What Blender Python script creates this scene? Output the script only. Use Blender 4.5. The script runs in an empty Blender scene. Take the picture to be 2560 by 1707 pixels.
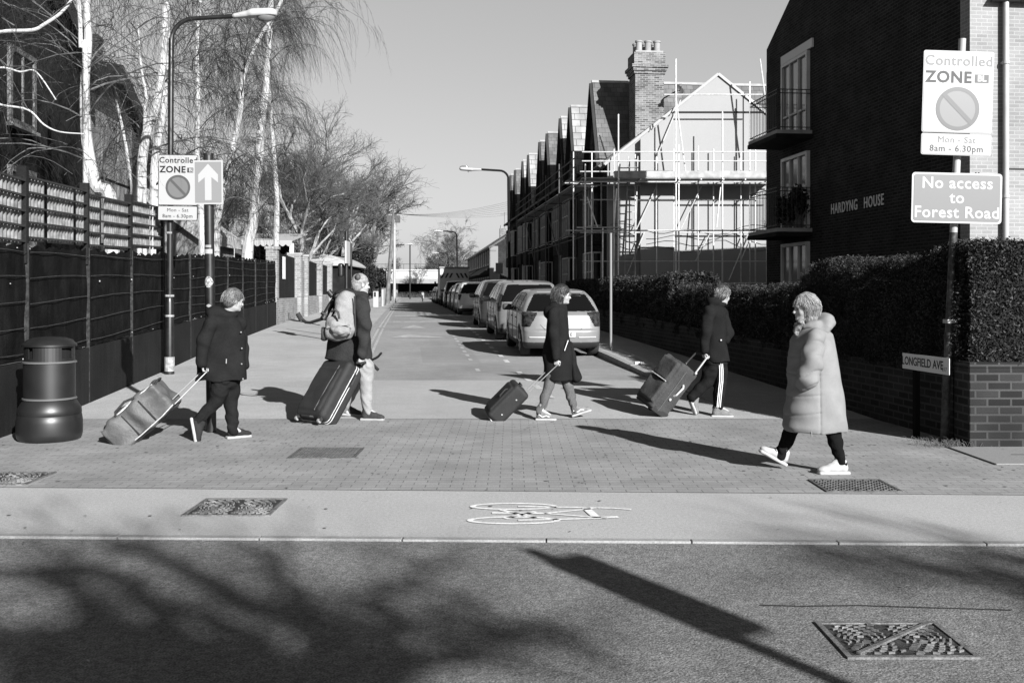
import bpy, bmesh, math, random
import numpy as np
from mathutils import Vector, Matrix, Euler
R = math.radians
SC = bpy.context.scene
COL = SC.collection
# ------------------------------------------------------------------ camera
F = 2489.0                      # focal length in pixels of the 2560 wide photograph
HZ = 730.0                      # row of the horizon
CH = 1.57                       # eye height
cam = bpy.data.objects.new('camera', bpy.data.cameras.new('camera')); COL.objects.link(cam)
cam.location = (0, 0, CH); cam.rotation_euler = (R(90), 0, 0)
cam.data.sensor_width = 36; cam.data.lens = 36 * F / 2560
cam.data.shift_y = -(853.5 - HZ) / 2560
cam.data.clip_start = 0.05; cam.data.clip_end = 3000
SC.camera = cam
# ------------------------------------------------------------------ light
SUN_AZ, SUN_EL = R(30.5), R(24.0)          # sun stands behind the camera to the right
W = bpy.data.worlds.new('World'); SC.world = W; W.use_nodes = True
nt = W.node_tree; bg = nt.nodes['Background']
sky = nt.nodes.new('ShaderNodeTexSky'); sky.sky_type = 'NISHITA'; sky.sun_disc = False
sky.sun_elevation = SUN_EL; sky.sun_rotation = math.pi - SUN_AZ
sky.air_density = 1.9; sky.dust_density = 1.4; sky.ozone_density = 1.0
sep = nt.nodes.new('ShaderNodeSeparateColor'); nt.links.new(sky.outputs[0], sep.inputs[0])
pw = nt.nodes.new('ShaderNodeMath'); pw.operation = 'POWER'; pw.inputs[1].default_value = .55
nt.links.new(sep.outputs[0], pw.inputs[0]); 
tcw = nt.nodes.new('ShaderNodeTexCoord'); sxw = nt.nodes.new('ShaderNodeSeparateXYZ'); nt.links.new(tcw.outputs['Generated'], sxw.inputs[0])
zen = nt.nodes.new('ShaderNodeMapRange'); zen.interpolation_type = 'SMOOTHSTEP'      # added falloff: dims the high sky to cut fill light in the shadows
for k_, v_ in (('From Min', .30), ('From Max', .80), ('To Min', 1.0), ('To Max', .2)): zen.inputs[k_].default_value = v_
nt.links.new(sxw.outputs[2], zen.inputs[0])
zm = nt.nodes.new('ShaderNodeMath'); zm.operation = 'MULTIPLY'; nt.links.new(pw.outputs[0], zm.inputs[0]); nt.links.new(zen.outputs[0], zm.inputs[1])
nt.links.new(zm.outputs[0], bg.inputs[0])
bg.inputs[1].default_value = 0.095
sl = bpy.data.lights.new('sun', 'SUN'); sl.energy = 5.0; sl.angle = R(0.5); sl.color = (1, 1, 1)
so = bpy.data.objects.new('sun', sl); COL.objects.link(so)
sd = Vector((math.sin(SUN_AZ) * math.cos(SUN_EL), -math.cos(SUN_AZ) * math.cos(SUN_EL), math.sin(SUN_EL)))
so.rotation_euler = sd.to_track_quat('Z', 'Y').to_euler(); so.location = (20, -30, 20)
SC.view_settings.view_transform = 'Standard'; SC.view_settings.look = 'None'
SC.view_settings.exposure = 1.36; SC.view_settings.gamma = 1.0
SC.render.engine = 'CYCLES'
SC.cycles.max_bounces = 4; SC.cycles.diffuse_bounces = 2; SC.cycles.glossy_bounces = 2
SC.cycles.transmission_bounces = 4; SC.cycles.transparent_max_bounces = 6
# ------------------------------------------------------------------ helpers
def P(u, v, Y):                 # the point at depth Y that the photograph shows at (u, v)
    return Vector(((u - 1280) / F * Y, Y, CH - (v - HZ) / F * Y))
SS = 0.1045                     # the side street runs along (-SS, 1)
TH = math.atan(SS)
def S(x0, y, z=0.0): return Vector((x0 - SS * y, y, z))
def lerp_table(t, y):
    return float(np.interp(y, [a for a, b in t], [b for a, b in t]))
PAV = [(-60, 0), (11, 0), (12.28, .004), (13.4, .04), (17.9, .15), (20.7, .24), (27.6, .38), (33.2, .48), (50, .58), (80, .68), (130, .76), (180, .80), (700, .9)]
def pav(y): return lerp_table(PAV, y)
def kerb_h(y): return .11 * min(1, max(0, (y - 14.0) / 6.0))
def road(y): return pav(y) - kerb_h(y)

def link(o, parent=None):
    COL.objects.link(o)
    if parent is not None: o.parent = parent
    return o
def tag(o, label=None, cat=None, group=None, kind=None):
    if label: o['label'] = label
    if cat: o['category'] = cat
    if group: o['group'] = group
    if kind: o['kind'] = kind
    return o
def thing(name, label, cat, loc=(0, 0, 0), rz=0.0, group=None):
    o = bpy.data.objects.new(name, None); o.empty_display_size = .2
    COL.objects.link(o); o.location = loc; o.rotation_euler = (0, 0, rz)
    return tag(o, label, cat, group)
def dup(root, loc=None, rz=None, label=None, group=None):
    def cp(o, par):
        c = o.copy(); COL.objects.link(c); c.parent = par
        for ch in o.children: cp(ch, c)
        return c
    c = cp(root, None)
    if loc is not None: c.location = loc
    if rz is not None: c.rotation_euler = (0, 0, rz)
    if label: c['label'] = label
    if group: c['group'] = group
    return c
def mesh(name, v, f, m=None, parent=None, smooth=False, loc=None):
    me = bpy.data.meshes.new(name)
    if isinstance(v, np.ndarray) and isinstance(f, np.ndarray) and len(f):
        n = f.shape[1]
        me.vertices.add(len(v)); me.vertices.foreach_set('co', v.astype(np.float32).ravel())
        me.loops.add(f.size); me.loops.foreach_set('vertex_index', f.astype(np.int32).ravel())
        me.polygons.add(len(f)); me.polygons.foreach_set('loop_start', np.arange(0, f.size, n, dtype=np.int32))
        me.polygons.foreach_set('loop_total', np.full(len(f), n, np.int32))
        me.update(calc_edges=True); me.validate()
    else:
        me.from_pydata([tuple(p) for p in v], [], [tuple(q) for q in f]); me.update()
    if smooth: me.polygons.foreach_set('use_smooth', [True] * len(me.polygons))
    if m is not None: me.materials.append(m)
    o = bpy.data.objects.new(name, me); link(o, parent)
    if loc is not None: o.location = loc
    return o

class MB:                       # collects primitives and links them as one mesh object
    def __init__(s): s.v = []; s.f = []
    def add(s, vs, fs):
        n = len(s.v); s.v += [tuple(p) for p in vs]; s.f += [tuple(i + n for i in q) for q in fs]; return s
    def box(s, a, b, M=None):
        x0, y0, z0 = a; x1, y1, z1 = b
        vs = [Vector(p) for p in ((x0,y0,z0),(x1,y0,z0),(x1,y1,z0),(x0,y1,z0),(x0,y0,z1),(x1,y0,z1),(x1,y1,z1),(x0,y1,z1))]
        if M is not None: vs = [M @ p for p in vs]
        return s.add(vs, [(0,3,2,1),(4,5,6,7),(0,1,5,4),(1,2,6,5),(2,3,7,6),(3,0,4,7)])
    def bar(s, a, b, w, h=None, up=(0, 0, 1)):          # rectangular bar from a to b
        a = Vector(a); b = Vector(b); d = b - a; L = d.length; h = h or w
        if L < 1e-6: return s
        d /= L; up = Vector(up)
        if abs(d.dot(up)) > .99: up = Vector((0, 1, 0))
        x = d.cross(up).normalized(); y = x.cross(d)
        vs = [p + x * sx * w / 2 + y * sy * h / 2 for p in (a, b) for sx, sy in ((-1,-1),(1,-1),(1,1),(-1,1))]
        return s.add(vs, [(0,3,2,1),(4,5,6,7),(0,1,5,4),(1,2,6,5),(2,3,7,6),(3,0,4,7)])
    def tube(s, pts, r, n=8, cap=True):                 # round tube through points, r one radius or a list
        pts = [Vector(p) for p in pts]; k = len(pts)
        rs = r if isinstance(r, (list, tuple)) else [r] * k
        base = len(s.v); x = None
        for i, p in enumerate(pts):
            d = (pts[min(i + 1, k - 1)] - pts[max(i - 1, 0)]).normalized()
            if x is None:
                x = d.cross(Vector((0, 0, 1)))
                if x.length < .1: x = d.cross(Vector((0, 1, 0)))
            x = (x - d * x.dot(d)).normalized(); y = d.cross(x)
            for j in range(n):
                t = 2 * math.pi * j / n
                s.v.append(tuple(p + (x * math.cos(t) + y * math.sin(t)) * rs[i]))
        for i in range(k - 1):
            for j in range(n):
                a = base + i * n + j; b = base + i * n + (j + 1) % n
                s.f.append((a, b, b + n, a + n))
        if cap:
            s.f.append(tuple(base + j for j in range(n))[::-1]); s.f.append(tuple(base + (k - 1) * n + j for j in range(n)))
        return s
    def lathe(s, prof, n=32, c=(0, 0, 0)):              # prof: (r, z) pairs
        base = len(s.v); c = Vector(c)
        for r, z in prof:
            for j in range(n):
                t = 2 * math.pi * j / n; s.v.append((c.x + r * math.cos(t), c.y + r * math.sin(t), c.z + z))
        for i in range(len(prof) - 1):
            for j in range(n):
                a = base + i * n + j; b = base + i * n + (j + 1) % n
                s.f.append((a, b, b + n, a + n))
        s.f.append(tuple(base + j for j in range(n))[::-1]); k = base + (len(prof) - 1) * n
        s.f.append(tuple(k + j for j in range(n)))
        return s
    def prism(s, poly, d, M=None):                      # polygon of 3-d points pushed along d
        n = len(poly); a = [Vector(p) for p in poly]; d = Vector(d)
        vs = a + [p + d for p in a]
        if M is not None: vs = [M @ p for p in vs]
        return s.add(vs, [tuple(range(n))[::-1], tuple(range(n, 2 * n))] + [(i, (i + 1) % n, (i + 1) % n + n, i + n) for i in range(n)])
    def quad(s, *p): return s.add(p, [tuple(range(len(p)))])
    def build(s, name, m=None, parent=None, smooth=False, bevel=0.0, loc=None):
        o = mesh(name, s.v, s.f, m, parent, smooth, loc)
        if bevel:
            b = bmesh.new(); b.from_mesh(o.data)
            bmesh.ops.recalc_face_normals(b, faces=b.faces)
            bmesh.ops.bevel(b, geom=[e for e in b.edges if len(e.link_faces) == 2 and e.calc_face_angle(0) > .6], offset=bevel, segments=2, affect='EDGES', profile=.6)
            b.to_mesh(o.data); b.free()
        else:
            b = bmesh.new(); b.from_mesh(o.data); bmesh.ops.recalc_face_normals(b, faces=b.faces); b.to_mesh(o.data); b.free()
        if smooth:
            o.data.polygons.foreach_set('use_smooth', [True] * len(o.data.polygons))
            o.data.set_sharp_from_angle(angle=R(38))
        return o
# ------------------------------------------------------------------ materials (all grey: the photograph is black and white)
MATS = {}
def N(nt, t, **kw):
    n = nt.nodes.new(t)
    for k, v in kw.items():
        if hasattr(n, k): setattr(n, k, v)
        else: n.inputs[k].default_value = v
    return n
def mat(name, g, rough=.8, var=.0, vs=3.0, grain=.0, gs=220.0, bump=.0, bs=60.0, metal=0.0, spec=.3, coat=0.0, streak=0.0):
    """grey g; var/vs: large soft variation; grain/gs: fine speckle; bump/bs: relief"""
    if name in MATS: return MATS[name]
    m = bpy.data.materials.new(name); m.use_nodes = True; t = m.node_tree; b = t.nodes['Principled BSDF']
    b.inputs['Roughness'].default_value = rough; b.inputs['Metallic'].default_value = metal
    b.inputs['Specular IOR Level'].default_value = spec; b.inputs['Coat Weight'].default_value = coat
    b.inputs['Coat Roughness'].default_value = .08
    geo = N(t, 'ShaderNodeNewGeometry'); out = None
    tc = N(t, 'ShaderNodeTexCoord')
    def mul(cur, scale, amp, detail=4.0, src=None):
        nz = N(t, 'ShaderNodeTexNoise'); nz.inputs['Scale'].default_value = scale; nz.inputs['Detail'].default_value = detail
        t.links.new(src or tc.outputs['Object'], nz.inputs['Vector'])
        mr = N(t, 'ShaderNodeMapRange'); mr.inputs['From Min'].default_value = .3; mr.inputs['From Max'].default_value = .7
        mr.inputs['To Min'].default_value = 1 - amp; mr.inputs['To Max'].default_value = 1 + amp
        t.links.new(nz.outputs[0], mr.inputs[0])
        mm = N(t, 'ShaderNodeMath', operation='MULTIPLY'); t.links.new(mr.outputs[0], mm.inputs[0])
        if cur is None: mm.inputs[1].default_value = g
        else: t.links.new(cur, mm.inputs[1])
        return mm.outputs[0]
    if var: out = mul(out, vs, var)
    if grain: out = mul(out, gs, grain, 2.0)
    if streak:
        mp = N(t, 'ShaderNodeMapping'); mp.inputs['Scale'].default_value = (6, 6, .35); t.links.new(tc.outputs['Object'], mp.inputs[0])
        out = mul(out, 2.0, streak, 5.0, mp.outputs[0])
    if out is None: b.inputs['Base Color'].default_value = (g, g, g, 1)
    else:
        cc = N(t, 'ShaderNodeCombineColor')
        for i in range(3): t.links.new(out, cc.inputs[i])
        t.links.new(cc.outputs[0], b.inputs['Base Color'])
    if bump:
        nz = N(t, 'ShaderNodeTexNoise'); nz.inputs['Scale'].default_value = bs; nz.inputs['Detail'].default_value = 3
        t.links.new(tc.outputs['Object'], nz.inputs['Vector'])
        bp = N(t, 'ShaderNodeBump'); bp.inputs['Strength'].default_value = bump; bp.inputs['Distance'].default_value = .02
        t.links.new(nz.outputs[0], bp.inputs['Height']); t.links.new(bp.outputs[0], b.inputs['Normal'])
    MATS[name] = m; return m
def wall_uv(t):                 # (distance along the wall, height) for any vertical wall
    geo = N(t, 'ShaderNodeNewGeometry')
    cr = N(t, 'ShaderNodeVectorMath', operation='CROSS_PRODUCT'); cr.inputs[0].default_value = (0, 0, 1)
    t.links.new(geo.outputs['True Normal'], cr.inputs[1])
    nm = N(t, 'ShaderNodeVectorMath', operation='NORMALIZE'); t.links.new(cr.outputs[0], nm.inputs[0])
    dt = N(t, 'ShaderNodeVectorMath', operation='DOT_PRODUCT')
    t.links.new(nm.outputs[0], dt.inputs[0]); t.links.new(geo.outputs['Position'], dt.inputs[1])
    sx = N(t, 'ShaderNodeSeparateXYZ'); t.links.new(geo.outputs['Position'], sx.inputs[0])
    cb = N(t, 'ShaderNodeCombineXYZ'); t.links.new(dt.outputs['Value'], cb.inputs[0]); t.links.new(sx.outputs[2], cb.inputs[1])
    return cb.outputs[0]
def brick(name, g1, g2, gm, bw=.225, bh=.075, mortar=.01, rough=.9, bump=.5, vertical=True, rot=0.0, off=.5, var=.25, bias=0.0, grain=.2):
    if name in MATS: return MATS[name]
    m = bpy.data.materials.new(name); m.use_nodes = True; t = m.node_tree; b = t.nodes['Principled BSDF']
    b.inputs['Roughness'].default_value = rough; b.inputs['Specular IOR Level'].default_value = .1
    br = N(t, 'ShaderNodeTexBrick'); br.offset = off
    br.inputs['Color1'].default_value = (g1,) * 3 + (1,); br.inputs['Color2'].default_value = (g2,) * 3 + (1,); br.inputs['Mortar'].default_value = (gm,) * 3 + (1,)
    br.inputs['Scale'].default_value = 1; br.inputs['Mortar Size'].default_value = mortar; br.inputs['Mortar Smooth'].default_value = .2
    br.inputs['Bias'].default_value = bias; br.inputs['Brick Width'].default_value = bw; br.inputs['Row Height'].default_value = bh
    if vertical: vec = wall_uv(t)
    else:
        geo = N(t, 'ShaderNodeNewGeometry'); mp = N(t, 'ShaderNodeMapping'); mp.inputs['Rotation'].default_value = (0, 0, rot)
        t.links.new(geo.outputs['Position'], mp.inputs[0]); vec = mp.outputs[0]
    t.links.new(vec, br.inputs['Vector'])
    cur = br.outputs[0]
    for sc, amp in ((1.3, var), (90.0, grain)):
        nz = N(t, 'ShaderNodeTexNoise'); nz.inputs['Scale'].default_value = sc; nz.inputs['Detail'].default_value = 4
        t.links.new(vec, nz.inputs['Vector'])
        mr = N(t, 'ShaderNodeMapRange'); mr.inputs['From Min'].default_value = .3; mr.inputs['From Max'].default_value = .7
        mr.inputs['To Min'].default_value = 1 - amp; mr.inputs['To Max'].default_value = 1 + amp; t.links.new(nz.outputs[0], mr.inputs[0])
        vm = N(t, 'ShaderNodeVectorMath', operation='SCALE'); t.links.new(cur, vm.inputs[0]); t.links.new(mr.outputs[0], vm.inputs['Scale']); cur = vm.outputs[0]
    t.links.new(cur, b.inputs['Base Color'])
    bp = N(t, 'ShaderNodeBump'); bp.invert = True; bp.inputs['Strength'].default_value = bump; bp.inputs['Distance'].default_value = .01
    t.links.new(br.outputs['Fac'], bp.inputs['Height']); t.links.new(bp.outputs[0], b.inputs['Normal'])
    MATS[name] = m; return m
def ground_mat(name, g, speck=.25, spscale=160., patch=.12, bump=.35, bscale=220., dots=0.0):
    """ground surface: aggregate speckle, soft patches, optional pale/dark dots"""
    if name in MATS: return MATS[name]
    m = bpy.data.materials.new(name); m.use_nodes = True; t = m.node_tree; b = t.nodes['Principled BSDF']
    b.inputs['Roughness'].default_value = .93; b.inputs['Specular IOR Level'].default_value = .15
    geo = N(t, 'ShaderNodeNewGeometry'); cur = None
    for sc, amp, det in ((.45, patch, 5), (3.5, patch * .5, 4), (spscale, speck, 2), (spscale * .3, speck * .5, 2)):
        nz = N(t, 'ShaderNodeTexNoise'); nz.inputs['Scale'].default_value = sc; nz.inputs['Detail'].default_value = det
        t.links.new(geo.outputs['Position'], nz.inputs['Vector'])
        mr = N(t, 'ShaderNodeMapRange'); mr.inputs['From Min'].default_value = .3; mr.inputs['From Max'].default_value = .7
        mr.inputs['To Min'].default_value = 1 - amp; mr.inputs['To Max'].default_value = 1 + amp; t.links.new(nz.outputs[0], mr.inputs[0])
        mm = N(t, 'ShaderNodeMath', operation='MULTIPLY'); t.links.new(mr.outputs[0], mm.inputs[0])
        if cur is None: mm.inputs[1].default_value = g
        else: t.links.new(cur, mm.inputs[1])
        cur = mm.outputs[0]
    if dots:
        vo = N(t, 'ShaderNodeTexVoronoi'); vo.inputs['Scale'].default_value = 9.0; t.links.new(geo.outputs['Position'], vo.inputs['Vector'])
        lt = N(t, 'ShaderNodeMath', operation='LESS_THAN'); lt.inputs[1].default_value = .07; t.links.new(vo.outputs['Distance'], lt.inputs[0])
        ma = N(t, 'ShaderNodeMath', operation='MULTIPLY_ADD'); ma.inputs[1].default_value = dots; t.links.new(lt.outputs[0], ma.inputs[0]); t.links.new(cur, ma.inputs[2]); cur = ma.outputs[0]
    cc = N(t, 'ShaderNodeCombineColor')
    for i in range(3): t.links.new(cur, cc.inputs[i])
    t.links.new(cc.outputs[0], b.inputs['Base Color'])
    nz = N(t, 'ShaderNodeTexNoise'); nz.inputs['Scale'].default_value = bscale; nz.inputs['Detail'].default_value = 2
    t.links.new(geo.outputs['Position'], nz.inputs['Vector'])
    bp = N(t, 'ShaderNodeBump'); bp.inputs['Strength'].default_value = bump; bp.inputs['Distance'].default_value = .01
    t.links.new(nz.outputs[0], bp.inputs['Height']); t.links.new(bp.outputs[0], b.inputs['Normal'])
    MATS[name] = m; return m
def glass(name='dark_window_glass', g=.01, rough=.06):
    return mat(name, g, rough=rough, spec=.12)
WHITE = mat('white_paint', .62, rough=.5, var=.08, vs=6)
BLACKP = mat('black_paint', .012, rough=.35, var=.3, vs=8, spec=.4)
STEEL = mat('galvanised_steel', .42, rough=.42, metal=.7, var=.15, vs=10)
GLASS = glass()
_txt = {}
def text(body, size, m, parent, M, name='lettering', bold=0.0, align='CENTER', ext=.0015, sp=1.0, sx=1.0):
    """raised lettering; M places the text plane (x along the writing, y up the letters)"""
    c = bpy.data.curves.new('t', 'FONT'); c.body = body; c.size = size; c.align_x = align; c.align_y = 'CENTER'
    c.extrude = ext; c.offset = bold; c.space_character = sp; c.space_line = 1.0; c.resolution_u = 3
    o = bpy.data.objects.new('t', c); COL.objects.link(o); bpy.context.view_layer.update()
    me = bpy.data.meshes.new_from_object(o.evaluated_get(bpy.context.evaluated_depsgraph_get()))
    bpy.data.objects.remove(o); bpy.data.curves.remove(c)
    me.name = name; me.materials.clear(); me.materials.append(m)
    me.transform(M @ Matrix.Diagonal((sx, 1, 1, 1)))
    return link(bpy.data.objects.new(name, me), parent)
# ================================================================== solid modelling on a grid (smooth unions, meshed with surface nets)
class Sdf:
    def __init__(s, lo, hi, h):
        s.h = h; s.lo = np.array(lo, np.float32)
        s.n = [int(math.ceil((hi[i] - lo[i]) / h)) + 1 for i in range(3)]
        s.ax = [s.lo[i] + h * np.arange(s.n[i], dtype=np.float32) for i in range(3)]
        s.D = np.full(s.n, 9.0, np.float32)
    def box_idx(s, lo, hi):
        r = []
        for i in range(3):
            a = int(max(0, math.floor((lo[i] - s.lo[i]) / s.h))); b = int(min(s.n[i], math.ceil((hi[i] - s.lo[i]) / s.h) + 1))
            if b <= a: return None
            r.append(slice(a, b))
        return tuple(r)
    def grid(s, sl): return s.ax[0][sl[0]][:, None, None], s.ax[1][sl[1]][None, :, None], s.ax[2][sl[2]][None, None, :]
    def put(s, lo, hi, fn, k=.0, op='u'):
        m = k + 3 * s.h; sl = s.box_idx([a - m for a in lo], [b + m for b in hi])
        if sl is None: return s
        X, Y, Z = s.grid(sl); d = fn(X, Y, Z); D = s.D[sl]
        if op == 'u':
            if k > 0:
                hh = np.clip(.5 + .5 * (D - d) / k, 0, 1); s.D[sl] = D + (d - D) * hh - k * hh * (1 - hh)
            else: s.D[sl] = np.minimum(D, d)
        else:
            d = -d
            if k > 0:
                hh = np.clip(.5 - .5 * (D - d) / k, 0, 1); s.D[sl] = D + (d - D) * hh + k * hh * (1 - hh)
            else: s.D[sl] = np.maximum(D, d)
        return s
    def cap(s, a, b, ra, rb=None, k=.02, op='u', flat=None):
        """tapered capsule; flat = (direction, factor) squeezes it along a direction"""
        a = np.array(a, float); b = np.array(b, float); rb = ra if rb is None else rb; r = max(ra, rb)
        if flat is not None: fd = np.array(Vector(flat[0]).normalized()); fk = 1 / flat[1] - 1; r = r * max(1, flat[1])
        def fn(X, Y, Z):
            x, y, z = X - a[0], Y - a[1], Z - a[2]; e = b - a; L = max(float(e @ e), 1e-9)
            t = np.clip((x * e[0] + y * e[1] + z * e[2]) / L, 0, 1)
            x = x - t * e[0]; y = y - t * e[1]; z = z - t * e[2]
            if flat is not None:
                q = (x * fd[0] + y * fd[1] + z * fd[2]) * fk; x = x + q * fd[0]; y = y + q * fd[1]; z = z + q * fd[2]
            return np.sqrt(x * x + y * y + z * z) - (ra + (rb - ra) * t)
        return s.put(np.minimum(a, b) - r, np.maximum(a, b) + r, fn, k, op)
    def chain(s, pts, rs, k=.02, flat=None):
        for i in range(len(pts) - 1): s.cap(pts[i], pts[i + 1], rs[i], rs[i + 1], k, flat=flat)
        return s
    def ell(s, c, r, M=None, k=.02, op='u'):
        c = np.array(c, float); r = np.array(r, float); m = float(r.min()); A = np.eye(3) if M is None else np.array(M.to_3x3().transposed())
        def fn(X, Y, Z):
            x, y, z = X - c[0], Y - c[1], Z - c[2]
            q = [(A[i, 0] * x + A[i, 1] * y + A[i, 2] * z) / r[i] for i in range(3)]
            k0 = np.sqrt(q[0] ** 2 + q[1] ** 2 + q[2] ** 2); k1 = np.sqrt((q[0] / r[0]) ** 2 + (q[1] / r[1]) ** 2 + (q[2] / r[2]) ** 2) + 1e-6
            return k0 * (k0 - 1) / k1
        R_ = float(r.max()); return s.put(c - R_, c + R_, fn, k, op)
    def box(s, c, hf, M=None, rd=.02, k=.0, op='u'):
        c = np.array(c, float); A = np.eye(3) if M is None else np.array(M.to_3x3().transposed()); R_ = float(np.linalg.norm(hf))
        def fn(X, Y, Z):
            x, y, z = X - c[0], Y - c[1], Z - c[2]; q = [np.abs(A[i, 0] * x + A[i, 1] * y + A[i, 2] * z) - (hf[i] - rd) for i in range(3)]
            return np.sqrt(sum(np.maximum(a, 0) ** 2 for a in q)) + np.minimum(np.maximum(np.maximum(q[0], q[1]), q[2]), 0) - rd
        return s.put(c - R_, c + R_, fn, k, op)
    def stack(s, tb, k=.02, pw=2.0, op='u', zr=.0):
        """stack of ovals: rows (z, cx, cy, a, b) from low to high"""
        T = np.array(tb, float); z0, z1 = T[0, 0], T[-1, 0]
        lo = ((T[:, 1] - T[:, 3]).min(), (T[:, 2] - T[:, 4]).min(), z0); hi = ((T[:, 1] + T[:, 3]).max(), (T[:, 2] + T[:, 4]).max(), z1)
        def fn(X, Y, Z):
            z = Z.ravel(); v = [np.interp(z, T[:, 0], T[:, i])[None, None, :] for i in (1, 2, 3, 4)]
            q = (np.abs((X - v[0]) / v[2]) ** pw + np.abs((Y - v[1]) / v[3]) ** pw) ** (1 / pw)
            d = (q - 1) * np.minimum(v[2], v[3]); e = np.maximum(Z - z1, z0 - Z) + zr * 0
            return np.maximum(d, e) if zr == 0 else np.log(np.exp(d / zr) + np.exp(e / zr)) * zr
        return s.put(lo, hi, fn, k, op)
    def warp(s, fn, band=.05):     # add a small relief near the surface
        X, Y, Z = s.grid((slice(None),) * 3); s.D = s.D + fn(X, Y, Z).astype(np.float32); return s
    def mesh(s):
        D = s.D; nx, ny, nz = D.shape; ins = D < 0
        c = ins[:-1, :-1, :-1].astype(np.int8)
        for i in (0, 1):
            for j in (0, 1):
                for k in (0, 1):
                    if i + j + k: c = c + ins[i:nx - 1 + i, j:ny - 1 + j, k:nz - 1 + k]
        act = (c > 0) & (c < 8); I = np.argwhere(act); idm = np.full(act.shape, -1, np.int32); idm[act] = np.arange(len(I))
        cor = [(i, j, k) for i in (0, 1) for j in (0, 1) for k in (0, 1)]
        val = np.stack([D[I[:, 0] + a, I[:, 1] + b, I[:, 2] + c_] for a, b, c_ in cor], 1)
        P_ = np.zeros((len(I), 3), np.float64); cnt = np.zeros(len(I))
        for p in range(8):
            for q in range(p + 1, 8):
                if sum(abs(cor[p][t] - cor[q][t]) for t in range(3)) != 1: continue
                a, b = val[:, p], val[:, q]; m = (a < 0) != (b < 0); t = np.where(m, a / np.where(m, a - b, 1), 0)
                pp = np.array(cor[p]) + t[:, None] * (np.array(cor[q]) - np.array(cor[p])); P_ += pp * m[:, None]; cnt += m
        V = s.lo + (I + P_ / cnt[:, None]) * s.h; Fs = []
        for ax in range(3):
            sl0 = [slice(None)] * 3; sl1 = [slice(None)] * 3; sl0[ax] = slice(0, -1); sl1[ax] = slice(1, None)
            a = ins[tuple(sl0)]; b = ins[tuple(sl1)]; E = np.argwhere(a != b); u, w = (ax + 1) % 3, (ax + 2) % 3
            E = E[(E[:, u] > 0) & (E[:, w] > 0) & (E[:, u] < D.shape[u] - 1) & (E[:, w] < D.shape[w] - 1)]
            fl = a[E[:, 0], E[:, 1], E[:, 2]]; q = []
            for du, dw in ((-1, -1), (0, -1), (0, 0), (-1, 0)):
                e = E.copy(); e[:, u] += du; e[:, w] += dw; q.append(idm[e[:, 0], e[:, 1], e[:, 2]])
            Q = np.stack(q, 1); Q[~fl] = Q[~fl][:, ::-1]; Fs.append(Q)
        Fc = np.concatenate(Fs); Fc = Fc[(Fc >= 0).all(1)]
        return V, Fc
    def build(s, name, m, parent=None, smooth=2):
        V, Fc = s.mesh(); V = relax(V, Fc, smooth)
        return mesh(name, V, Fc, m, parent, smooth=True)
def relax(V, Fc, it=2, lam=.5):
    for _ in range(it):
        A = np.zeros_like(V); c = np.zeros(len(V))
        for a, b in ((0, 1), (1, 2), (2, 3), (3, 0)):
            for p, q in ((a, b), (b, a)):
                for t in range(3): A[:, t] += np.bincount(Fc[:, p], V[Fc[:, q], t], len(V))
                c += np.bincount(Fc[:, p], minlength=len(V))
        V = V + lam * (A / np.maximum(c, 1)[:, None] - V)
    return V
def face_geo(V, Fc):
    c = V[Fc].mean(1); n = np.cross(V[Fc[:, 2]] - V[Fc[:, 0]], V[Fc[:, 3]] - V[Fc[:, 1]]); n /= np.maximum(np.linalg.norm(n, axis=1, keepdims=True), 1e-9)
    return c, n
def submesh(V, Fc, sel, push=0.0, N_=None):
    F2 = Fc[sel]; u, inv = np.unique(F2.ravel(), return_inverse=True); V2 = V[u].copy()
    if push:
        _, n = face_geo(V, F2); vn = np.zeros_like(V2)
        for j in range(4): np.add.at(vn, inv.reshape(-1, 4)[:, j], n)
        vn /= np.maximum(np.linalg.norm(vn, axis=1, keepdims=True), 1e-9); V2 += vn * push
    return V2, inv.reshape(-1, 4)
# ================================================================== ground, roads, markings
M_BLOCK = brick('block_paving', .215, .185, .115, bw=.2, bh=.1, mortar=.005, vertical=False, rot=0.0, bump=.35, var=.16, bias=-.1, grain=.16)
M_TRACK = ground_mat('cycle_track_asphalt', .285, speck=.22, spscale=130, patch=.05, bump=.2)
M_ROAD1 = ground_mat('coarse_asphalt', .128, speck=.55, spscale=110, patch=.18, bump=.6, bscale=80, dots=.05)
M_ROAD2 = ground_mat('side_road_asphalt', .195, speck=.3, patch=.16, bump=.3)
M_TABLE = ground_mat('pale_ramp_asphalt', .26, speck=.24, patch=.08, bump=.2)
M_FOOT = ground_mat('footway_asphalt', .27, speck=.26, patch=.12, bump=.25)
M_SOIL = ground_mat('soil', .05, speck=.3, patch=.3, bump=.8, bscale=20)
M_KERB = mat('kerb_stone', .20, rough=.85, var=.15, vs=5, grain=.2, gs=90, bump=.2)
M_LINE = mat('road_paint', .40, rough=.7, var=.2, vs=7, grain=.35, gs=60)
M_LINE2 = mat('worn_road_paint', .27, rough=.8, var=.3, vs=5, grain=.4, gs=40)
def struct(o): return tag(o, kind='structure')
def strip(name, x0a, x0b, ys, zf, m, dz=0.0):        # a band along the side street following its height
    v = []; f = []
    for y in ys:
        v += [S(x0a, y, zf(y) + dz), S(x0b, y, zf(y) + dz)]
    for i in range(len(ys) - 1): f.append((2 * i, 2 * i + 1, 2 * i + 3, 2 * i + 2))
    return struct(mesh(name, v, f, m))
YS = [12.3, 13.4, 15, 16.9, 17.9, 20.7, 24, 27.6, 33.2, 40, 50, 65, 80, 105, 130, 180]
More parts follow.
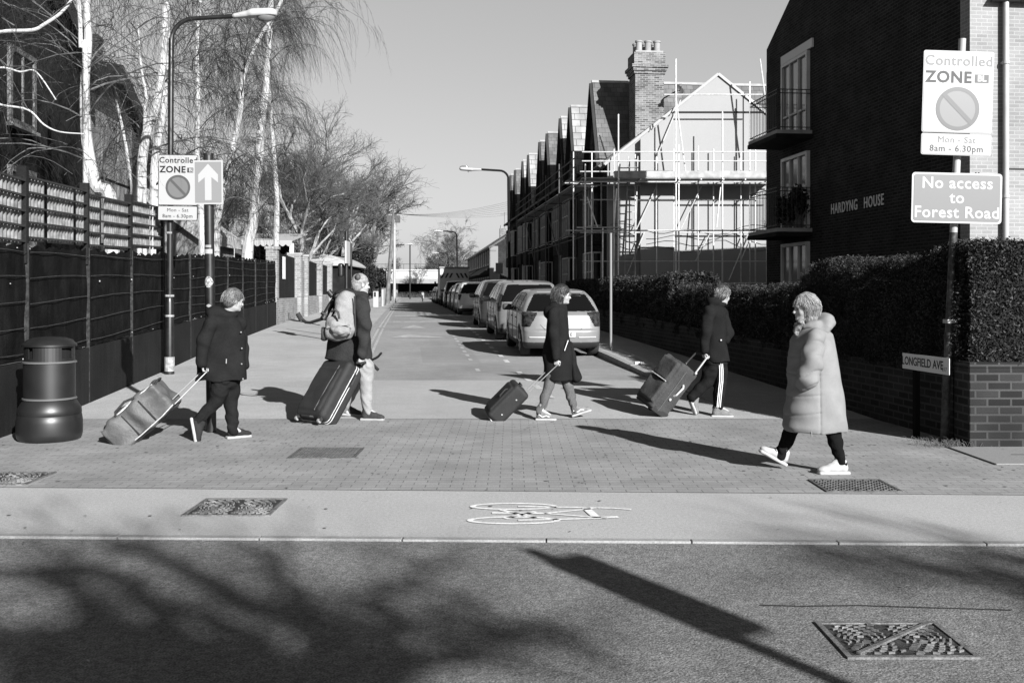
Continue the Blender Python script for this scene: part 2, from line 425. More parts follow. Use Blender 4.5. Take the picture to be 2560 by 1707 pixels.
# one great sheet to the horizon
gy = [-400, -60, 11, 13.4, 17.9, 20.7, 27.6, 33.2, 50, 80, 130, 180, 700, 1500]
v = []; f = []
for y in gy: v += [(-1500, y, pav(y) - .13 - (.02 if y > 100 else 0)), (1500, y, pav(y) - .13 - (.02 if y > 100 else 0))]
for i in range(len(gy) - 1): f.append((2 * i, 2 * i + 1, 2 * i + 3, 2 * i + 2))
struct(mesh('ground', v, f, M_SOIL))
def ynear(x): return 6.29 - .03 * x
def yfar(x): return 7.85 - .038 * x
def cross_band(name, f0, f1, z, m, xa=-70, xb=70, z1=None):
    xs = [xa, -10, -4, 0, 4, 10, xb]; v = []; f = []
    for x in xs: v += [(x, f0(x), z), (x, f1(x), z if z1 is None else z1)]
    for i in range(len(xs) - 1): f.append((2 * i, 2 * i + 2, 2 * i + 3, 2 * i + 1))
    return struct(mesh(name, v, f, m))
cross_band('main_road', lambda x: -9, ynear, -.010, M_ROAD1)
cross_band('far_footway', lambda x: -16, lambda x: -9, .02, M_FOOT)
# kerb stones between main road and cycle track
mb = MB(); x = -40.0
rng = random.Random(3)
while x < 40:
    L = .914; a = Vector((x + .004, ynear(x), 0)); b = Vector((x + L - .004, ynear(x + L), 0)); dz = rng.uniform(-.002, .002)
    d = (b - a).normalized(); nrm = Vector((-d.y, d.x, 0))
    q = [a, b, b + nrm * .07, a + nrm * .07]
    mb.prism([Vector((p.x, p.y, -.16)) for p in q], (0, 0, .165 + dz)); x += L
struct(mb.build('kerb', M_KERB, bevel=.006))
cross_band('cycle_track', lambda x: ynear(x) + .072, yfar, 0.0, M_TRACK)
cross_band('block_paving', yfar, lambda x: 12.31, 0.003, M_BLOCK)
# beyond the block paving: footways, ramp and side road
strip('left_footway', -4.4, -1.17, YS, pav, M_FOOT)
v = [S(-40, 12.35, .0), S(-4.4, 12.35, .0), S(-4.4, 60, .5), S(-40, 60, .5)]
strip('left_yard', -40, -4.42, YS, pav, M_SOIL, -.02)
strip('right_footway', 4.32, 5.78, YS, pav, M_FOOT)
strip('right_yard', 5.8, 60, YS, pav, M_SOIL, -.02)
strip('road_ramp', -1.17, 4.32, [12.3, 13.4, 15, 16.9], road, M_TABLE, .002)
strip('side_road', -1.17, 4.32, [16.9, 17.9, 20.7, 24, 27.6, 33.2, 40, 50, 65, 80, 105, 130, 180], road, M_ROAD2)
def kerb_line(name, xa, xb):
    mb = MB(); y = 13.6
    while y < 150:
        L = .914 if y < 60 else 6.0; a, b = y + .004, y + L - .004
        if y > 60: b = y + L
        vs = []
        for yy in (a, b):
            t = pav(yy) + .003; bt = road(yy) - .1
            vs += [S(xa, yy, bt), S(xb, yy, bt), S(xb, yy, t), S(xa, yy, t)]
        mb.add(vs, [(0,1,2,3),(4,7,6,5),(0,4,5,1),(1,5,6,2),(2,6,7,3),(3,7,4,0)]); y += L
    struct(mb.build(name, M_KERB))
kerb_line('kerb', -1.17, -1.05)
kerb_line('kerb', 4.2, 4.32)
# painted markings
def mark(x0a, x0b, ya, yb, m=M_LINE, mb=None, dz=.006):
    own = mb is None
    if own: mb = MB()
    mb.quad(S(x0a, ya, road(ya) + dz), S(x0b, ya, road(ya) + dz), S(x0b, yb, road(yb) + dz), S(x0a, yb, road(yb) + dz))
    if own: struct(mb.build('road_marking', m))
mb = MB(); y = 20
while y < 120: mark(-1.0, -.93, y, y + 3, mb=mb); mark(-.86, -.79, y, y + 3, mb=mb); y += 3
struct(mb.build('yellow_lines', M_LINE2))
mb = MB(); y = 13.6
for y in np.arange(14.2, 50, 1.25): mark(2.0, 2.1, y, y + .55, mb=mb)
struct(mb.build('parking_bay_marking', M_LINE))
mb = MB()
for i, y in enumerate(np.arange(18.6, 32, 1.1)):
    mark(1.28, 1.36, y, y + .5, mb=mb)
    if i % 2: mark(1.2, 1.5, y + .5, y + .57, mb=mb)
struct(mb.build('worn_bay_marking', M_LINE2))
# pale bands and ramp triangles across the road
mb = MB()
for ya, yb in ((38.5, 39.6), (46.0, 47.4)):
    mark(-.6, 3.9, ya, yb, mb=mb)
struct(mb.build('pale_road_band', M_LINE2))
mb = MB()
for x0 in (.2, 2.3):
    mb.quad(S(x0 - .45, 33.0, road(33.0) + .006), S(x0 + .45, 33.0, road(33.0) + .006), S(x0, 35.6, road(35.6) + .006))
mb.quad(S(-.5, 28.2, road(28.2) + .006), S(1.2, 28.0, road(28) + .006), S(.0, 29.6, road(29.6) + .006))
struct(mb.build('hump_triangles', M_LINE2))
mb = MB()
for k in range(5): mark(-.2 + .35 * k * .3, 1.0, 52 + 1.9 * k, 52.7 + 1.9 * k, mb=mb)
struct(mb.build('worn_road_writing', M_LINE2))
# cycle symbol
def ring(mb, cx, cy, rx, ry, w, z, a0=0, a1=2 * math.pi, n=40, wy=None):
    wy = wy or w
    for i in range(n):
        t0 = a0 + (a1 - a0) * i / n; t1 = a0 + (a1 - a0) * (i + 1) / n
        mb.quad(*[(cx + (rx + s * w / 2) * math.cos(t), cy + (ry + s * wy / 2) * math.sin(t), z) for s, t in ((-1, t0), (1, t0), (1, t1), (-1, t1))])
mb = MB()
def G0(u, v): p = P(u, v, CH * F / (v - HZ)); return Vector((p.x, p.y, .006))
def line2(mb, a, b, w):
    d = (b - a).normalized(); n = Vector((-d.y, d.x, 0)) * w / 2; mb.quad(a - n, b - n, b + n, a + n)
s_ = 1.0884
def D(x, y): return G0(x * s_, y * s_)
pa, pb = D(1180, 1164), D(1180, 1196)
for c in (pa, pb):
    ring(mb, c.x, c.y, .30, .10, .042, .006, wy=.042)
hub1, hub2 = pa, pb
fk = D(1300, 1170)
for a, b, w in ((D(1190, 1164), D(1405, 1168), .035), (D(1405, 1168), D(1450, 1171), .03), (D(1190, 1196), D(1395, 1191), .035), (D(1250, 1180), D(1375, 1168), .03),
                (D(1250, 1180), D(1380, 1190), .03), (D(1345, 1167), D(1372, 1191), .06), (D(1130, 1179), D(1250, 1180), .045), (D(1150, 1172), D(1230, 1190), .04),
                (D(1380, 1190), D(1420, 1188), .05), (D(1160, 1192), D(1230, 1176), .04)):
    line2(mb, a, b, w)
struct(mb.build('cycle_symbol', mat('track_paint', .55, rough=.7, var=.1, vs=8, grain=.2, gs=60)))
mb = MB(); mark(.3, 1.5, 19.2, 24.5, mb=mb, dz=.003); mark(-.7, .1, 40, 44.5, mb=mb, dz=.003); mark(1.9, 2.6, 27, 31, mb=mb, dz=.003)
struct(mb.build('road_patch', ground_mat('patched_asphalt', .178, speck=.25, patch=.1, bump=.4)))
mb = MB(); rr = random.Random(6)
for _ in range(420):
    x_, y_ = rr.uniform(-6.5, 6.5), rr.uniform(6.5, 12.2); q_ = rr.uniform(.006, .02)
    if y_ < yfar(x_) + .05 and rr.random() < .7: continue
    mb.quad(*[(x_ + q_ * math.cos(1.047 * k) * rr.uniform(.7, 1.2), y_ + q_ * math.sin(1.047 * k), .0065) for k in range(6)])
tag(mb.build('gum_spots', mat('old_gum', .075, rough=.8, var=.5, vs=4)), 'dark flattened gum spots and stains on the block paving', 'stains', kind='stuff')
# tar seams in the road
mb = MB(); rr = random.Random(5)
def crack(pts, w, m='x'):
    for a, b in zip(pts[:-1], pts[1:]):
        n = 8
        for i in range(n):
            p0 = a.lerp(b, i / n); p1 = a.lerp(b, (i + 1.05) / n)
            p0.z = p1.z = -.006; line2(mb, p0, p1, w * rr.uniform(.6, 1.3)) if False else mb.quad((p0.x, p0.y - w / 2, -.006), (p1.x, p1.y - w / 2, -.006), (p1.x, p1.y + w / 2, -.006), (p0.x, p0.y + w / 2, -.006))
def GR(u, v): p = P(u, v, (CH + .010) * F / (v - HZ)); return p
crack([GR(1900, 1513), GR(2000, 1516), GR(2150, 1514), GR(2300, 1519), GR(2480, 1524), GR(2530, 1526)], .016)
crack([GR(2530, 1526), GR(2562, 1552)], .012)
crack([GR(1860, 1630), GR(1885, 1665), GR(1925, 1712)], .014)
struct(mb.build('tar_seam', mat('tar', .03, rough=.6)))
# ================================================================== buildings
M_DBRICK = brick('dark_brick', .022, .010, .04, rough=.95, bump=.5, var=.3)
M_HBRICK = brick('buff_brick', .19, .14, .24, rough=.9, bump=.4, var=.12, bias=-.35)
M_STOCK = brick('stock_brick', .14, .045, .21, rough=.9, bump=.5, var=.25)
M_PALEB = brick('pale_brick', .19, .10, .26, rough=.9, bump=.4, var=.2, bias=-.2)
M_ROOF = brick('dark_roof_tiles', .11, .075, .035, bw=.26, bh=.2, mortar=.006, vertical=True, rough=.8, bump=.6, var=.25)
M_ROOFL = brick('weathered_slates', .26, .19, .06, bw=.5, bh=.32, mortar=.014, vertical=True, rough=.7, bump=.6, var=.3)
M_RENDER = mat('white_render', .225, rough=.9, var=.03, vs=.8, grain=.05, gs=60, bump=.05, bs=30)
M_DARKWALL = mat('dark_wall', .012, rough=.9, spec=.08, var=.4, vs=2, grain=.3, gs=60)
M_CLAD = mat('pale_cladding', .17, rough=.8, var=.15, vs=2, streak=.15)
M_WOOD = mat('black_barge_board', .012, rough=.7, var=.3)
M_FRAME = mat('window_frame_white', .38, rough=.6, var=.15, vs=6)
M_CONC = mat('concrete', .22, rough=.9, var=.15, vs=3, grain=.2, gs=80)
M_PALEC = mat('pale_concrete', .33, rough=.9, var=.1, vs=1, streak=.12)
FR = Matrix.Rotation(TH, 4, 'Z')       # frame along the side street: x across, y along
def street_thing(name, label, cat, x0, y, z, group=None):
    p = S(x0, y, z); return thing(name, label, cat, p, TH, group)
CS = math.cos(TH)
# local coordinates in a street frame: x = (x0 offset) * CS roughly, y = along / CS
def window(parent, M, w, h, name='window', frame=.07, bars=((), ()), depth=.08, fm=None, gm=None, sill=True):
    """window in the plane M (x right, y up, z out): frame mesh with glass pane and sill as its sub-parts"""
    fm = fm or M_FRAME; mb = MB()
    for a, b in (((0, 0, 0), (frame, h, depth)), ((w - frame, 0, 0), (w, h, depth)), ((frame, 0, 0), (w - frame, frame, depth)), ((frame, h - frame, 0), (w - frame, h, depth))): mb.box(a, b, M)
    for t in bars[0]: mb.box((w * t - .025, frame, .01), (w * t + .025, h - frame, depth - .01), M)
    for t in bars[1]: mb.box((frame, h * t - .025, .012), (w - frame, h * t + .025, depth - .014), M)
    o = mb.build(name, fm, parent)
    MB().box((frame, frame, .005), (w - frame, h - frame, .03), M).build('pane', gm or GLASS, o)
    if sill: MB().box((-.05, -.07, 0), (w + .05, -.003, depth + .07), M).build('sill', M_CONC, o)
    return o
def plane_m(o, xd, yd, zd):
    xd, yd, zd = Vector(xd), Vector(yd), Vector(zd)
    return Matrix(((xd.x, yd.x, zd.x, o[0]), (xd.y, yd.y, zd.y, o[1]), (xd.z, yd.z, zd.z, o[2]), (0, 0, 0, 1)))
def facing_street(x, y, z): return plane_m((x, y, z), (0, 1, 0), (0, 0, 1), (-1, 0, 0))     # right-hand buildings, seen from the street
def facing_cam(x, y, z): return plane_m((x, y, z), (1, 0, 0), (0, 0, 1), (0, -1, 0))
# ---- terrace of houses with steep twin gablets
def gablet(parent, yc, hw, z0, zr, x0, x1, rm, n):
    g = MB(); g.prism([(x0 + .12, yc - hw, z0), (x0 + .12, yc + hw, z0), (x0 + .12, yc, zr)], (x1 - x0 - .12, 0, 0))
    w = g.build('gablet', M_DBRICK, parent)
    for sy in (-1, 1):
        r = MB(); nrm = Vector((0, sy * (zr - z0), hw)).normalized() * .06
        a, b = Vector((x0 - .12, yc + sy * (hw + .06), z0 - .14)) + nrm * .1, Vector((x0 - .12, yc, zr)) + nrm * .1
        r.prism([a, b, b + nrm, a + nrm], (x1 - x0 + .12, 0, 0)); r.build('gablet_roof', rm, w)
        b_ = MB(); b_.bar(Vector((x0 - .14, yc + sy * (hw + .08), z0 - .16)), Vector((x0 - .14, yc, zr + .02)), .05, .22, up=(1, 0, 0)); b_.build('barge_board', M_WOOD, w)
    MB().bar((x0 - .15, yc, zr + .1), (x1, yc, zr + .1), .14, .1).build('ridge_tiles', mat('ridge_tile', .23, rough=.8, var=.2), w)
    if n: 
        m = facing_street(x0 + .12, yc - .3, z0 + .35); window(w, m, .6, 1.1, frame=.09)
def bay(parent, y0, y1, z0, z1, x0, out=.42, lit=True):
    b = MB()
    b.box((x0 - out, y0, z0 - .7), (x0, y1, z0))
    bo = b.build('bay', M_DBRICK, parent); MB().box((x0 - out, y0, z1), (x0, y1, z1 + .25)).build('bay_head', M_DBRICK, bo)
    h = z1 - z0
    window(bo, facing_cam(x0 - out + .02, y0 + .05, z0), out - .04, h, frame=.055, sill=False)
    n = 3; wdt = (y1 - y0 - .1) / n
    for k in range(n): window(bo, facing_street(x0 - out + .06, y0 + .06 + k * wdt, z0), wdt - .02, h, frame=.045, bars=((), (.55,)), sill=False)
    window(bo, plane_m((x0 - .02, y1 - .05, z0), (-1, 0, 0), (0, 0, 1), (0, 1, 0)), out - .04, h, frame=.055, sill=False)
def terrace_house(label, ya, yb, gabs, rm, bays=True, base=None, door=True, x0=7.8):
    zb = pav((ya + yb) / 2) if base is None else base
    t = street_thing('terraced_house', label, 'house', x0, ya, 0, 'terraced houses with steep twin gables')
    L = (yb - ya) / CS; ez = 6.9; D = 8.2
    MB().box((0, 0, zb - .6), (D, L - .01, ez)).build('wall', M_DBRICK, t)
    rf = MB(); ry = 9.6
    rf.prism([(-.3, -.02, ez - .1), (D / 2, -.02, ry), (D + .3, -.02, ez - .1), (D + .1, -.02, ez - .2), (D / 2, -.02, ry - .25), (-.1, -.02, ez - .2)], (0, L + .03, 0))
    r = rf.build('roof', rm, t)
    MB().box((-.36, 0, ez - .22), (-.24, L, ez - .1)).build('gutter', M_WOOD, r)
    for g in gabs: gablet(t, (g - ya) / CS, 1.38, ez - .1, 10.2, -.02, 8.0, rm, True)
    k = 0
    for g in gabs:
        yc = (g - ya) / CS
        for z0, z1 in ((4.1, 5.9), (zb + .9, zb + 2.6)):
            if z0 < 3 and k % 2 == 1 and door:
                d = MB().box((-.09, yc - .5, zb + .1), (.02, yc + .5, zb + 2.3)).build('door', mat('front_door_paint', .03, rough=.4), t)
                mb = MB()
                for a, b in (((-.14, yc - .62, zb + .1), (.02, yc - .5, zb + 2.9)), ((-.14, yc + .5, zb + .1), (.02, yc + .62, zb + 2.9)), ((-.14, yc - .5, zb + 2.78), (.02, yc + .5, zb + 2.9)), ((-.14, yc - .5, zb + 2.31), (.02, yc + .5, zb + 2.4))): mb.box(a, b)
                mb.build('door_frame', WHITE, d)
            else: bay(t, yc - .95, yc + .95, z0, z1, 0)
        k += 1
    return t
terrace_house('second terraced house from the white gable end, pale weathered slates on its steep twin gables', 43.95, 52.2, (46.8, 49.75), M_ROOFL)
terrace_house('third house of the brick terrace, smooth dark tiles on its nearer gable', 52.2, 60.4, (54.5, 57.6), M_ROOF)
terrace_house('fourth house of the brick terrace, with pale slated gables beyond the scaffolding', 60.4, 68.6, (63.0, 66.1), M_ROOFL)
terrace_house('last and farthest house of the brick terrace, beside the tall lamp post', 68.6, 77.5, (70.8, 74.0), M_ROOF)
# ---- first house: white rendered gable end facing the camera
Y1 = 37.4
t = thing('end_terrace_house', 'end of terrace house with a bright white rendered gable behind scaffolding', 'house', S(7.5, Y1, 0), TH, 'terraced houses with steep twin gables')
def HL(x, y, z): return (x, y, z)
L1 = (43.95 - Y1) / CS; zb = pav(40); XA = 4.15; XE = 8.25; EZ = 6.45; RZ = 9.72
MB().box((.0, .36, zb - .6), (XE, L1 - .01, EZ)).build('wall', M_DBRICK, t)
gw = MB(); rot = Matrix.Rotation(-TH, 4, 'Z')                       # the gable end stands square to the view
gw.prism([rot @ Vector((0, 0, zb - .6)), rot @ Vector((XE, 0, zb - .6)), rot @ Vector((XE, 0, EZ)), rot @ Vector((XA, 0, RZ)), rot @ Vector((0, 0, EZ))], rot @ Vector((0, .34, 0)))
gw.build('rendered_gable', M_RENDER, t)
br = MB(); zf = lambda x: EZ + (RZ - EZ) * x / XA
br.prism([rot @ Vector((1.2, -.3, zb - .6)), rot @ Vector((2.42, -.3, zb - .6)), rot @ Vector((2.42, -.3, zf(2.42) - .12)), rot @ Vector((1.2, -.3, zf(1.2) - .12))], rot @ Vector((0, .298, 0)))
br.build('chimney_breast', M_RENDER, t)
lg = MB()
for a, b in (((-.12, EZ - .1), (XA, RZ + .03)), ((XE + .12, EZ - .1), (XA, RZ + .03))):
    lg.bar(rot @ Vector((a[0], -.03, a[1])), rot @ Vector((b[0], -.03, b[1])), .10, .07, up=(0, 1, 0))
lg.build('verge_trim', mat('white_trim', .26, rough=.7), t)
MB().bar(rot @ Vector((2.3, -.02, 8.32)), rot @ Vector((6.0, -.02, 8.32)), .05, .05).build('render_joint', M_WOOD, t)
rf = MB().prism([(-.3, .4, EZ - .1), (XA, .4, RZ), (XE + .3, .4, EZ - .1), (XE + .1, .4, EZ - .2), (XA, .4, RZ - .25), (-.1, .4, EZ - .2)], (0, L1 - .4, 0)).build('roof', M_ROOF, t)
gablet(t, (41.2 - Y1) / CS, 1.55, 6.7, 10.17, .25, 9.4, M_ROOF, True)
bay(t, 1.0, 2.9, 4.1, 5.9, 0); bay(t, 1.0, 2.9, zb + .9, zb + 2.6, 0)
for k in range(4):                                                  # drooping wires across the render
    pts = [rot @ Vector((.1 + 8.0 * i / 24, -.02, 4.1 - .22 * k + .12 * math.sin(i * .9 + k) - .3 * math.sin(math.pi * ((i * (1.3 + .2 * k) / 24) % 1)))) for i in range(25)]
    pts = [p_ + rot @ Vector((0, -.3, 0)) if 1.1 < p_.x < 2.5 else p_ for p_ in pts]
    MB().tube(pts, .008, 4).build('wire', M_WOOD, t)
# chimney: brick stack with three pots
cx0, cx1 = 1.36, 2.5
ch = MB().box((cx0, 1.3, 6.0), (cx1, 2.35, 10.08)).build('chimney', M_STOCK, t)
cc = MB()
for z0, z1, e in ((10.08, 10.2, .05), (10.2, 10.32, .1), (10.32, 10.44, .15), (10.44, 10.92, .05)): cc.box((cx0 - e, 1.3 - e, z0), (cx1 + e, 2.35 + e, z1))
cc.build('corbel', M_STOCK, ch)
MB().box((cx0 + .02, 1.32, 10.92), (cx1 - .02, 2.33, 11.0)).build('flaunching', M_CONC, ch)
for i in range(3):
    for j in range(2):
        MB().lathe([(.13, 0), (.125, .35), (.15, .36), (.15, .42), (.12, .42)], 14, (cx0 + .2 + i * .36, 1.55 + j * .5, 11.0)).build('chimney_pot', mat('clay_pot', .2, rough=.85, var=.2), ch, smooth=True)
dish = MB()
dish.lathe([(.001, .06), (.12, .045), (.2, .0), (.2, -.012), (.12, .03), (.001, .045)], 20)
for k in range(len(dish.v)):
    p = Matrix.Translation((cx1 + .42, .55, 9.35)) @ Matrix.Rotation(R(60), 4, 'X') @ Matrix.Rotation(R(25), 4, 'Y') @ Vector(dish.v[k]) ; dish.v[k] = tuple(p)
dish.bar((cx1, 1.4, 9.15), (cx1 + .42, .6, 9.35), .04); dish.bar((cx1 + .42, .55, 9.2), (cx1 + .35, .2, 9.4), .025); dish.box((cx1 + .3, .13, 9.37), (cx1 + .4, .22, 9.47))
dd = dish.build('satellite_dish', mat('dark_dish', .03, rough=.5), t, smooth=True)
# ---- scaffolding round the first houses
sc = thing('scaffolding', 'steel tube scaffolding with board platforms round the white gable house', 'scaffold', S(7.5, Y1, pav(37)), 0)
O = sc.location.copy(); M_TUBE = mat('scaffold_tube', .5, rough=.35, metal=.35, var=.2, vs=14, spec=.5)
M_BOARD = mat('scaffold_board', .26, rough=.85, var=.25, vs=4)
M_TUBE_SHADE = mat('shaded_scaffold_tube', .07, rough=.7, var=.3, vs=14)  # shade on the street-side return, put into a darker copy of the tube colour
def pole(a, b, r=.027, name='pole', m=None): MB().tube([Vector(a) - O, Vector(b) - O], r, 6).build(name, m or M_TUBE, sc, smooth=True)
zg = pav(37)
def XU(u, y): return (u - 1280) / F * y
yo, yi = 36.05, 37.15
tops = {1463: 6.2, 1546: 8.0, 1690: 10.0, 1697: 6.9, 1806: 8.1, 1917: 9.5}
for u, zt in tops.items():
    pole((XU(u, yo), yo, zg - .05), (XU(u, yo), yo, zt))
for u in (1536, 1620, 1690, 1792, 1900): pole((XU(u, yo) + .1, yi, zg - .05), (XU(u, yo) + .1, yi, 6.9))
xa, xb = XU(1455, yo), XU(1945, yo)
for z in (6.63, 6.3): pole((xa, yo - .05, z), (xb, yo - .05, z), .024)
for z in (3.79, 5.55): 
    pole((xa - .6, yo - .05, z), (xb, yo - .05, z)); pole((xa, yi, z), (xb, yi, z))
pole((xa - .2, yo - .05, 3.9), (XU(1546, yo) + .1, yo - .05, 3.9)); pole((xa, yo - .05, 2.68), (xb, yo - .05, 2.68), .022)
pole((XU(1660, yo), yo + .05, 8.72), (XU(1930, yo), yo + .05, 8.72)); 
pole((XU(1690, yo), yo + .1, 8.7), (XU(1716, yo), yo + .1, 5.8)); pole((XU(1900, yo), yo, 10.0), (XU(1925, yo), yo, 7.3)); pole((XU(1918, yo), yo - .1, 9.2), (XU(1922, yo), yo - .1, 5.8))
for u0, z0, u1, z1 in ((1541, 5.3, 1534, 3.9), (1800, 5.35, 1790, 3.9), (1467, 5.0, 1493, 3.9)): pole((XU(u0, yo), yo - .1, z0), (XU(u1, yo), yo - .1, z1), .024)
for u, zt in ((1500, 3.9), (1590, 6.7), (1645, 6.9), (1752, 7.0), (1862, 6.8), (1885, 9.4)): pole((XU(u, yo) + .1, yi - .05 if zt > 4 else yo, zg - .05), (XU(u, yo) + .1, yi - .05 if zt > 4 else yo, zt), .024)
for z in (1.9, 5.0, 6.05): pole((xa, yi - .1, z), (xb, yi - .1, z), .024)
for u0, z0, u1, z1 in ((1590, 3.9, 1640, 5.5), (1752, 5.5, 1700, 3.9), (1560, 2.0, 1610, 3.8), (1820, 2.0, 1870, 3.8), (1700, 8.7, 1640, 6.6)): pole((XU(u0, yi), yi - .15, z0), (XU(u1, yi), yi - .15, z1), .022)
ld = MB(); la_, lb_ = Vector((XU(1575, yo), yo + .5, zg)), Vector((XU(1590, yo), yo + .9, 6.6))
for dx in (-.18, .18): ld.bar(la_ - O + Vector((dx, 0, 0)), lb_ - O + Vector((dx, 0, 0)), .04, .06)
for k in range(22): q_ = la_.lerp(lb_, (k + .5) / 22) - O; ld.bar(q_ - Vector((.18, 0, 0)), q_ + Vector((.18, 0, 0)), .03)
ld.build('ladder', M_BOARD, sc)
for u in (1463, 1546, 1600, 1697, 1750, 1806, 1860, 1917): pole((XU(u, yo), yo - .25, 5.62), (XU(u, yo), yi + .1, 5.62), .024)
for u0, u1 in ((1640, 1670), (1752, 1790), (1868, 1900)): pole((XU(u0, yo), yi + .02, 2.7), (XU(u1, yo), yi + .02, 3.75), .022)
for k in range(5):
    y = yo + .02 + k * .235
    MB().box((xa, y, 5.68), (xb, y + .225, 5.718)).build('board', M_BOARD, sc).location = -O
MB().box((XU(1535, yo), yo - .01, 5.72), (xb, yo + .02, 5.95)).build('toe_board', M_BOARD, sc).location = -O
# return along the street side
def SP(x0, y, z): p = S(x0, y, z); return p
for y in (37.9, 41.5, 45.5, 49.5, 53.5, 57.5):
    for x0 in (6.3, 7.0): pole(SP(x0, y, pav(y)), SP(x0, y, 6.9 if y < 47 else 6.6), m=M_TUBE if y < 40 else M_TUBE_SHADE)
    pole(SP(6.2, y, 5.6), SP(7.2, y, 5.6), .022, m=M_TUBE_SHADE)
for z in (3.79, 5.55, 6.3, 6.63):
    pole(SP(6.3, 36, z), SP(6.3, 58, z), .024, m=M_TUBE_SHADE)
for z in (3.79, 5.55): pole(SP(7.0, 37.6, z), SP(7.0, 58, z), .024, m=M_TUBE_SHADE)
pole(SP(6.3, 41.5, 3.0), SP(6.3, 45.5, 5.5), .024, m=M_TUBE_SHADE); pole(SP(6.3, 49.5, 3.0), SP(6.3, 53.5, 5.5), .024, m=M_TUBE_SHADE)
for k in range(3):
    MB().prism([SP(6.32 + k * .235, 37.9, 5.66), SP(6.54 + k * .235, 37.9, 5.66), SP(6.54 + k * .235, 58, 5.66), SP(6.32 + k * .235, 58, 5.66)], (0, 0, .038)).build('board', M_BOARD, sc).location = -O
lp = MB()
for k in range(4): lp.bar(SP(6.0 + .1 * k, 38.2 + .5 * k, 5.74 + .05 * k), SP(6.6 + .1 * k, 38.3 + .5 * k, 5.78 + .04 * k), .2, .04)
lp.build('stacked_board', M_BOARD, sc).location = -O
# small front wall and door hoods are hidden by the hedge; a lower dark outbuilding stands beside the gable
# ---- Hardyng House
HX = 10.95; hy0, hy1 = 19.4, 30.4
hh = thing('apartment_block', 'brick block of flats with balconies and HARDYNG HOUSE lettering on its side wall', 'building', S(HX, hy0, 0), TH)
LH = (hy1 - hy0) / CS; ZP = lambda y: 0
g = MB(); yp = 5.6
g.prism([(0, .345, -.3), (0, LH, -.3), (0, LH, 8.96), (0, yp + .35, 11.7), (0, yp - .35, 11.7), (0, .345, 9.2)], (.4, 0, 0)); g.build('side_wall', M_DBRICK, hh)  # side wall's shade is put into its brick colour, unlike the lit front
MB().prism([(-.0, 0, -.3), (16, 0, -.3), (16, 0, 7.4), (.42, 0, 7.4), (.42, 0, 9.0), (0, 0, 9.0)], (0, .34, 0)).build('front_wall', M_HBRICK, hh)
MB().box((.42, .36, -.3), (15.98, LH, 6.35)).build('rear_wall', M_DBRICK, hh)
MB().prism([(.42, -.35, 7.3), (.42, 5.2, 8.55), (.42, LH + .3, 6.45), (.42, LH + .1, 6.35), (.42, 5.2, 8.3), (.42, -.15, 7.2)], (15.8, 0, 0)).build('roof', M_ROOF, hh)
dp = MB().tube([(.68, -.1, -.2), (.68, -.1, 7.3)], .055, 12)
for z in (2.2, 3.4, 6.0): dp.lathe([(.07, 0), (.07, .06)], 12, (.68, -.1, z)); dp.box((.62, -.1, z + .01), (.74, .0, z + .05))
dp.build('downpipe', mat('pale_pipe', .28, rough=.5, var=.1), hh, smooth=True)
cb = MB().tube([(.12, -.01, 3.2), (.12, -.01, 3.9)], .012, 5).tube([(.18, -.01, 3.2), (.18, -.01, 3.9)], .012, 5); cb.build('cable', mat('cable', .05), hh)
MB().tube([(.8, -.02, 3.98), (3.5, -.02, 3.98)], .012, 5).build('cable', mat('cable', .05), hh)
# lettering on the side wall, reading away from the street end
xd = (0, -1, 0)
HM = plane_m((-.02, (24.3 - hy0) / CS, 3.69), (0, -1, 0), (0, 0, 1), (-1, 0, 0))
text('HARDYNG   HOUSE', .37, mat('metal_letters', .5, rough=.5), hh, HM, bold=.004, ext=.006, sp=1.15, sx=.78)
# windows with balconies near the far end of the side wall
wy0, wy1 = 7.75, 9.65
for zf_, zt in ((.75, 2.95), (3.32, 5.42), (5.92, 8.15)):
    m = facing_street(-.0, wy0, zf_)
    o = window(hh, m, wy1 - wy0, zt - zf_, frame=.09, bars=((.34, .67), (.3,)), depth=.1, fm=mat('window_white', .36, rough=.4, var=.1), gm=mat('sky_reflecting_glass', .12, rough=.08, spec=.9), sill=False, name='french_window')
MB().box((-.06, wy0 - .25, 8.18), (-.002, wy1 + .1, 8.42)).build('lintel', mat('pale_lintel', .5, rough=.8), hh)
def balcony(zf_, z_, plants=False):
    o = MB().box((-1.0, wy0 - .15, z_ - .1), (-.003, wy1 + .2, z_)).build('balcony', M_CONC, hh)
    MB().box((-1.02, wy0 - .17, z_ - .22), (-.003, wy1 + .22, z_ - .102)).build('balcony_edge', M_DARKWALL, o)
    r = MB()
    c = [(-.96, wy0 - .1), (-.96, wy1 + .15)]
    pts = [(-.003, wy0 - .1)] + c + [(-.003, wy1 + .15)]
    for (xa_, ya_), (xb_, yb_) in zip(pts[:-1], pts[1:]):
        for zz in (z_ + .08, z_ + 1.0, z_ + 1.1): r.bar((xa_, ya_, zz), (xb_, yb_, zz), .03, .02)
        n = max(2, int(math.hypot(xb_ - xa_, yb_ - ya_) / .12))
        for k in range(n + 1):
            q = k / n; r.bar((xa_ + (xb_ - xa_) * q, ya_ + (yb_ - ya_) * q, z_ + .0), (xa_ + (xb_ - xa_) * q, ya_ + (yb_ - ya_) * q, z_ + 1.1), .014)
    r.build('railing', mat('black_iron', .02, rough=.5), o)
balcony(0, 5.95); balcony(0, 3.3)
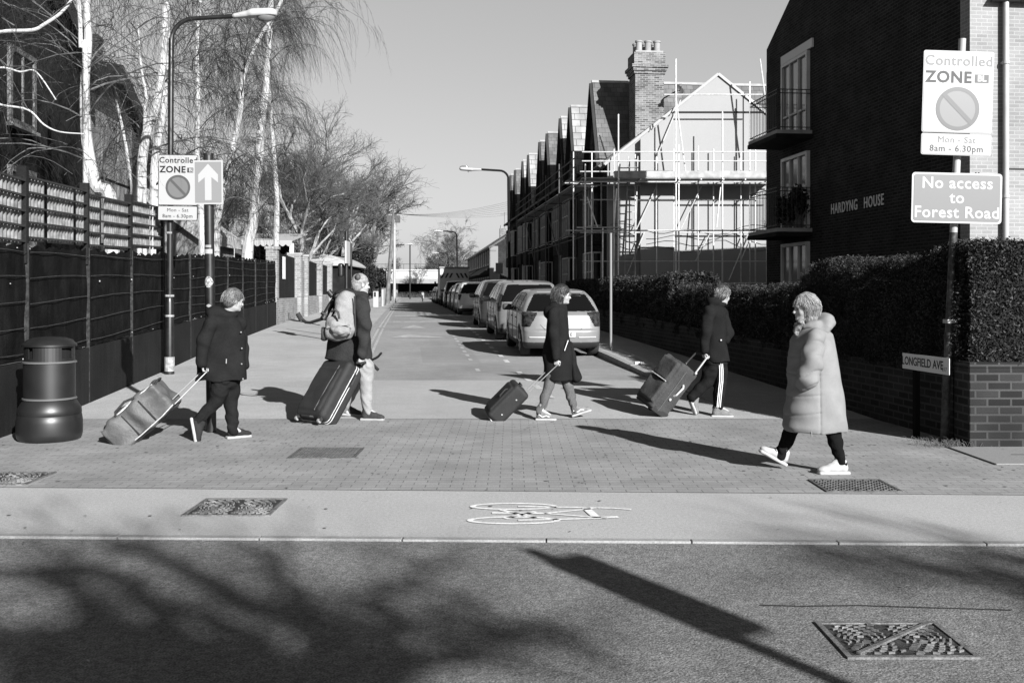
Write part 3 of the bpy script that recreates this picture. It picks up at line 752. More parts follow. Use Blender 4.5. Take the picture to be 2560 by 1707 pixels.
# ---- far low houses beyond the terrace
def low_house(label, x0, ya, yb, ez, rz, wallm, roofm, porch=True):
    zb = pav(ya); t = street_thing('low_house', label, 'house', x0, ya, 0, 'low houses beyond the terrace')
    L = (yb - ya) / CS
    MB().prism([(0, 0, zb - .5), (8, 0, zb - .5), (8, 0, ez), (4, 0, rz - .05), (0, 0, ez)], (0, L - .02, 0)).build('wall', wallm, t)
    MB().prism([(-.4, -.2, ez - .2), (4, -.2, rz), (8.4, -.2, ez - .2), (8.3, -.2, ez - .35), (4, -.2, rz - .2), (-.3, -.2, ez - .35)], (0, L + .2, 0)).build('roof', roofm, t)
    c = MB().box((3.6, L * .6, rz - .6), (4.4, L * .6 + .8, rz + .9)).build('chimney', M_STOCK, t)
    MB().lathe([(.13, 0), (.12, .4)], 8, (3.8, L * .6 + .3, rz + .9)).build('chimney_pot', mat('clay_pot', .2), c)
    MB().tube([(4.2, L * .6 + .4, rz + .9), (4.2, L * .6 + .4, rz + 3.0)], .02, 4).bar((3.7, L * .6 + .4, rz + 2.7), (4.8, L * .6 + .4, rz + 2.7), .03).build('aerial', M_WOOD, c)
    for k in range(int(L // 3)):
        for z0 in (zb + .9, zb + 3.5): window(t, facing_street(-.02, .9 + k * 3.0, z0), 1.3, 1.5, frame=.14, bars=((.5,), ()))
    if porch and ya < 100: MB().box((-.3, -.12, zb), (.5, -.003, ez - .1)).build('pale_corner_strip', mat('pale_strip', .16, rough=.8), t)
    if porch: MB().prism([(-1.3, .3, zb + 2.5), (0, .3, zb + 3.4), (0, .3, zb + 2.5)], (0, L - 1, 0)).build('porch_roof', M_WOOD, t)
    return t
low_house('low house with a pale gable strip beyond the last terraced house', 8.0, 94, 112, 6.0, 8.7, M_DBRICK, M_ROOF)
low_house('farthest low house with a tiled porch roof near the bridge', 8.0, 112.2, 134, 6.0, 8.7, M_DBRICK, M_ROOFL)
low_house('narrow dark house between the terrace and the low houses', 8.6, 79.5, 84.5, 6.4, 8.2, M_DBRICK, M_ROOF, False)
# ---- bridge closing the street
b = thing('bridge', 'long pale concrete bridge crossing the far end of the street', 'bridge', (-18, 165, 0))
MB().box((-60, 0, 3.75), (90, 1.0, 5.1)).build('parapet', M_PALEC, b)
MB().box((-60, -.15, 5.1), (90, 1.1, 5.3)).build('coping', mat('pale_coping', .42, rough=.8), b)
MB().box((-60, -.1, 3.0), (90, 9, 3.74)).build('deck', mat('deck_concrete', .2, rough=.9, var=.1), b)
MB().box((-60, 9.1, -.3), (90, 9.6, 3.6)).build('abutment', M_DARKWALL, b)
for k in range(14): MB().box((-50 + k * 8, 2, -.2), (-49.2 + k * 8, 3, 2.99)).build('pier', M_CONC, b)
r = MB()
for k in range(60): r.bar((-60 + k * 2.5, .5, 5.3), (-60 + k * 2.5, .5, 6.2), .05)
r.bar((-60, .5, 6.2), (90, .5, 6.2), .06); r.build('railing', M_DARKWALL, b)
# ---- school buildings behind the left fence
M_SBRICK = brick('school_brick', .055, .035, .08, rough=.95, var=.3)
def YL(u, x0): return -x0 / ((1280 - u) / F - SS)
def ZV(v, y): return CH + (HZ - v) / F * y
X0 = -9.0
def side_poly(t, pts, dx, m, name, y00, x=0):
    return MB().prism([(x, (y - y00) / CS, z) for y, z in pts], (dx, 0, 0)).build(name, m, t)
t = street_thing('school_building', 'dark gabled school building behind the birches at far left', 'building', -8.6, 12, 0)
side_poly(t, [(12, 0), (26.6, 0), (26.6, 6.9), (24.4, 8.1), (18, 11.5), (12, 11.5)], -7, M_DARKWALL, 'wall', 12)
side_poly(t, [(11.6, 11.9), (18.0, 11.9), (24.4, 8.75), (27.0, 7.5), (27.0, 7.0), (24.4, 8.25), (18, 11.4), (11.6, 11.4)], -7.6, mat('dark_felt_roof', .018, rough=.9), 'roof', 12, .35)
for y in (15.5, 18.4, 21.3):
    for z in (2.6, 5.2): window(t, plane_m((.02, (y - 12) / CS + 1.5, z), (0, -1, 0), (0, 0, 1), (1, 0, 0)), 1.5, 1.7, frame=.12, bars=((.5,), ()), fm=mat('dull_frame', .13, rough=.8), gm=M_DARKWALL)
t = street_thing('school_building', 'lower school building with pale wall panels and a steep dark roof', 'building', X0, 26.9, 0)
side_poly(t, [(26.9, 0), (38, 0), (38, 4.9), (33.6, 5.6), (33.2, 6.6), (30.6, 7.9), (26.9, 7.6)], -6, M_SBRICK, 'wall', 26.9)
side_poly(t, [(26.9, 7.9), (30.4, 8.5), (33.4, 7.3), (34.2, 5.9), (33.9, 5.5), (33.1, 6.8), (30.4, 7.9), (26.9, 7.4)], -6.6, mat('dark_felt_roof', .018), 'roof', 26.9, .3)
for k in range(3):
    for z in (3.0, 4.95): MB().box((.003, (.6 + 1.62 * k) / CS, z), (.06, (2.12 + 1.62 * k) / CS, z + 1.85)).build('wall_panel', M_CLAD, t)
MB().box((-1.2, 3.0, 7.6), (-.3, 3.5, 9.3)).build('chimney', M_SBRICK, t)
t = thing('school_outbuilding', 'small pale outbuilding with a wall lamp behind the two left signs', 'outbuilding', (-13.6, 33, 0))
e = 3.27
MB().prism([(0, 0, 0), (e, 0, 0), (e, 0, 3.3), (1.3, 0, 4.85), (0, 0, 4.2)], (0, 4, 0)).build('wall', mat('pale_wall_render', .19, rough=.9, var=.3, vs=1.5, streak=.3), t)
MB().prism([(-.3, -.3, 4.2), (1.3, -.3, 5.05), (e + .25, -.3, 3.5), (e + .25, -.3, 3.15), (1.3, -.3, 4.75), (-.3, -.3, 3.9)], (0, 4.4, 0)).build('roof', mat('roof_edge_white', .4, rough=.7), t)
MB().prism([(2.32, -.25, 4.02), (2.72, -.25, 4.08), (2.8, -.25, 3.7), (2.5, -.25, 3.6)], (0, .24, 0)).build('wall_lamp', M_WOOD, t)
t = thing('school_building', 'long low dark school building with a tiled roof behind the birch trunks', 'building', (-21.5, 46, 0), TH)
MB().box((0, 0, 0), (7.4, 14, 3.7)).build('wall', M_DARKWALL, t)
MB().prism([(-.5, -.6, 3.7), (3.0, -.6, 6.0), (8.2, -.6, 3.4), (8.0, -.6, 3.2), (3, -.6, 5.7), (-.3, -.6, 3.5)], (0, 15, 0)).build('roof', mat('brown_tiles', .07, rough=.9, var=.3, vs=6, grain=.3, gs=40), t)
# scalloped canopy
y0 = 46.0; zt = 1.57 + (HZ - 603) / F * y0; xa, xb = XU(572, y0), XU(730, y0)
t = thing('canopy', 'garden canopy with a pale scalloped edge above the black fence', 'canopy', (xa, y0, pav(y0)))
pts = [(0, zt - .55)]; L = xb - xa; n = 10
poly = [Vector((0, 0, zt)), Vector((L, 0, zt))]
for k in range(n * 6 + 1):
    q = k / (n * 6); poly.append(Vector((L * (1 - q), 0, zt - .14 - .10 * abs(math.sin(math.pi * q * n)))))
for p in poly: p.z -= pav(y0)
MB().prism(poly, (0, .04, 0)).build('scalloped_valance', mat('canopy_fabric', .25, rough=.9), t)
h = zt - pav(y0)
MB().prism([Vector((0, .05, h)), Vector((L, .05, h)), Vector((L, 3.5, h + .5)), Vector((0, 3.5, h + .5))], (0, 0, .04)).build('roof_sheet', mat('canopy_fabric', .25), t)
for x in (.05, L - .12): MB().box((x, .05, 0), (x + .18, .15, h - .1)).build('post', WHITE, t)
MB().box((.3, 3.3, 0), (L - .3, 3.45, h)).build('back_wall', M_DARKWALL, t)
MB().box((L * .5, 1.2, 0), (L * .72, 1.3, h - .45)).build('notice_board', M_CLAD, t)
# vaulted shed
y0 = 58.0; xa, xb = XU(730, y0), XU(862, y0); z0 = 1.57 + (HZ - 664) / F * y0; z1 = 1.57 + (HZ - 634) / F * y0
t = thing('vaulted_shed', 'low shed with a pale curved roof behind the brick piers', 'shed', (xa, y0, 0))
L = xb - xa
MB().box((0, .3, 0), (L, 6, z0 - .003)).build('wall', M_DARKWALL, t)
arc = [Vector((-.2, 0, z0))] + [Vector((-.2 + (L + .4) * k / 14, 0, z0 + (z1 - z0) * (1 - abs(2 * k / 14 - .75) ** 3 * .45))) for k in range(0, 15)] + [Vector((L + .2, 0, z0))]
MB().prism(arc, (0, 7, 0)).build('curved_roof', mat('pale_membrane', .27, rough=.6, var=.06, vs=2), t)
# ================================================================== left fence, brick wall, right wall
M_SCREEN = mat('black_screening', .006, rough=.9, spec=.05, var=.5, vs=3, grain=.6, gs=90, bump=.3, bs=90, streak=.3)
M_PLINTH = mat('black_painted_plinth', .011, rough=.85, spec=.1, var=.3, vs=1.5, grain=.3, gs=60, streak=.2, bump=.3, bs=30)
M_WIRE = mat('fence_wire', .03, rough=.5, var=.5, vs=4)
M_TREL = mat('trellis_wood_face', .14, rough=.9, var=.5, vs=9)
M_TREL2 = mat('trellis_rail', .02, rough=.9, var=.3)
FX = -4.38
def fence_bay(y0, y1, trellis):
    L = (y1 - y0) / CS; z = pav((y0 + y1) / 2)
    return L, z
fe = thing('fence', 'long black screened mesh fence with painted plinth and trellis top on the left', 'fence', S(FX, 9.3, 0), TH)
def FL(y): return (y - 9.3) / CS
rng = random.Random(11)
ys = [5.0, 7.15, 9.33, 11.5, 13.7, 15.85, 17.95, 20.1, 22.2, 24.3, 26.5, 28.7, 31.0, 33.2]
for i, (a, b) in enumerate(zip(ys[:-1], ys[1:])):
    za, zb_ = pav(a), pav(b); la, lb = FL(a), FL(b); zm = (za + zb_) / 2
    sag = lambda t: -.03 * math.sin(math.pi * t)
    pl = MB().prism([(0, la + .03, za - .2), (0, lb - .03, zb_ - .2), (0, lb - .03, zb_ + .76), (0, la + .03, za + .76)], (-.1, 0, 0)).build('plinth', M_PLINTH, fe)
    # screening cloth: slightly billowing sheet with real thickness
    v = []; f = []; nx, nz = 14, 8
    for s in (0, 1):
        for iz in range(nz + 1):
            for ix in range(nx + 1):
                t = ix / nx; q = iz / nz
                z = za + (zb_ - za) * t + .78 + q * (1.33 + (sag(t) if i < 7 else 0) + (.025 * math.sin(ix * 2.1 + i) if iz == nz else 0))
                v.append((-.03 - .012 * s + .012 * math.sin(ix * 1.3 + i) * math.sin(q * 9 + i), la + .03 + (lb - la - .06) * t, z))
    w = nx + 1; K = w * (nz + 1)
    for iz in range(nz):
        for ix in range(nx):
            a0 = iz * w + ix
            f.append((a0, a0 + 1, a0 + w + 1, a0 + w)); f.append((K + a0, K + a0 + w, K + a0 + w + 1, K + a0 + 1))
    for ix in range(nx): a0 = nz * w + ix; f.append((a0, a0 + 1, K + a0 + 1, K + a0))
    pn = mesh('screen_panel', v, f, M_SCREEN, fe)
    wr = MB()
    for k in range(5 if i < 7 else 7):
        q = .1 + k * (1.25 / (4.4 if i < 7 else 6.6)) ; zz = lambda t: za + (zb_ - za) * t + .78 + q + .02 * math.sin(3 * t + k + i)
        wr.tube([(.0, la + .06 + (lb - la - .12) * t, zz(t)) for t in (0, .25, .5, .75, 1)], .005, 4)
    wr.build('wire', M_WIRE, pn)
    st = MB()
    for k in range(rng.randint(3, 7)):
        t = rng.random(); q = rng.choice([.0, .02, .66, .97]) * 1.3; s0 = rng.uniform(.008, .02)
        st.box((-.005, la + (lb - la) * t - s0, za + (zb_ - za) * t + .8 + q), (.002, la + (lb - la) * t + s0, za + (zb_ - za) * t + .8 + q + s0))
    st.build('tie', mat('pale_tie', .35, rough=.6), pn)
    MB().box((-.05, la - .010, za - .1), (.002, la + .010, za + 2.13)).build('post', mat('fence_post', .016, rough=.8, var=.6, vs=14, grain=.6, gs=30), fe)
for i, (a, b) in enumerate(zip(ys[:6], ys[1:7])):
    za, zb_ = pav(a), pav(b); la, lb = FL(a), FL(b); z0 = 2.13; dz = [0, .05, -.02, .03, 0, .05][i]
    tr = MB()
    for k in range(5):
        z = z0 + .03 + k * .175 + dz
        tr.prism([(-.05, la + .05, za + z), (-.05, lb - .05, zb_ + z), (-.05, lb - .05, zb_ + z + .024), (-.05, la + .05, za + z + .024)], (.035, 0, 0))
    rail = tr.build('trellis_panel', M_TREL2, fe)
    sl = MB(); n = 20
    for k in range(n):
        y = la + .09 + (lb - la - .18) * k / (n - 1); zz = za + (zb_ - za) * (k / n) + z0 + dz
        if rng.random() < .93: sl.box((-.080, y - .013, zz), (-.052, y + .013, zz + .76))
    sl.build('slat', M_TREL, rail)
    MB().box((-.12, la - .045, za + 1.9), (-.01, la + .035, za + 3.02)).build('trellis_post', M_PLINTH, fe)
MB().box((-.14, FL(17.95) - .07, pav(17.9) + .2), (-.02, FL(17.95) + .07, pav(17.9) + 2.95)).build('end_post', mat('fence_post', .035), fe)
# brick wall with piers and black panels further on
bw = thing('brick_wall', 'pale brick wall with tall piers and black infill panels beyond the fence', 'wall', S(FX, 33.25, 0), TH)
BL = lambda y: (y - 33.25) / CS
segs = [33.25, 39.4, 42.0, 48.9, 55.2, 60.2, 64.5, 69]
for i, (a, b) in enumerate(zip(segs[:-1], segs[1:])):
    z = pav((a + b) / 2); la, lb = BL(a), BL(b)
    MB().box((-.34, la + .005, z - .3), (0, lb - .005, z + .85)).build('dwarf_wall', M_PALEB, bw)
    if i == 1: MB().box((-.3, la + .25, z + .853), (.02, lb - .1, z + 2.35)).build('wide_pier', M_PALEB, bw)
    else: MB().box((-.2, la + .44, z + .853), (-.1, lb - .003, z + 2.42)).build('infill_panel', M_PLINTH, bw)
    pw = .42
    pr = MB().box((-.36, la - .0, z + .853), (.16 if i else .02, la + pw, z + 2.5)).build('pier', M_PALEB, bw)
    MB().box((-.4, la - .03, z + 2.503), (.2 if i else .06, la + pw + .03, z + 2.6)).build('pier_cap', M_CONC, pr)
    if i: MB().box((.003, la, z - .2), (.16, la + pw, z + .85)).build('pier_base', M_PALEB, pr)
MB().box((-.098, BL(35.6), pav(35) + 1.55), (-.08, BL(36.3), pav(35) + 2.35)).build('notice', WHITE, bw)
MB().box((-.098, BL(57.6), pav(57) + 1.3), (-.08, BL(58.3), pav(57) + 2.2)).build('notice', WHITE, bw)
# right boundary wall below the hedge
t = thing('garden_wall', 'low dark brick garden wall under the hedges on the right', 'wall', S(5.76, 10.4, 0), TH)
M_GW = brick('old_dark_brick', .022, .008, .04, bw=.24, bh=.083, mortar=.013, rough=.85, bump=1.0, var=.35, bias=-.2)
L = (36.2 - 10.4) / CS
MB().prism([(0, .12, -.2), (0, L, .3), (0, L, pav(36) + .7), (0, 3, .72), (0, .12, .68)], (.24, 0, 0)).build('wall', M_GW, t)
MB().box((-.02, .1, .683), (.26, 4, .74)).build('coping', M_GW, t)
pr = thing('brick_pier', 'rough dark brick pier at the right edge beside the pole', 'wall', (4.62, 10.05, 0))
MB().box((0, 0, -.2), (2.6, .36, .80), Matrix.Identity(4)).build('wall', M_GW, pr, bevel=.01)
MB().box((.003, .004, .803), (2.6, .35, .86)).build('coping', M_GW, pr)
# ================================================================== trees and hedges
M_BIRCH = bpy.data.materials.new('birch_bark'); M_BIRCH.use_nodes = True
t = M_BIRCH.node_tree; b = t.nodes['Principled BSDF']; b.inputs['Roughness'].default_value = .8
tc = N(t, 'ShaderNodeTexCoord'); mp = N(t, 'ShaderNodeMapping'); mp.inputs['Scale'].default_value = (1.6, 1.6, 9.0)
nz = N(t, 'ShaderNodeTexNoise'); nz.inputs['Scale'].default_value = 2.2; nz.inputs['Detail'].default_value = 5
cr = N(t, 'ShaderNodeValToRGB'); e = cr.color_ramp.elements
e[0].position = .30; e[0].color = (.04, .04, .04, 1); e[1].position = .39; e[1].color = (.34, .34, .34, 1)
t.links.new(tc.outputs['Object'], mp.inputs[0]); t.links.new(mp.outputs[0], nz.inputs['Vector']); t.links.new(nz.outputs[0], cr.inputs[0]); t.links.new(cr.outputs[0], b.inputs['Base Color'])
M_BARK = mat('grey_bark', .09, rough=.95, var=.4, vs=5, grain=.3, gs=30, bump=.6, bs=25)
M_BARKL = mat('pale_bark', .2, rough=.95, var=.4, vs=5, grain=.3, gs=30)
M_LIMB = mat('birch_limb', .07, rough=.9, var=.6, vs=4)
M_TWIG = mat('birch_twigs', .012, rough=.9, var=.5, vs=2)
M_TWIG2 = mat('bare_twigs', .075, rough=.9, var=.4, vs=1)
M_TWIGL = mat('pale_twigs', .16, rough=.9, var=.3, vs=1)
M_LEAF = mat('evergreen_leaves', .018, rough=.55, var=.6, vs=3, spec=.2)
class Twigs:                    # many thin three-sided tubes in one numpy mesh
    def __init__(s): s.segs = []
    def add(s, a, b, ra, rb): s.segs.append((a[0], a[1], a[2], b[0], b[1], b[2], ra, rb))
    def build(s, name, m, parent):
        A = np.array(s.segs, np.float64); a = A[:, 0:3]; b = A[:, 3:6]; d = b - a; d /= np.maximum(np.linalg.norm(d, axis=1, keepdims=True), 1e-9)
        up = np.where(np.abs(d[:, 2:3]) > .9, np.array([[1., 0, 0]]), np.array([[0, 0, 1.]])); x = np.cross(d, up); x /= np.linalg.norm(x, axis=1, keepdims=True); y = np.cross(d, x)
        n = len(A); V = np.zeros((n, 6, 3))
        for k in range(3):
            t = 2 * math.pi * k / 3; o = x * math.cos(t) + y * math.sin(t)
            V[:, k] = a + o * A[:, 6:7]; V[:, 3 + k] = b + o * A[:, 7:8]
        base = (np.arange(n) * 6)[:, None]
        Fc = np.concatenate([base + np.array([[k, (k + 1) % 3, 3 + (k + 1) % 3, 3 + k]]) for k in range(3)])
        return mesh(name, V.reshape(-1, 3), Fc, m, parent)
def smooth_path(pts, n=5):
    pts = [Vector(p) for p in pts]; out = []
    for i in range(len(pts) - 1):
        p0 = pts[max(i - 1, 0)]; p1 = pts[i]; p2 = pts[i + 1]; p3 = pts[min(i + 2, len(pts) - 1)]
        for k in range(n):
            t = k / n
            out.append(.5 * ((2 * p1) + (p2 - p0) * t + (2 * p0 - 5 * p1 + 4 * p2 - p3) * t * t + (3 * p1 - p0 - 3 * p2 + p3) * t ** 3))
    return out + [pts[-1]]
def weeping_birch(label, trunks, seed, twn=900, spread=2.6, zlow=3.0, limbs=14, loc=None, side=0.0, group='birch trees behind the black fence', lens=1.6):
    """trunks: list of (points, r0, r1); the crown hangs in long thin strands from arching limbs"""
    rg = random.Random(seed); base = Vector(trunks[0][0][0]) if loc is None else Vector(loc)
    root = thing('birch_tree', label, 'tree', base, 0, group)
    tk = MB(); tw = Twigs(); lb = MB(); nodes = []
    for pts, r0, r1 in trunks:
        pp = smooth_path([Vector(p) - base for p in pts]); k = len(pp)
        tk.tube(pp, [1.2 * (r0 + (r1 - r0) * (i / (k - 1)) ** .8) for i in range(k)], 9)
        for i in range(k):
            if pp[i].z > zlow: nodes.append((pp[i], r0 + (r1 - r0) * i / (k - 1)))
    tk.build('trunk', M_BIRCH, root, smooth=True)
    hang = []
    for j in range(limbs):
        p, r = rg.choice(nodes); az = rg.uniform(0, 2 * math.pi); L = rg.uniform(.6, 1.0) * spread
        d = Vector((math.cos(az) + side, math.sin(az) * .8, rg.uniform(.5, 1.5))).normalized(); q = p.copy(); rr = min(.018, max(.008, r * .25)); path = [q.copy()]
        for s in range(8):
            d = (d + Vector((rg.uniform(-.22, .22), rg.uniform(-.22, .22), -.10 - .02 * s))).normalized(); q = q + d * L / 6; path.append(q.copy())
            for _ in range(2): hang.append((q.copy(), rr * .4, d.copy()))
        lb.tube(path, [rr * (1 - .09 * i) for i in range(len(path))], 5, cap=False)
        for _ in range(3):          # side shoots
            i0 = rg.randint(2, 7); q = path[i0].copy(); dd = Vector((rg.uniform(-1, 1), rg.uniform(-1, 1), rg.uniform(-.1, .8))).normalized(); pth = [q.copy()]
            for s in range(5):
                dd = (dd + Vector((rg.uniform(-.3, .3), rg.uniform(-.3, .3), -.25))).normalized(); q = q + dd * L * .11; pth.append(q.copy()); hang.append((q.copy(), .006, dd.copy()))
            lb.tube(pth, [.010, .009, .008, .007, .006, .004], 3, cap=False)
    lb.build('limb', M_LIMB, root, smooth=True)
    for _ in range(int(twn * .62)):
        q, r, d = rg.choice(hang); q = q + Vector((rg.gauss(0, .05), rg.gauss(0, .05), rg.gauss(0, .05))); L = rg.uniform(.35, 1) * lens * .9
        dd = (Vector(d) + Vector((rg.uniform(-.6, .6), rg.uniform(-.6, .6), rg.uniform(-.7, .1)))).normalized(); n = 6; w = .0034
        for s in range(n):
            dd = (dd + Vector((rg.uniform(-.2, .2) + .02, rg.uniform(-.2, .2), -.40))).normalized()
            q2 = q + dd * L / n; tw.add(q, q2, w, w * .8); w *= .86
            if rg.random() < .7:
                e_ = q2 + (dd + Vector((rg.uniform(-.9, .9), rg.uniform(-.9, .9), -.2))).normalized() * rg.uniform(.06, .2); tw.add(q2, e_, w * .8, w * .5)
            q = q2
    tw.build('crown', M_TWIG, root)
    return root
def bare_tree(name, label, base, h, spread, seed, r0=.22, levels=6, m=M_BARK, mt=M_TWIG2, droop=0.0, lean=(0, 0), tw0=.011, first=.28, group='bare trees along the left side of the street', nb=3, up=.35):
    rg = random.Random(seed); root = thing(name, label, 'tree', base, 0, group)
    tk = MB(); tw = Twigs()
    def grow(p, d, L, r, lev):
        q = Vector(p); path = [q.copy()]; n = 4; dd = Vector(d)
        for s in range(n):
            dd = (dd + Vector((rg.gauss(0, .13 + .04 * lev), rg.gauss(0, .13 + .04 * lev), rg.gauss(0, .08 + .03 * lev) + (.04 * up if lev < 3 else -droop)))).normalized()
            q = q + dd * L / n; path.append(q.copy())
        if lev <= 2:
            tk.tube(path, [r * (1 - .1 * i) for i in range(n + 1)], 7 if lev == 0 else 5, cap=False)
        else:
            rr = max(r * .8, tw0 * (.45 if lev >= levels else .8))
            for a, b in zip(path[:-1], path[1:]): tw.add(a, b, rr, rr * .8)
        if lev >= levels: return
        k = nb + (1 if lev >= 2 else 0) + (rg.random() < .4)
        for i in range(k):
            t = rg.uniform(.35, 1) if i < k - 1 else 1.0; pp = path[min(n, int(t * n))]
            az = rg.uniform(0, 2 * math.pi); sp = rg.uniform(.35, .95) * (1 if lev else .8)
            side = Vector((math.cos(az) * spread, math.sin(az) * spread, 0)); nd = (dd + side * sp + Vector((0, 0, up * (1 - lev / levels)))).normalized()
            grow(pp, nd, L * rg.uniform(.58, .82), r * rg.uniform(.48, .66), lev + 1)
    grow(Vector((0, 0, -.1)), Vector((lean[0], lean[1], 1)).normalized(), h * first, r0, 0)
    tk.build('trunk', m, root, smooth=True); tw.build('crown', mt, root)
    return root
def B(u, v, y): return P(u, v, y)
def trunk(pts, y, r0, r1, dy=0.0):
    out = [Vector(B(u, v, y + dy * i)) for i, (u, v) in enumerate(pts)]
    f = out[0].copy(); f.z = 0; return ([f] + out, r0, r1)
y = 18.2
weeping_birch('thick leaning white birch trunk rising just behind the trellis at left', [trunk([(278, 520), (240, 465), (218, 360), (212, 260), (213, 190), (220, 110), (218, 40), (214, -60), (210, -200)], y, .115, .04, .05),
      trunk([(214, 175), (203, 120), (200, 50), (190, -80)], y, .05, .025)], 1, 1500, 2.6, 3.0, 22)
y = 20.5
weeping_birch('twin white birch trunks directly behind the left lamp post', [trunk([(342, 545), (350, 450), (365, 340), (392, 260), (408, 150), (415, 0), (420, -150)], y, .105, .05),
      trunk([(385, 545), (388, 400), (405, 300), (415, 180), (418, 60), (416, -120)], y + .4, .09, .04),
      trunk([(332, 500), (325, 440), (312, 350), (290, 250)], y, .045, .02), trunk([(362, 330), (366, 250), (352, 160), (345, 60)], y, .04, .015)], 2, 2000, 3.0, 3.2, 26)
y = 23.5
weeping_birch('slender birch behind the one way arrow sign', [trunk([(505, 600), (500, 480), (492, 380), (495, 250), (492, 120), (500, 0), (505, -120)], y, .08, .03)], 3, 1700, 2.8, 3.2, 22)
y = 26
weeping_birch('birch leaning right behind the arrow sign post', [trunk([(540, 600), (552, 500), (575, 400), (600, 280), (606, 200), (640, 110), (690, 30), (730, -60)], y, .10, .03)], 4, 2000, 2.5, 3.2, 26, side=0)
y = 31.5
weeping_birch('white birch trunk rising beside the scalloped canopy', [trunk([(618, 640), (632, 560), (638, 480), (648, 400), (652, 320), (664, 230), (668, 160), (675, 60), (680, -60)], y, .17, .06)], 5, 2400, 1.8, 3.6, 30, side=-.1, lens=2.0)
weeping_birch('tall birch with the outermost hanging twigs at the right of the group', [trunk([(690, 640), (692, 500), (682, 350), (672, 200), (676, 50), (680, -80)], 36, .10, .04)], 6, 2000, 1.15, 6.0, 26, side=-.2, lens=2.4)
y = 15.5
weeping_birch('birch outside the left edge whose pale limbs reach into the picture', [trunk([(-120, 560), (-100, 300), (-60, 100), (-80, -100)], y, .12, .06),
      trunk([(-60, 110), (0, 81), (80, 76), (110, 62), (150, 35), (180, 0), (200, -30)], y, .03, .018), trunk([(-60, 200), (0, 170), (50, 180), (90, 180), (140, 250)], y, .02, .008), trunk([(-60, 240), (0, 262), (70, 275), (110, 312), (150, 330), (210, 335)], y, .02, .008)], 7, 900, 2.4, 3.0, 14)
# bare street trees beyond
def at0(u, y, dz=0): p = P(u, HZ, y); return (p.x, p.y, pav(y) + dz)
bare_tree('bare_tree', 'large bare spreading tree behind the vaulted shed', at0(850, 68), 17, .85, 21, .3, 6, M_BARKL, M_TWIG2, tw0=.016)
bare_tree('bare_tree', 'bare tree with upright pale trunk left of the vaulted shed', at0(745, 52), 14, .65, 22, .2, 6, M_BARKL, M_TWIG2, tw0=.012)
bare_tree('bare_tree', 'bare tree reaching over the telegraph pole', at0(905, 84), 18, .95, 23, .32, 6, M_BARK, M_TWIG2, tw0=.018)
bare_tree('bare_tree', 'dense dark bare tree behind the school roofs', at0(660, 60), 15, .7, 24, .25, 6, M_BARKL, M_TWIG2, tw0=.011)
bare_tree('bare_tree', 'bushy bare tree above the canopy', at0(800, 60), 11, .8, 25, .16, 6, M_BARKL, M_TWIG2, tw0=.012)
bare_tree('bare_tree', 'small bare tree between the canopy and the shed', at0(710, 48), 7, .7, 26, .12, 5, M_BARKL, M_TWIG2, tw0=.009)
bare_tree('bare_tree', 'ivy dark tree far behind the birches', at0(560, 62), 13, .7, 27, .25, 6, M_BARK, M_TWIG2, tw0=.013)
bare_tree('bare_tree', 'tall bare tree behind the school at left', at0(420, 66), 15, .7, 28, .3, 6, M_BARK, M_TWIG2, tw0=.018)
g2 = 'far trees beyond the bridge'
bare_tree('far_tree', 'round bare tree beside the bridge with a pale forked trunk', at0(1115, 150), 15, .85, 31, .35, 6, M_BARKL, M_TWIG2, tw0=.03, group=g2)
bare_tree('far_tree', 'dense round tree left of the pale forked trunk', at0(1075, 175), 13, .9, 32, .3, 6, M_BARK, M_TWIG2, tw0=.035, group=g2)
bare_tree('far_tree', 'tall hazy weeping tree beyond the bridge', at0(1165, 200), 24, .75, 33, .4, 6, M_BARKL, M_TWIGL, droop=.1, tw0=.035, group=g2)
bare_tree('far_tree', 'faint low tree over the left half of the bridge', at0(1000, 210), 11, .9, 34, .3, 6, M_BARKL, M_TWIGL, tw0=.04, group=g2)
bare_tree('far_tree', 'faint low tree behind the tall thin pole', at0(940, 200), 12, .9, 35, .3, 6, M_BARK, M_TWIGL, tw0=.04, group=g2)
# leaf masses: evergreen bush and hedges
def leaf_quads(C, size, rg, nrm=None):
    n = len(C); a = rg.normal(size=(n, 3)); a /= np.linalg.norm(a, axis=1, keepdims=True); r_ = rg.normal(size=(n, 3)); b = np.cross(a, r_); b /= np.linalg.norm(b, axis=1, keepdims=True)
    s = size * rg.uniform(.6, 1.3, (n, 1)); c = np.cross(a, b)
    V = np.stack([C - a * s, C + b * s * .42 + c * s * .12, C + a * s, C - b * s * .42 + c * s * .12], 1)
    return V.reshape(-1, 3), np.arange(n * 4).reshape(n, 4)
def bush(name, label, cat, c, r, n, seed, size=.12, m=M_LEAF, group=None, trunk_h=1.5):
    rg = np.random.default_rng(seed); root = thing(name, label, cat, c, 0, group)
    cl = rg.normal(size=(60, 3)); cl /= np.linalg.norm(cl, axis=1, keepdims=True); cl *= rg.uniform(.35, .95, (60, 1)); cl *= np.array(r); cl[:, 2] += trunk_h + r[2]
    k = rg.integers(0, 60, n); C = cl[k] + rg.normal(size=(n, 3)) * np.array(r) * .14
    C = C[C[:, 2] > .1]
    V, Fc = leaf_quads(C, size, rg); mesh('crown', V, Fc, m, root)
    mb = MB(); mb.tube([(0, 0, -.1), (.05, 0, trunk_h), (0, .1, trunk_h + r[2])], [.16, .12, .05], 7)
    for q in cl[:14]: mb.tube([(0, 0, trunk_h * .8), tuple(q)], [.05, .02], 4, cap=False)
    mb.build('trunk', M_BARK, root); return root
bush('evergreen_tree', 'dark glossy evergreen tree behind the walking man', 'tree', at0(893, 72), (1.5, 1.5, 2.1), 9000, 41, .11, trunk_h=.8)
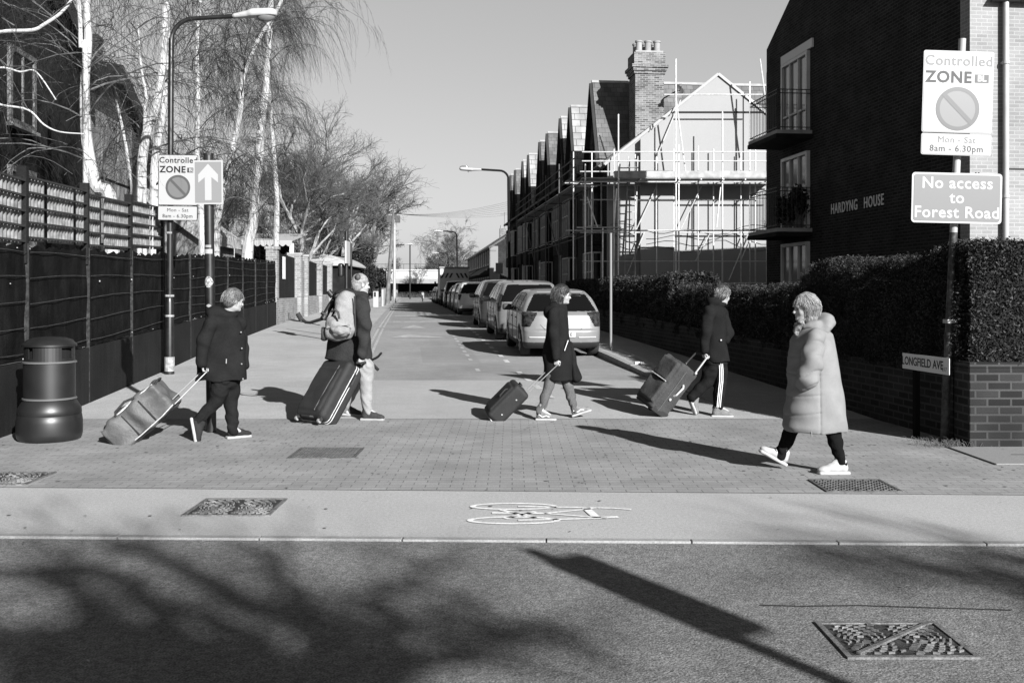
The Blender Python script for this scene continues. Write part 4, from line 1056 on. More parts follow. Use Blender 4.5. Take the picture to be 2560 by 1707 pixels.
bush('evergreen_tree', 'lower evergreen bush hanging over the end of the brick wall', 'bush', at0(905, 66), (1.0, 1.0, 1.2), 4500, 42, .10, trunk_h=.8)
bush('evergreen_tree', 'ragged dark evergreen above the curved shed roof', 'tree', at0(826, 76), (1.9, 1.5, 2.6), 7000, 43, .12, trunk_h=2)
bush('ivy_bush', 'dark climbing plant mass behind the canopy', 'bush', at0(690, 54), (1.7, 1, 1.1), 5000, 44, .09, trunk_h=1.6)
bush('roadside_bush', 'leafy bush at the foot of the bridge left of the road', 'bush', at0(925, 140), (3.2, 2, 1.9), 5000, 45, .25, trunk_h=.6)
def hedge(label, corners, zt, zb, w, n, seed, size=.035, m=M_LEAF, bump=.05):
    """hedge along a polyline of (x, y); zt(s) top height"""
    rg = np.random.default_rng(seed); base = Vector((corners[0][0], corners[0][1], 0)); root = thing('hedge', label, 'hedge', base, 0, 'clipped hedges on the right')
    pts = [Vector((a, b_, 0)) - base for a, b_ in corners]; segs = list(zip(pts[:-1], pts[1:])); Ls = [(b_ - a).length for a, b_ in segs]; tot = sum(Ls)
    core = MB(); allC = []; s0 = 0; sg = -1 if w < 0 else 1; w = abs(w)
    for (a, b_), L in zip(segs, Ls):
        d = (b_ - a).normalized(); nr = Vector((d.y, -d.x, 0)) * sg; k = max(2, int(L / .4)); prev = None
        for i in range(k):
            pa, pb = a + d * L * i / k, a + d * L * (i + 1.02) / k; z0_, z1_ = zt(s0 + L * i / k) - .07, zt(s0 + L * (i + 1) / k) - .07
            core.add([pa + nr * .06 + Vector((0, 0, zb)), pb + nr * .06 + Vector((0, 0, zb)), pb + nr * (w - .06) + Vector((0, 0, zb)), pa + nr * (w - .06) + Vector((0, 0, zb)),
                      pa + nr * .24 + Vector((0, 0, z0_)), pb + nr * .24 + Vector((0, 0, z1_)), pb + nr * (w - .24) + Vector((0, 0, z1_)), pa + nr * (w - .24) + Vector((0, 0, z0_))],
                     [(0,3,2,1),(4,5,6,7),(0,1,5,4),(1,2,6,5),(2,3,7,6),(3,0,4,7)])
        nn = int(n * L / tot); t = rg.uniform(-.02, 1.02, nn); q = rg.uniform(0, 1, nn); H = np.array([zt(s0 + L * x) for x in t])
        per = (H - zb); u = rg.uniform(0, 1, nn) * (2 * per + w); 
        off = np.where(u < per, 0, np.where(u < per + w, u - per, w)); z = np.where(u < per, zb + u, np.where(u < per + w, H, zb + (u - per - w)))
        rnd = np.minimum(.24, w * .3); edge = np.minimum(off, w - off); z = np.where((u >= per) & (u < per + w) & (edge < rnd), z - (rnd - edge) ** 2 / rnd * .9, z)
        wob = bump * (np.sin(t * L * 3.1 + z * 2.7 + seed) + np.sin(t * L * 7.3 - z * 5.1))
        off = off + np.where(u < per, wob, -wob) * .5 + rg.normal(size=nn) * .018; z = z + rg.normal(size=nn) * .02 + wob * .25
        C = np.array(a)[None] + np.array(d)[None] * (t * L)[:, None] + np.array(nr)[None] * off[:, None]; C[:, 2] = z; allC.append(C)
        for e_, pe in ((0, a), (1, b_)):       # leafy ends
            m_ = int(nn * w * 1.1 / max(L, 1)) ; C = np.array(pe)[None] + np.array(nr)[None] * rg.uniform(0, w, m_)[:, None] + np.array(d)[None] * (rg.normal(size=m_) * .03)[:, None]
            C[:, 2] = rg.uniform(zb, zt(s0 + e_ * L), m_); allC.append(C)
        s0 += L
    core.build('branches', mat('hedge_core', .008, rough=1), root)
    V, Fc = leaf_quads(np.concatenate(allC), size, rg); mesh('foliage', V, Fc, m, root); return root
def sp(x0, y): p = S(x0, y); return (p.x, p.y)
topz = lambda s: 1.98 + .06 * math.sin(s * 1.1 + .6) + .03 * math.sin(s * 3.3)
hedge('tall clipped hedge along the side street right of the walking woman', [sp(5.72, 14.35), sp(5.72, 10.35)], lambda s: 1.93 + .05 * math.sin(s * 1.7 + .3) + .03 * s - (.13 if s < .2 else 0), .72, -.85, 80000, 51, .017)
hedge('tall rounded hedge behind the brick pier at the right edge', [(4.75, 10.15), (9.5, 10.15)], lambda s: 2.02 + .05 * math.sin(s * 1.3 + .9), .84, -.9, 90000, 52, .018)
hedge('lower hedge with a sunlit flat top beyond the tall hedge', [sp(5.78, 21.6), sp(5.78, 14.8)], lambda s: 1.66 + .03 * math.sin(s * 1.2) - (.12 if s < .25 else 0), .7, -1.1, 46000, 53, .026)
hedge('long dark hedge in the shade beside the parked cars', [sp(5.8, 36.5), sp(5.8, 22.0)], lambda s: 1.95 + .03 * math.sin(s) , .75, -1.0, 30000, 54, .04)
hedge('front garden hedge before the far terraced houses', [sp(5.9, 78), sp(5.9, 38)], lambda s: 1.75 + .05 * math.sin(s), .5, -.8, 12000, 55, .07)
# weeds at the foot of the wall and grass at the end of the road
def tuft(name, label, c, n, h, seed, m=None, spread=.15):
    rg = random.Random(seed); root = thing(name, label, 'plant', c); tw = Twigs()
    for _ in range(n):
        a = Vector((rg.gauss(0, spread), rg.gauss(0, spread * .5), 0)); d = Vector((rg.uniform(-.7, .7), rg.uniform(-.7, .7), 1)); b_ = a + d * h * rg.uniform(.4, 1) * .6; c_ = b_ + Vector((d.x, d.y, .2)) * h * .4
        tw.add(a, b_, .003 if h < .4 else .006, .002); tw.add(b_, c_, .002 if h < .4 else .004, .001)
    tw.build('blades', m or mat('dry_grass', .08, rough=.9), root); return root
tuft('weed', 'dry weed tuft at the base of the brick pier', (4.45, 10.12, 0), 150, .12, 61)
tuft('weed', 'few dry weed blades between pole and pier', (4.35, 10.45, 0), 30, .1, 62)
for i, u in enumerate((1000, 1022, 1040, 985, 1060)):
    p = at0(u, 150); tuft('grass_clump', ['wide', 'tall', 'thin', 'low', 'last'][i] + ' dry grass clump on the verge under the bridge', p, 120, 1.3, 70 + i, spread=1.2)
# ================================================================== vehicles
M_TYRE = mat('tyre_rubber', .02, rough=.85, grain=.3, gs=60)
M_RIM = mat('alloy_rim', .35, rough=.35, metal=.6)
M_CGLASS = mat('car_glass', .004, rough=.05, spec=.3)
M_TAIL = mat('tail_light_lens', .02, rough=.2, spec=.3, var=.9, vs=14)
M_TRIM = mat('black_plastic', .02, rough=.6)
M_PLATE = mat('number_plate', .42, rough=.4)
def paint(name, g, metal=.2, rough=.4): return mat(name, g, rough=rough, metal=metal, coat=.6, var=.05, vs=3)
def car(name, label, x0, y, L, Wd, H, g, top, rear, belt=.95, roofw=.70, h=.03, wheels=(.72, None), hatch=True, metal=.45, tail=None, detail=False, rw=None, plate='', group='cars parked nose to tail along the kerb', side_g=None, cat='car'):
    """local frame: x across, y from the rear bumper forwards, z up"""
    z = road(y + L / 2); t = thing(name, label, cat, S(x0, y, road(y + .7)), TH, group)
    t.rotation_euler = (math.atan((road(y + L) - road(y)) / L), 0, TH)
    s = Sdf((-Wd / 2 - .12, -.1, .08), (Wd / 2 + .12, L + .1, H + .1), h)
    X, Y, Z = s.grid((slice(None),) * 3); X = np.abs(X)
    T = np.array(top); zt = np.interp(Y, T[:, 0], T[:, 1]); Rr = np.array(rear); yr = np.interp(Z, Rr[:, 0], Rr[:, 1])
    fr = np.interp(Z, [.1, .3, .5, .75, 1.5], [L - .12, L, L - .02, L - .12, L - .5])
    plan = 1 - .10 * np.clip(1 - Y / .7, 0, 1) ** 2 - .14 * np.clip((Y - (L - 1.0)) / 1.0, 0, 1) ** 2
    up = np.clip((Z - belt) / (H - belt), 0, 1); lowr = 1 - .035 * np.clip((.55 - Z) / .4, 0, 1) ** 2 - .015 * np.clip((Z - .7) / .3, 0, 1)
    hw = Wd / 2 * plan * lowr * (1 - (1 - roofw) * up ** 1.15)
    k = .075
    def smax(a, b): hh = np.clip(.5 + .5 * (a - b) / k, 0, 1); return b + (a - b) * hh + k * hh * (1 - hh)
    crown = .06 * (X / (Wd / 2)) ** 2
    d = smax(X - hw, (Z - zt + crown) * .9); d = smax(d, (yr + .20 * (X / (Wd / 2)) ** 4 - Y) * .85); d = smax(d, (Y - fr + .25 * (X / (Wd / 2)) ** 3) * .85); d = smax(d, .19 - Z + 0 * X)
    w0, w1 = wheels[0], wheels[1] or L - .85; rw = rw or .315
    for wy in (w0, w1):
        cyl = np.sqrt((Y - wy) ** 2 + (Z - rw) ** 2) - (rw + .055); cyl = np.maximum(cyl, (Wd / 2 - .27) - X); d = np.maximum(d, -cyl)
    s.D = d.astype(np.float32); V, Fc = s.mesh(); V = relax(V, Fc, 1); c, n = face_geo(V, Fc)
    ax = np.abs(c[:, 0]); ztf = np.interp(c[:, 1], T[:, 0], T[:, 1]); lab = np.zeros(len(Fc), int)
    upf = np.clip((c[:, 2] - belt) / (H - belt), 0, 1); hwf = Wd / 2 * (1 - (1 - roofw) * upf ** 1.15)
    yrf = np.interp(c[:, 2], Rr[:, 0], Rr[:, 1]) + .20 * (ax / (Wd / 2)) ** 4; zr0 = belt + .04
    side = (np.abs(n[:, 0]) > .6) & (c[:, 2] > belt + .03) & (c[:, 2] < ztf - .10)
    ya, yb = yrf + .30, L - 1.35 - (c[:, 2] - belt) * 1.5
    pil = (np.abs(c[:, 1] - (w0 + .45)) < .045) | (np.abs(c[:, 1] - (w0 + 1.35)) < .045)
    lab[side & (c[:, 1] > ya) & (c[:, 1] < yb) & ~pil] = 1
    rearw = (n[:, 1] < -.25) & (c[:, 1] < yrf + .25) & (c[:, 2] > zr0) & (c[:, 2] < H - .12) & (ax < hwf * .93 - .075 + (.04 * (1 - upf)))
    lab[rearw] = 2
    front = (n[:, 1] > .2) & (n[:, 2] > .2) & (c[:, 2] > belt + .04) & (c[:, 2] < H - .07) & (ax < hwf - .09); lab[front] = 3
    tl = tail or (.62, .98, .64); slope = (c[:, 2] - tl[0]) / (tl[1] - tl[0])
    lab[(lab == 0) & (c[:, 2] > tl[0]) & (c[:, 2] < tl[1]) & (c[:, 1] < .42) & (ax > Wd / 2 * (tl[2] + .16 * slope * 0 + .2 * (1 - slope) * (1 if detail else .4)) ) & (n[:, 2] < .8)] = 4
    lab[(lab == 0) & (c[:, 2] < .33) & (n[:, 1] < .4)] = 5
    pm = paint('car_paint_%d' % int(g * 1000), g, metal * .5)
    for li, nm, m in ((0, 'body', pm), (1, 'side_window', M_CGLASS), (2, 'rear_window', M_CGLASS), (3, 'windscreen', M_CGLASS), (5, 'lower_bumper', M_TRIM)):
        if li == 1:
            for sg in (-1, 1):
                sel = (lab == 1) & (np.sign(c[:, 0]) == sg)
                if sel.any(): v, f = submesh(V, Fc, sel, -.006); mesh(nm, v, f, m, t, smooth=True)
        elif (lab == li).any():
            v, f = submesh(V, Fc, lab == li, 0 if li in (0, 5) else -.006); mesh(nm, v, f, m, t, smooth=True)
    for sg in (-1, 1):
        sel = (lab == 4) & (np.sign(c[:, 0]) == sg)
        if sel.any(): v, f = submesh(V, Fc, sel, .006); mesh('tail_light', v, f, M_TAIL, t, smooth=True)
    for wy in (w0, w1):
        for sg in (-1, 1):
            xo = sg * (Wd / 2 - .12); Mx = Matrix.Translation((xo, wy, rw)) @ Matrix.Rotation(R(90), 4, 'Y')
            mb = MB().lathe([(rw * .62, -.1), (rw * .93, -.105), (rw, -.07), (rw, .07), (rw * .93, .105), (rw * .62, .1)], 24); mb.v = [tuple(Mx @ Vector(p)) for p in mb.v]
            ty = mb.build('wheel', M_TYRE, t, smooth=True)
            if h < .04:
                mb = MB().lathe([(.05, .108), (.02, .112)], 10)
                for q in range(7):
                    a = 2 * math.pi * q / 7; mb.bar((0, 0, .105 * sg), (math.cos(a) * rw * .62, math.sin(a) * rw * .62, .105 * sg), .035, .012)
                mb.v = [tuple(Mx @ Vector(p)) for p in mb.v]; mb.build('rim', M_RIM, ty)
    for sg in (-1, 1):
        mb = MB(); my = L - 1.62; mx = sg * (Wd / 2 * .97)
        me_ = Sdf((-.16, -.1, -.12), (.16, .14, .12), .02); me_.box((0, 0, 0), (.11, .05, .075), rd=.04); me_.cap((-sg * .08, .03, -.05), (-sg * .15, .05, -.07), .02)
        o = me_.build('wing_mirror', M_TRIM if detail else pm, t, 1); o.location = (mx + sg * .10, my, belt + .06)
    if h < .03:                                        # door gaps, handles and a waist line on both sides
        dg = MB(); hwv = lambda yy, zz: Wd / 2 * (1 - .10 * max(0, 1 - yy / .7) ** 2 - .14 * max(0, (yy - (L - 1.0))) ** 2) * (1 - .035 * max(0, min(1, (.55 - zz) / .4)) ** 2 - .015 * max(0, min(1, (zz - .7) / .3))) + .001
        for sg in (-1, 1):
            for yy in (w0 + .45, w0 + 1.35, L - 1.35): dg.tube([(sg * hwv(yy, q), yy + (.10 * (1 - q) if yy < w0 + .6 else 0), q) for q in (.32, .5, .7, belt)], .007, 4)
            dg.tube([(sg * hwv(yy, .6), yy, .60) for yy in np.linspace(.6, L - .8, 12)], .009, 4); dg.tube([(sg * hwv(yy, .3), yy, .31) for yy in np.linspace(w0 + .4, L - 1.3, 8)], .012, 4)
        dg.build('door_gap', M_TRIM, t)
        for sg in (-1, 1):
            for yy in (w0 + .62, w0 + 1.5): MB().bar((sg * (hwv(yy, .8) + .012), yy, .82), (sg * (hwv(yy, .8) + .012), yy + .16, .82), .02, .03).build('door_handle', pm, t)
    # rear number plate
    yp = float(np.interp(.5, Rr[:, 0], Rr[:, 1])) if detail else float(np.interp(.78, Rr[:, 0], Rr[:, 1])); zp = .50 if detail else .80
    pl = MB().box((-.26, yp - .022, zp - .055), (.26, yp + .03, zp + .055)).build('number_plate', M_PLATE, t, bevel=.004)
    if plate: text(plate, .10, mat('plate_ink', .02), pl, plane_m((.0, yp - .024, zp), (1, 0, 0), (0, 0, 1), (0, -1, 0)), bold=.003, ext=.001)
    if detail:
        g_ = MB()
        zz = lambda q: q
        ys_ = lambda zq, xq=0: float(np.interp(zq, Rr[:, 0], Rr[:, 1])) + .20 * (xq / (Wd / 2)) ** 4 - .004
        pth = [(-.56, .93), (-.5, .72), (-.38, .60), (0, .585), (.38, .60), (.5, .72), (.56, .93)]
        g_.tube([(x_, ys_(z_, abs(x_)) + .01, z_) for x_, z_ in pth], .006, 5)
        g_.tube([(x_, ys_(.69, abs(x_)) + .008, .69) for x_ in np.linspace(-.52, .52, 9)], .005, 5)
        g_.build('tailgate_gap', M_TRIM, t)
        for sg in (-1, 1):
            MB().tube([(sg * x_, ys_(.44, x_) - .0, .44) for x_ in (.34, .5, .62, .72)], .014, 6).build('bumper_strip', paint('bright_strip', .5, .3), t, smooth=True)
        MB().tube([(x_, ys_(H - .1, abs(x_)) + .02, H - .075) for x_ in np.linspace(-.5, .5, 9)], .02, 6).build('spoiler', pm, t, smooth=True)
        MB().bar((0, .42, belt + .06), (.32, .40, belt + .1), .015).build('rear_wiper', M_TRIM, t)
    return t
CX = 3.33
hat_top = lambda L, H: [(0, .9), (.3, 1.05), (.55, H - .12), (.9, H - .02), (1.5, H), (2.2, H - .015), (2.7, H - .1), (3.25, 1.03), (3.6, .97), (L, .72), (L + .2, .6)]
hat_rear = [(.15, .16), (.3, .03), (.45, .0), (.58, .0), (.62, .05), (.92, .10), (1.0, .17), (1.36, .52), (1.5, .8)]
car('parked_car', 'silver hatchback nearest the camera, its back partly hidden by the woman in the dark coat', CX, 21.35, 4.25, 1.76, 1.47, .16, hat_top(4.25, 1.47), hat_rear, h=.022, detail=True, tail=(.66, .98, .60), plate='            E')
mpv_top = lambda L, H: [(0, .9), (.2, 1.3), (.45, H - .05), (.9, H - .01), (1.6, H), (2.5, H - .02), (3.0, H - .14), (3.55, 1.08), (L, .78), (L + .2, .6)]
mpv_rear = [(.15, .12), (.3, .02), (.5, 0), (.62, .03), (1.0, .08), (1.1, .12), (1.5, .32), (1.7, .5)]
car('parked_car', 'tall silver people carrier parked second, right behind the silver hatchback', CX - .05, 26.6, 4.4, 1.8, 1.62, .13, mpv_top(4.4, 1.62), mpv_rear, belt=1.0, roofw=.72, h=.025, tail=(.8, 1.25, .8))
car('parked_car', 'dark people carrier with a pale roof parked third in the row', CX - .1, 32.6, 4.3, 1.76, 1.62, .03, mpv_top(4.3, 1.62), mpv_rear, belt=1.0, roofw=.72, h=.028, tail=(.8, 1.25, .8))
car('parked_car', 'white estate car with its number plate on the tailgate, fourth in the row', CX - .05, 47.6, 4.5, 1.76, 1.6, .35, [(0, .9), (.25, 1.3), (.5, 1.54), (1.0, 1.6), (2.6, 1.58), (3.0, 1.5), (3.5, 1.05), (4.5, .75), (4.7, .6)], mpv_rear, belt=1.0, roofw=.74, h=.03, metal=.15, tail=(.72, 1.0, .8), plate='R KIN')
car('parked_car', 'silver car with a dark wing mirror just ahead of the white estate', CX - .0, 53.4, 4.3, 1.76, 1.6, .15, mpv_top(4.3, 1.6), mpv_rear, belt=1.0, roofw=.76, h=.035)
car('parked_car', 'dark saloon between the silver car and the black off-roader', CX, 59.0, 4.3, 1.75, 1.5, .02, hat_top(4.3, 1.5), hat_rear, h=.035)
car('parked_car', 'tall black off-roader parked behind the yellow lorry', CX, 65.0, 4.6, 1.85, 1.78, .03, mpv_top(4.6, 1.78), mpv_rear, belt=1.1, roofw=.8, h=.04, rw=.36)
for i, (y, g, H) in enumerate(((82.5, .06, 1.5), (88.5, .25, 1.45), (94.5, .08, 1.5))):
    car('parked_car', ['dark car just beyond the lorry', 'pale small car second beyond the lorry', 'farthest dark car beyond the lorry'][i], CX - .15, y, 4.2, 1.74, H, g, hat_top(4.2, H), hat_rear, h=.05)
# lorry with a chevron board
y = 72.5; t = thing('lorry', 'box lorry with a chevron board across its back, parked far down the row', 'lorry', S(CX + .05, y, road(y)), TH)
MB().box((-1.05, 0, .75), (1.05, 5.2, 2.75)).build('cargo_box', mat('lorry_box', .4, rough=.5, var=.1, vs=2), t, bevel=.03)
MB().box((-1.1, -.12, 2.76), (1.1, 5.3, 2.86)).build('roof_edge', mat('lorry_roof', .2, rough=.6), t, bevel=.02)
mb = MB()
for sx in (-1, 1):
    for k in range(3):
        x = sx * (.15 + .3 * k); mb.prism([(x, -.03, 2.1), (x + sx * .14, -.03, 2.1), (x + sx * .14 - sx * .3 + sx * .3, -.03, 2.1)], (0, .02, 0)) if False else mb.prism([(x + sx * .12, -.03, 2.05), (x + sx * .26, -.03, 2.05), (x + sx * .08, -.03, 2.4), (x - sx * .06, -.03, 2.4)], (0, .025, 0))
mb.build('chevron_board', M_TRIM, t)
MB().box((-1.0, 5.3, .5), (1.0, 6.9, 2.3)).build('cab', paint('lorry_cab', .3, .1), t, bevel=.08)
MB().box((-.95, .1, .45), (.95, 5.2, .74)).build('chassis', M_TRIM, t)
MB().box((-.9, -.08, .5), (.9, .02, .62)).build('rear_bumper', M_TRIM, t)
for sx in (-1, 1):
    MB().box((sx * .85 - .1, -.1, .78), (sx * .85 + .1, -.003, .95)).build('tail_light', M_TAIL, t)
    for wy in (1.2, 5.8):
        mb = MB().lathe([(.2, -.13), (.4, -.13), (.42, 0), (.4, .13), (.2, .13)], 18); Mx = Matrix.Translation((sx * .85, wy, .42)) @ Matrix.Rotation(R(90), 4, 'Y'); mb.v = [tuple(Mx @ Vector(p)) for p in mb.v]; mb.build('wheel', M_TYRE, t)
    MB().box((sx * 1.22 - .07, 6.3, 1.5), (sx * 1.22 + .07, 6.4, 1.85)).bar((sx * 1.0, 6.35, 1.7), (sx * 1.22, 6.35, 1.7), .03).build('wing_mirror', M_TRIM, t)
# motorcycle at the far end
y = 101; t = thing('motorcycle', 'small motorcycle parked at the far end of the row', 'motorcycle', S(1.5, y, road(y)), TH)
for wy in (0, 1.35):
    mb = MB().lathe([(.22, -.05), (.31, -.04), (.31, .04), (.22, .05)], 18); Mx = Matrix.Translation((0, wy, .31)) @ Matrix.Rotation(R(90), 4, 'Y'); mb.v = [tuple(Mx @ Vector(p)) for p in mb.v]; mb.build('wheel', M_TYRE, t)
s = Sdf((-.3, -.3, .2), (.3, 1.6, 1.2), .04); s.cap((0, .1, .7), (0, .7, .72), .12).cap((0, .7, .75), (0, 1.0, .8), .17).box((0, .65, .45), (.14, .25, .18), rd=.05).cap((0, 1.1, .9), (0, 1.35, .35), .05); s.build('body', paint('motorcycle_paint', .3), t)
MB().tube([(-.35, .95, 1.0), (0, 1.08, 1.02), (.35, .95, 1.0)], .02, 5).build('handlebar', M_TRIM, t)
# ================================================================== street furniture and signs
M_SWHITE = mat('sign_white', .27, rough=.35, spec=.5)
M_SWHITE2 = mat('sign_white_faded', .23, rough=.4, spec=.4, var=.05, vs=3)
M_SINK = mat('sign_ink', .012, rough=.4)
M_SINKF = mat('sign_ink_faded', .10, rough=.5)
M_SRED = mat('sign_ring', .055, rough=.4); M_SBLUE = mat('sign_disc', .105, rough=.4)
M_SGREY = mat('sign_plate_grey', .11, rough=.4); M_SBLU2 = mat('sign_arrow_ground', .15, rough=.4)
M_POST = mat('black_post_paint', .009, rough=.38, var=.5, vs=9, spec=.5, grain=.2, gs=40)
M_PPOST = mat('pale_post', .26, rough=.5, var=.1)
def rrect(w, h, r, n=5):
    out = []
    for cx, cy, a0 in ((w/2-r, h/2-r, 0), (-w/2+r, h/2-r, 90), (-w/2+r, -h/2+r, 180), (w/2-r, -h/2+r, 270)):
        for k in range(n + 1):
            a = R(a0 + 90 * k / n); out.append((cx + r * math.cos(a), cy + r * math.sin(a)))
    return out
def plate(parent, M, w, h, r, m, name='sign_plate', z0=0.0, z1=.004, cx=0, cy=0):
    return MB().prism([M @ Vector((x + cx, y + cy, z0)) for x, y in rrect(w, h, r)], (M.to_3x3() @ Vector((0, 0, z1 - z0)))).build(name, m, parent)
def disc(parent, M, cx, cy, r0, r1, z, m, name, n=48):
    mb = MB()
    for k in range(n):
        a, b = 2 * math.pi * k / n, 2 * math.pi * (k + 1) / n
        if r0 <= 0: mb.quad(M @ Vector((cx, cy, z)), M @ Vector((cx + r1 * math.cos(a), cy + r1 * math.sin(a), z)), M @ Vector((cx + r1 * math.cos(b), cy + r1 * math.sin(b), z)))
        else: mb.quad(*[M @ Vector((cx + q * math.cos(t), cy + q * math.sin(t), z)) for q, t in ((r0, a), (r1, a), (r1, b), (r0, b))])
    return mb.build(name, m, parent)
def zone_sign(parent, M, w, h, ink, ink2, wm, badge_white, split=.775, edge=None, sx=1.0):
    """M: centre of the plate; x right, y up, z towards the viewer"""
    a = h * split; b = h - a; cyu = h / 2 - a / 2; cyl = -h / 2 + b / 2
    up = plate(parent, M, w, a - .012, .03 * w, edge or M_SINK, 'sign_plate', -.006, 0, 0, cyu); plate(up, M, w - .02, a - .032, .025 * w, wm, 'sign_face', .001, .003, 0, cyu)
    lo = plate(parent, M, w, b - .006, .03 * w, edge or M_SINK, 'hours_plate', -.006, 0, 0, cyl); plate(lo, M, w - .02, b - .026, .025 * w, wm, 'sign_face', .001, .003, 0, cyl)
    T = lambda x, y, z=.004: M @ Matrix.Translation((x, y, z))
    text('Controlled', w * .20, ink, up, T(0, h / 2 - w * .155), bold=.0035 * w, sp=1.08, ext=.001)
    text('ZONE', w * .225, ink2, up, T(-w * .14, h / 2 - w * .39), bold=.007 * w, sp=1.1, ext=.001)
    bd = plate(up, M, w * .2, w * .12, .004, M_SINK, 'zone_badge', .0035, .0045, w * .33, h / 2 - w * .395)
    text('BL', w * .12, badge_white, bd, T(w * .33, h / 2 - w * .395, .0055), bold=.004 * w, ext=.001)
    cy = h / 2 - w * .83; rr = w * .31
    disc(up, M, 0, cy, 0, rr * .86, .0045, M_SBLUE, 'disc'); disc(up, M, 0, cy, rr * .82, rr, .0055, M_SRED, 'ring')
    q = math.sqrt(.5); mb = MB()
    mb.quad(*[M @ Vector((x, cy + y, .0065)) for x, y in ((-rr*.64*q*1.3 - .045*w, rr*.64*q*1.3 - .0*w), (-rr*.64*q*1.3 + .0*w, rr*.64*q*1.3 + .045*w), (rr*.64*q*1.3 + .045*w, -rr*.64*q*1.3), (rr*.64*q*1.3, -rr*.64*q*1.3 - .045*w))]); mb.build('bar', M_SRED, up)
    text('Mon - Sat', w * .125, ink, lo, T(0, cyl + b * .2), bold=0, sp=1.1, ext=.001)
    text('8am - 6.30pm', w * .125, ink2, lo, T(0, cyl - b * .2), bold=.001 * w, sp=1.1, ext=.001)
def camface(p, roll=0.0, yaw=0.0):
    return Matrix.Translation(p) @ Matrix.Rotation(yaw, 4, 'Z') @ plane_m((0, 0, 0), (1, 0, 0), (0, 0, 1), (0, -1, 0)) @ Matrix.Rotation(roll, 4, 'Z')
# left lamp post with controlled zone sign
def lamp_post(name, label, base, top, arm_dir, arm_len, r0=.085, r1=.05, head=.55, group=None, droop=.0, m=None, tilt=.06):
    m = m or M_POST; base = Vector(base); t = thing(name, label, 'street lamp', base, 0, group); H = Vector(top) - base
    MB().tube([(0, 0, -.1), (0, 0, .25)], r0 * 1.15, 12).tube([(0, 0, .2), (0, 0, 1.25), (0, 0, 1.32)], [r0, r0, r1], 12).build('base', m, t, smooth=True)
    pts = [Vector((0, 0, 1.3)), H * .5, H - Vector((0, 0, .45))]; d = Vector(arm_dir).normalized(); c = H - Vector((0, 0, .45))
    for k in range(1, 7):
        a = math.pi / 2 * k / 6; pts.append(c + d * .4 * (1 - math.cos(a)) + Vector((0, 0, .4 * math.sin(a))))
    e = pts[-1] + d * arm_len + Vector((0, 0, arm_len * tilt)); pts.append(e)
    MB().tube(pts, [r1, r1 * .95, r1 * .85] + [r1 * .7] * 7, 12).build('pole', m, t, smooth=True)
    s = Sdf((-.2, -.22, -.2), (head + .2, .22, .2), .012)
    s.cap((0, 0, 0), (head * .45, 0, .02), .06, .10, k=.03, flat=((0, 0, 1), .8)); s.cap((head * .45, 0, .02), (head * .85, 0, .01), .12, .125, k=.03, flat=((0, 0, 1), .75)); s.box((head * .5, 0, -.12), (head * .6, .3, .08), rd=.01, op='s', k=.01)
    M = Matrix.Translation(e) @ Vector((1, 0, 0)).rotation_difference((d + Vector((0, 0, tilt))).normalized()).to_matrix().to_4x4()
    V, Fc = s.mesh(); V = relax(V, Fc, 1); V = np.array([tuple(M @ Vector(p)) for p in V]); hd = mesh('lamp_head', V, Fc, mat('lamp_housing', .3, rough=.4, var=.1), t, smooth=True)
    s = Sdf((-.2, -.2, -.2), (head + .2, .2, .2), .014); s.ell((head * .74, 0, -.04), (head * .22, .10, .095)); V, Fc = s.mesh(); V = np.array([tuple(M @ Vector(p)) for p in V])
    mesh('lens', V, Fc, mat('lamp_lens', .12, rough=.15, spec=.8), hd, smooth=True)
    mb = MB().tube([(head * .55, 0, .08), (head * .55, 0, .16)], .03, 10); mb.v = [tuple(M @ Vector(p)) for p in mb.v]; mb.build('photocell', mat('lamp_lens', .12), hd)
    return t
YL_ = 17.4; b0 = P(424, 935, YL_); b0.z = pav(YL_); tp = P(428, 40, YL_)
lp = lamp_post('lamp_post', 'black street lamp with controlled zone sign on its pole beside the left fence', b0, (tp.x, tp.y, tp.z), (1, 0, 0), .72, r0=.072, r1=.055, head=.72)
c = P(445, 469, YL_ - .12) - b0
zone_sign(lp, camface(c, R(-.8)), .69, 1.15, M_SINK, M_SINK, M_SWHITE, M_SWHITE)
MB().tube([(0, 0, .05), (0, 0, .3)], .085, 12).build('worn_collar', mat('worn_pale_paint', .2, rough=.8, var=.5, vs=14), lp)
for z in (1.0, 1.35, 3.0, 2.45): MB().tube([(0, 0, z), (0, 0, z + .035)], .078 if z < 1.4 else .06, 12).build('clamp', mat('worn_pale_paint', .2), lp)
# one way arrow sign
b0 = P(529, 1080, 11.16); b0.z = 0; tp = P(521, 388, 11.16) - b0
t = thing('arrow_sign_post', 'thick black post with a white upward arrow sign and stickers, behind the boy', 'sign post', b0)
MB().tube([(0, 0, -.1), tp * .5, tp], .054, 16).build('pole', M_POST, t, smooth=True)
MB().tube([tp - Vector((0, 0, .004)), tp + Vector((0, 0, .02))], .058, 16).build('cap', M_POST, t)
c = P(520.5, 456, 11.16 - .07) - b0; M = camface(c, R(.6))
a = plate(t, M, .33, .49, .008, M_SWHITE, 'sign_plate', -.004, 0); plate(a, M, .295, .455, .006, M_SBLU2, 'sign_ground', .001, .002)
MB().prism([M @ Vector((x, y, .003)) for x, y in ((-.037, -.2), (.037, -.2), (.037, .055), (.11, -.005), (.11, .085), (0, .205), (-.11, .085), (-.11, -.005), (-.037, .055))], M.to_3x3() @ Vector((0, 0, .0015))).build('arrow', M_SWHITE, a)
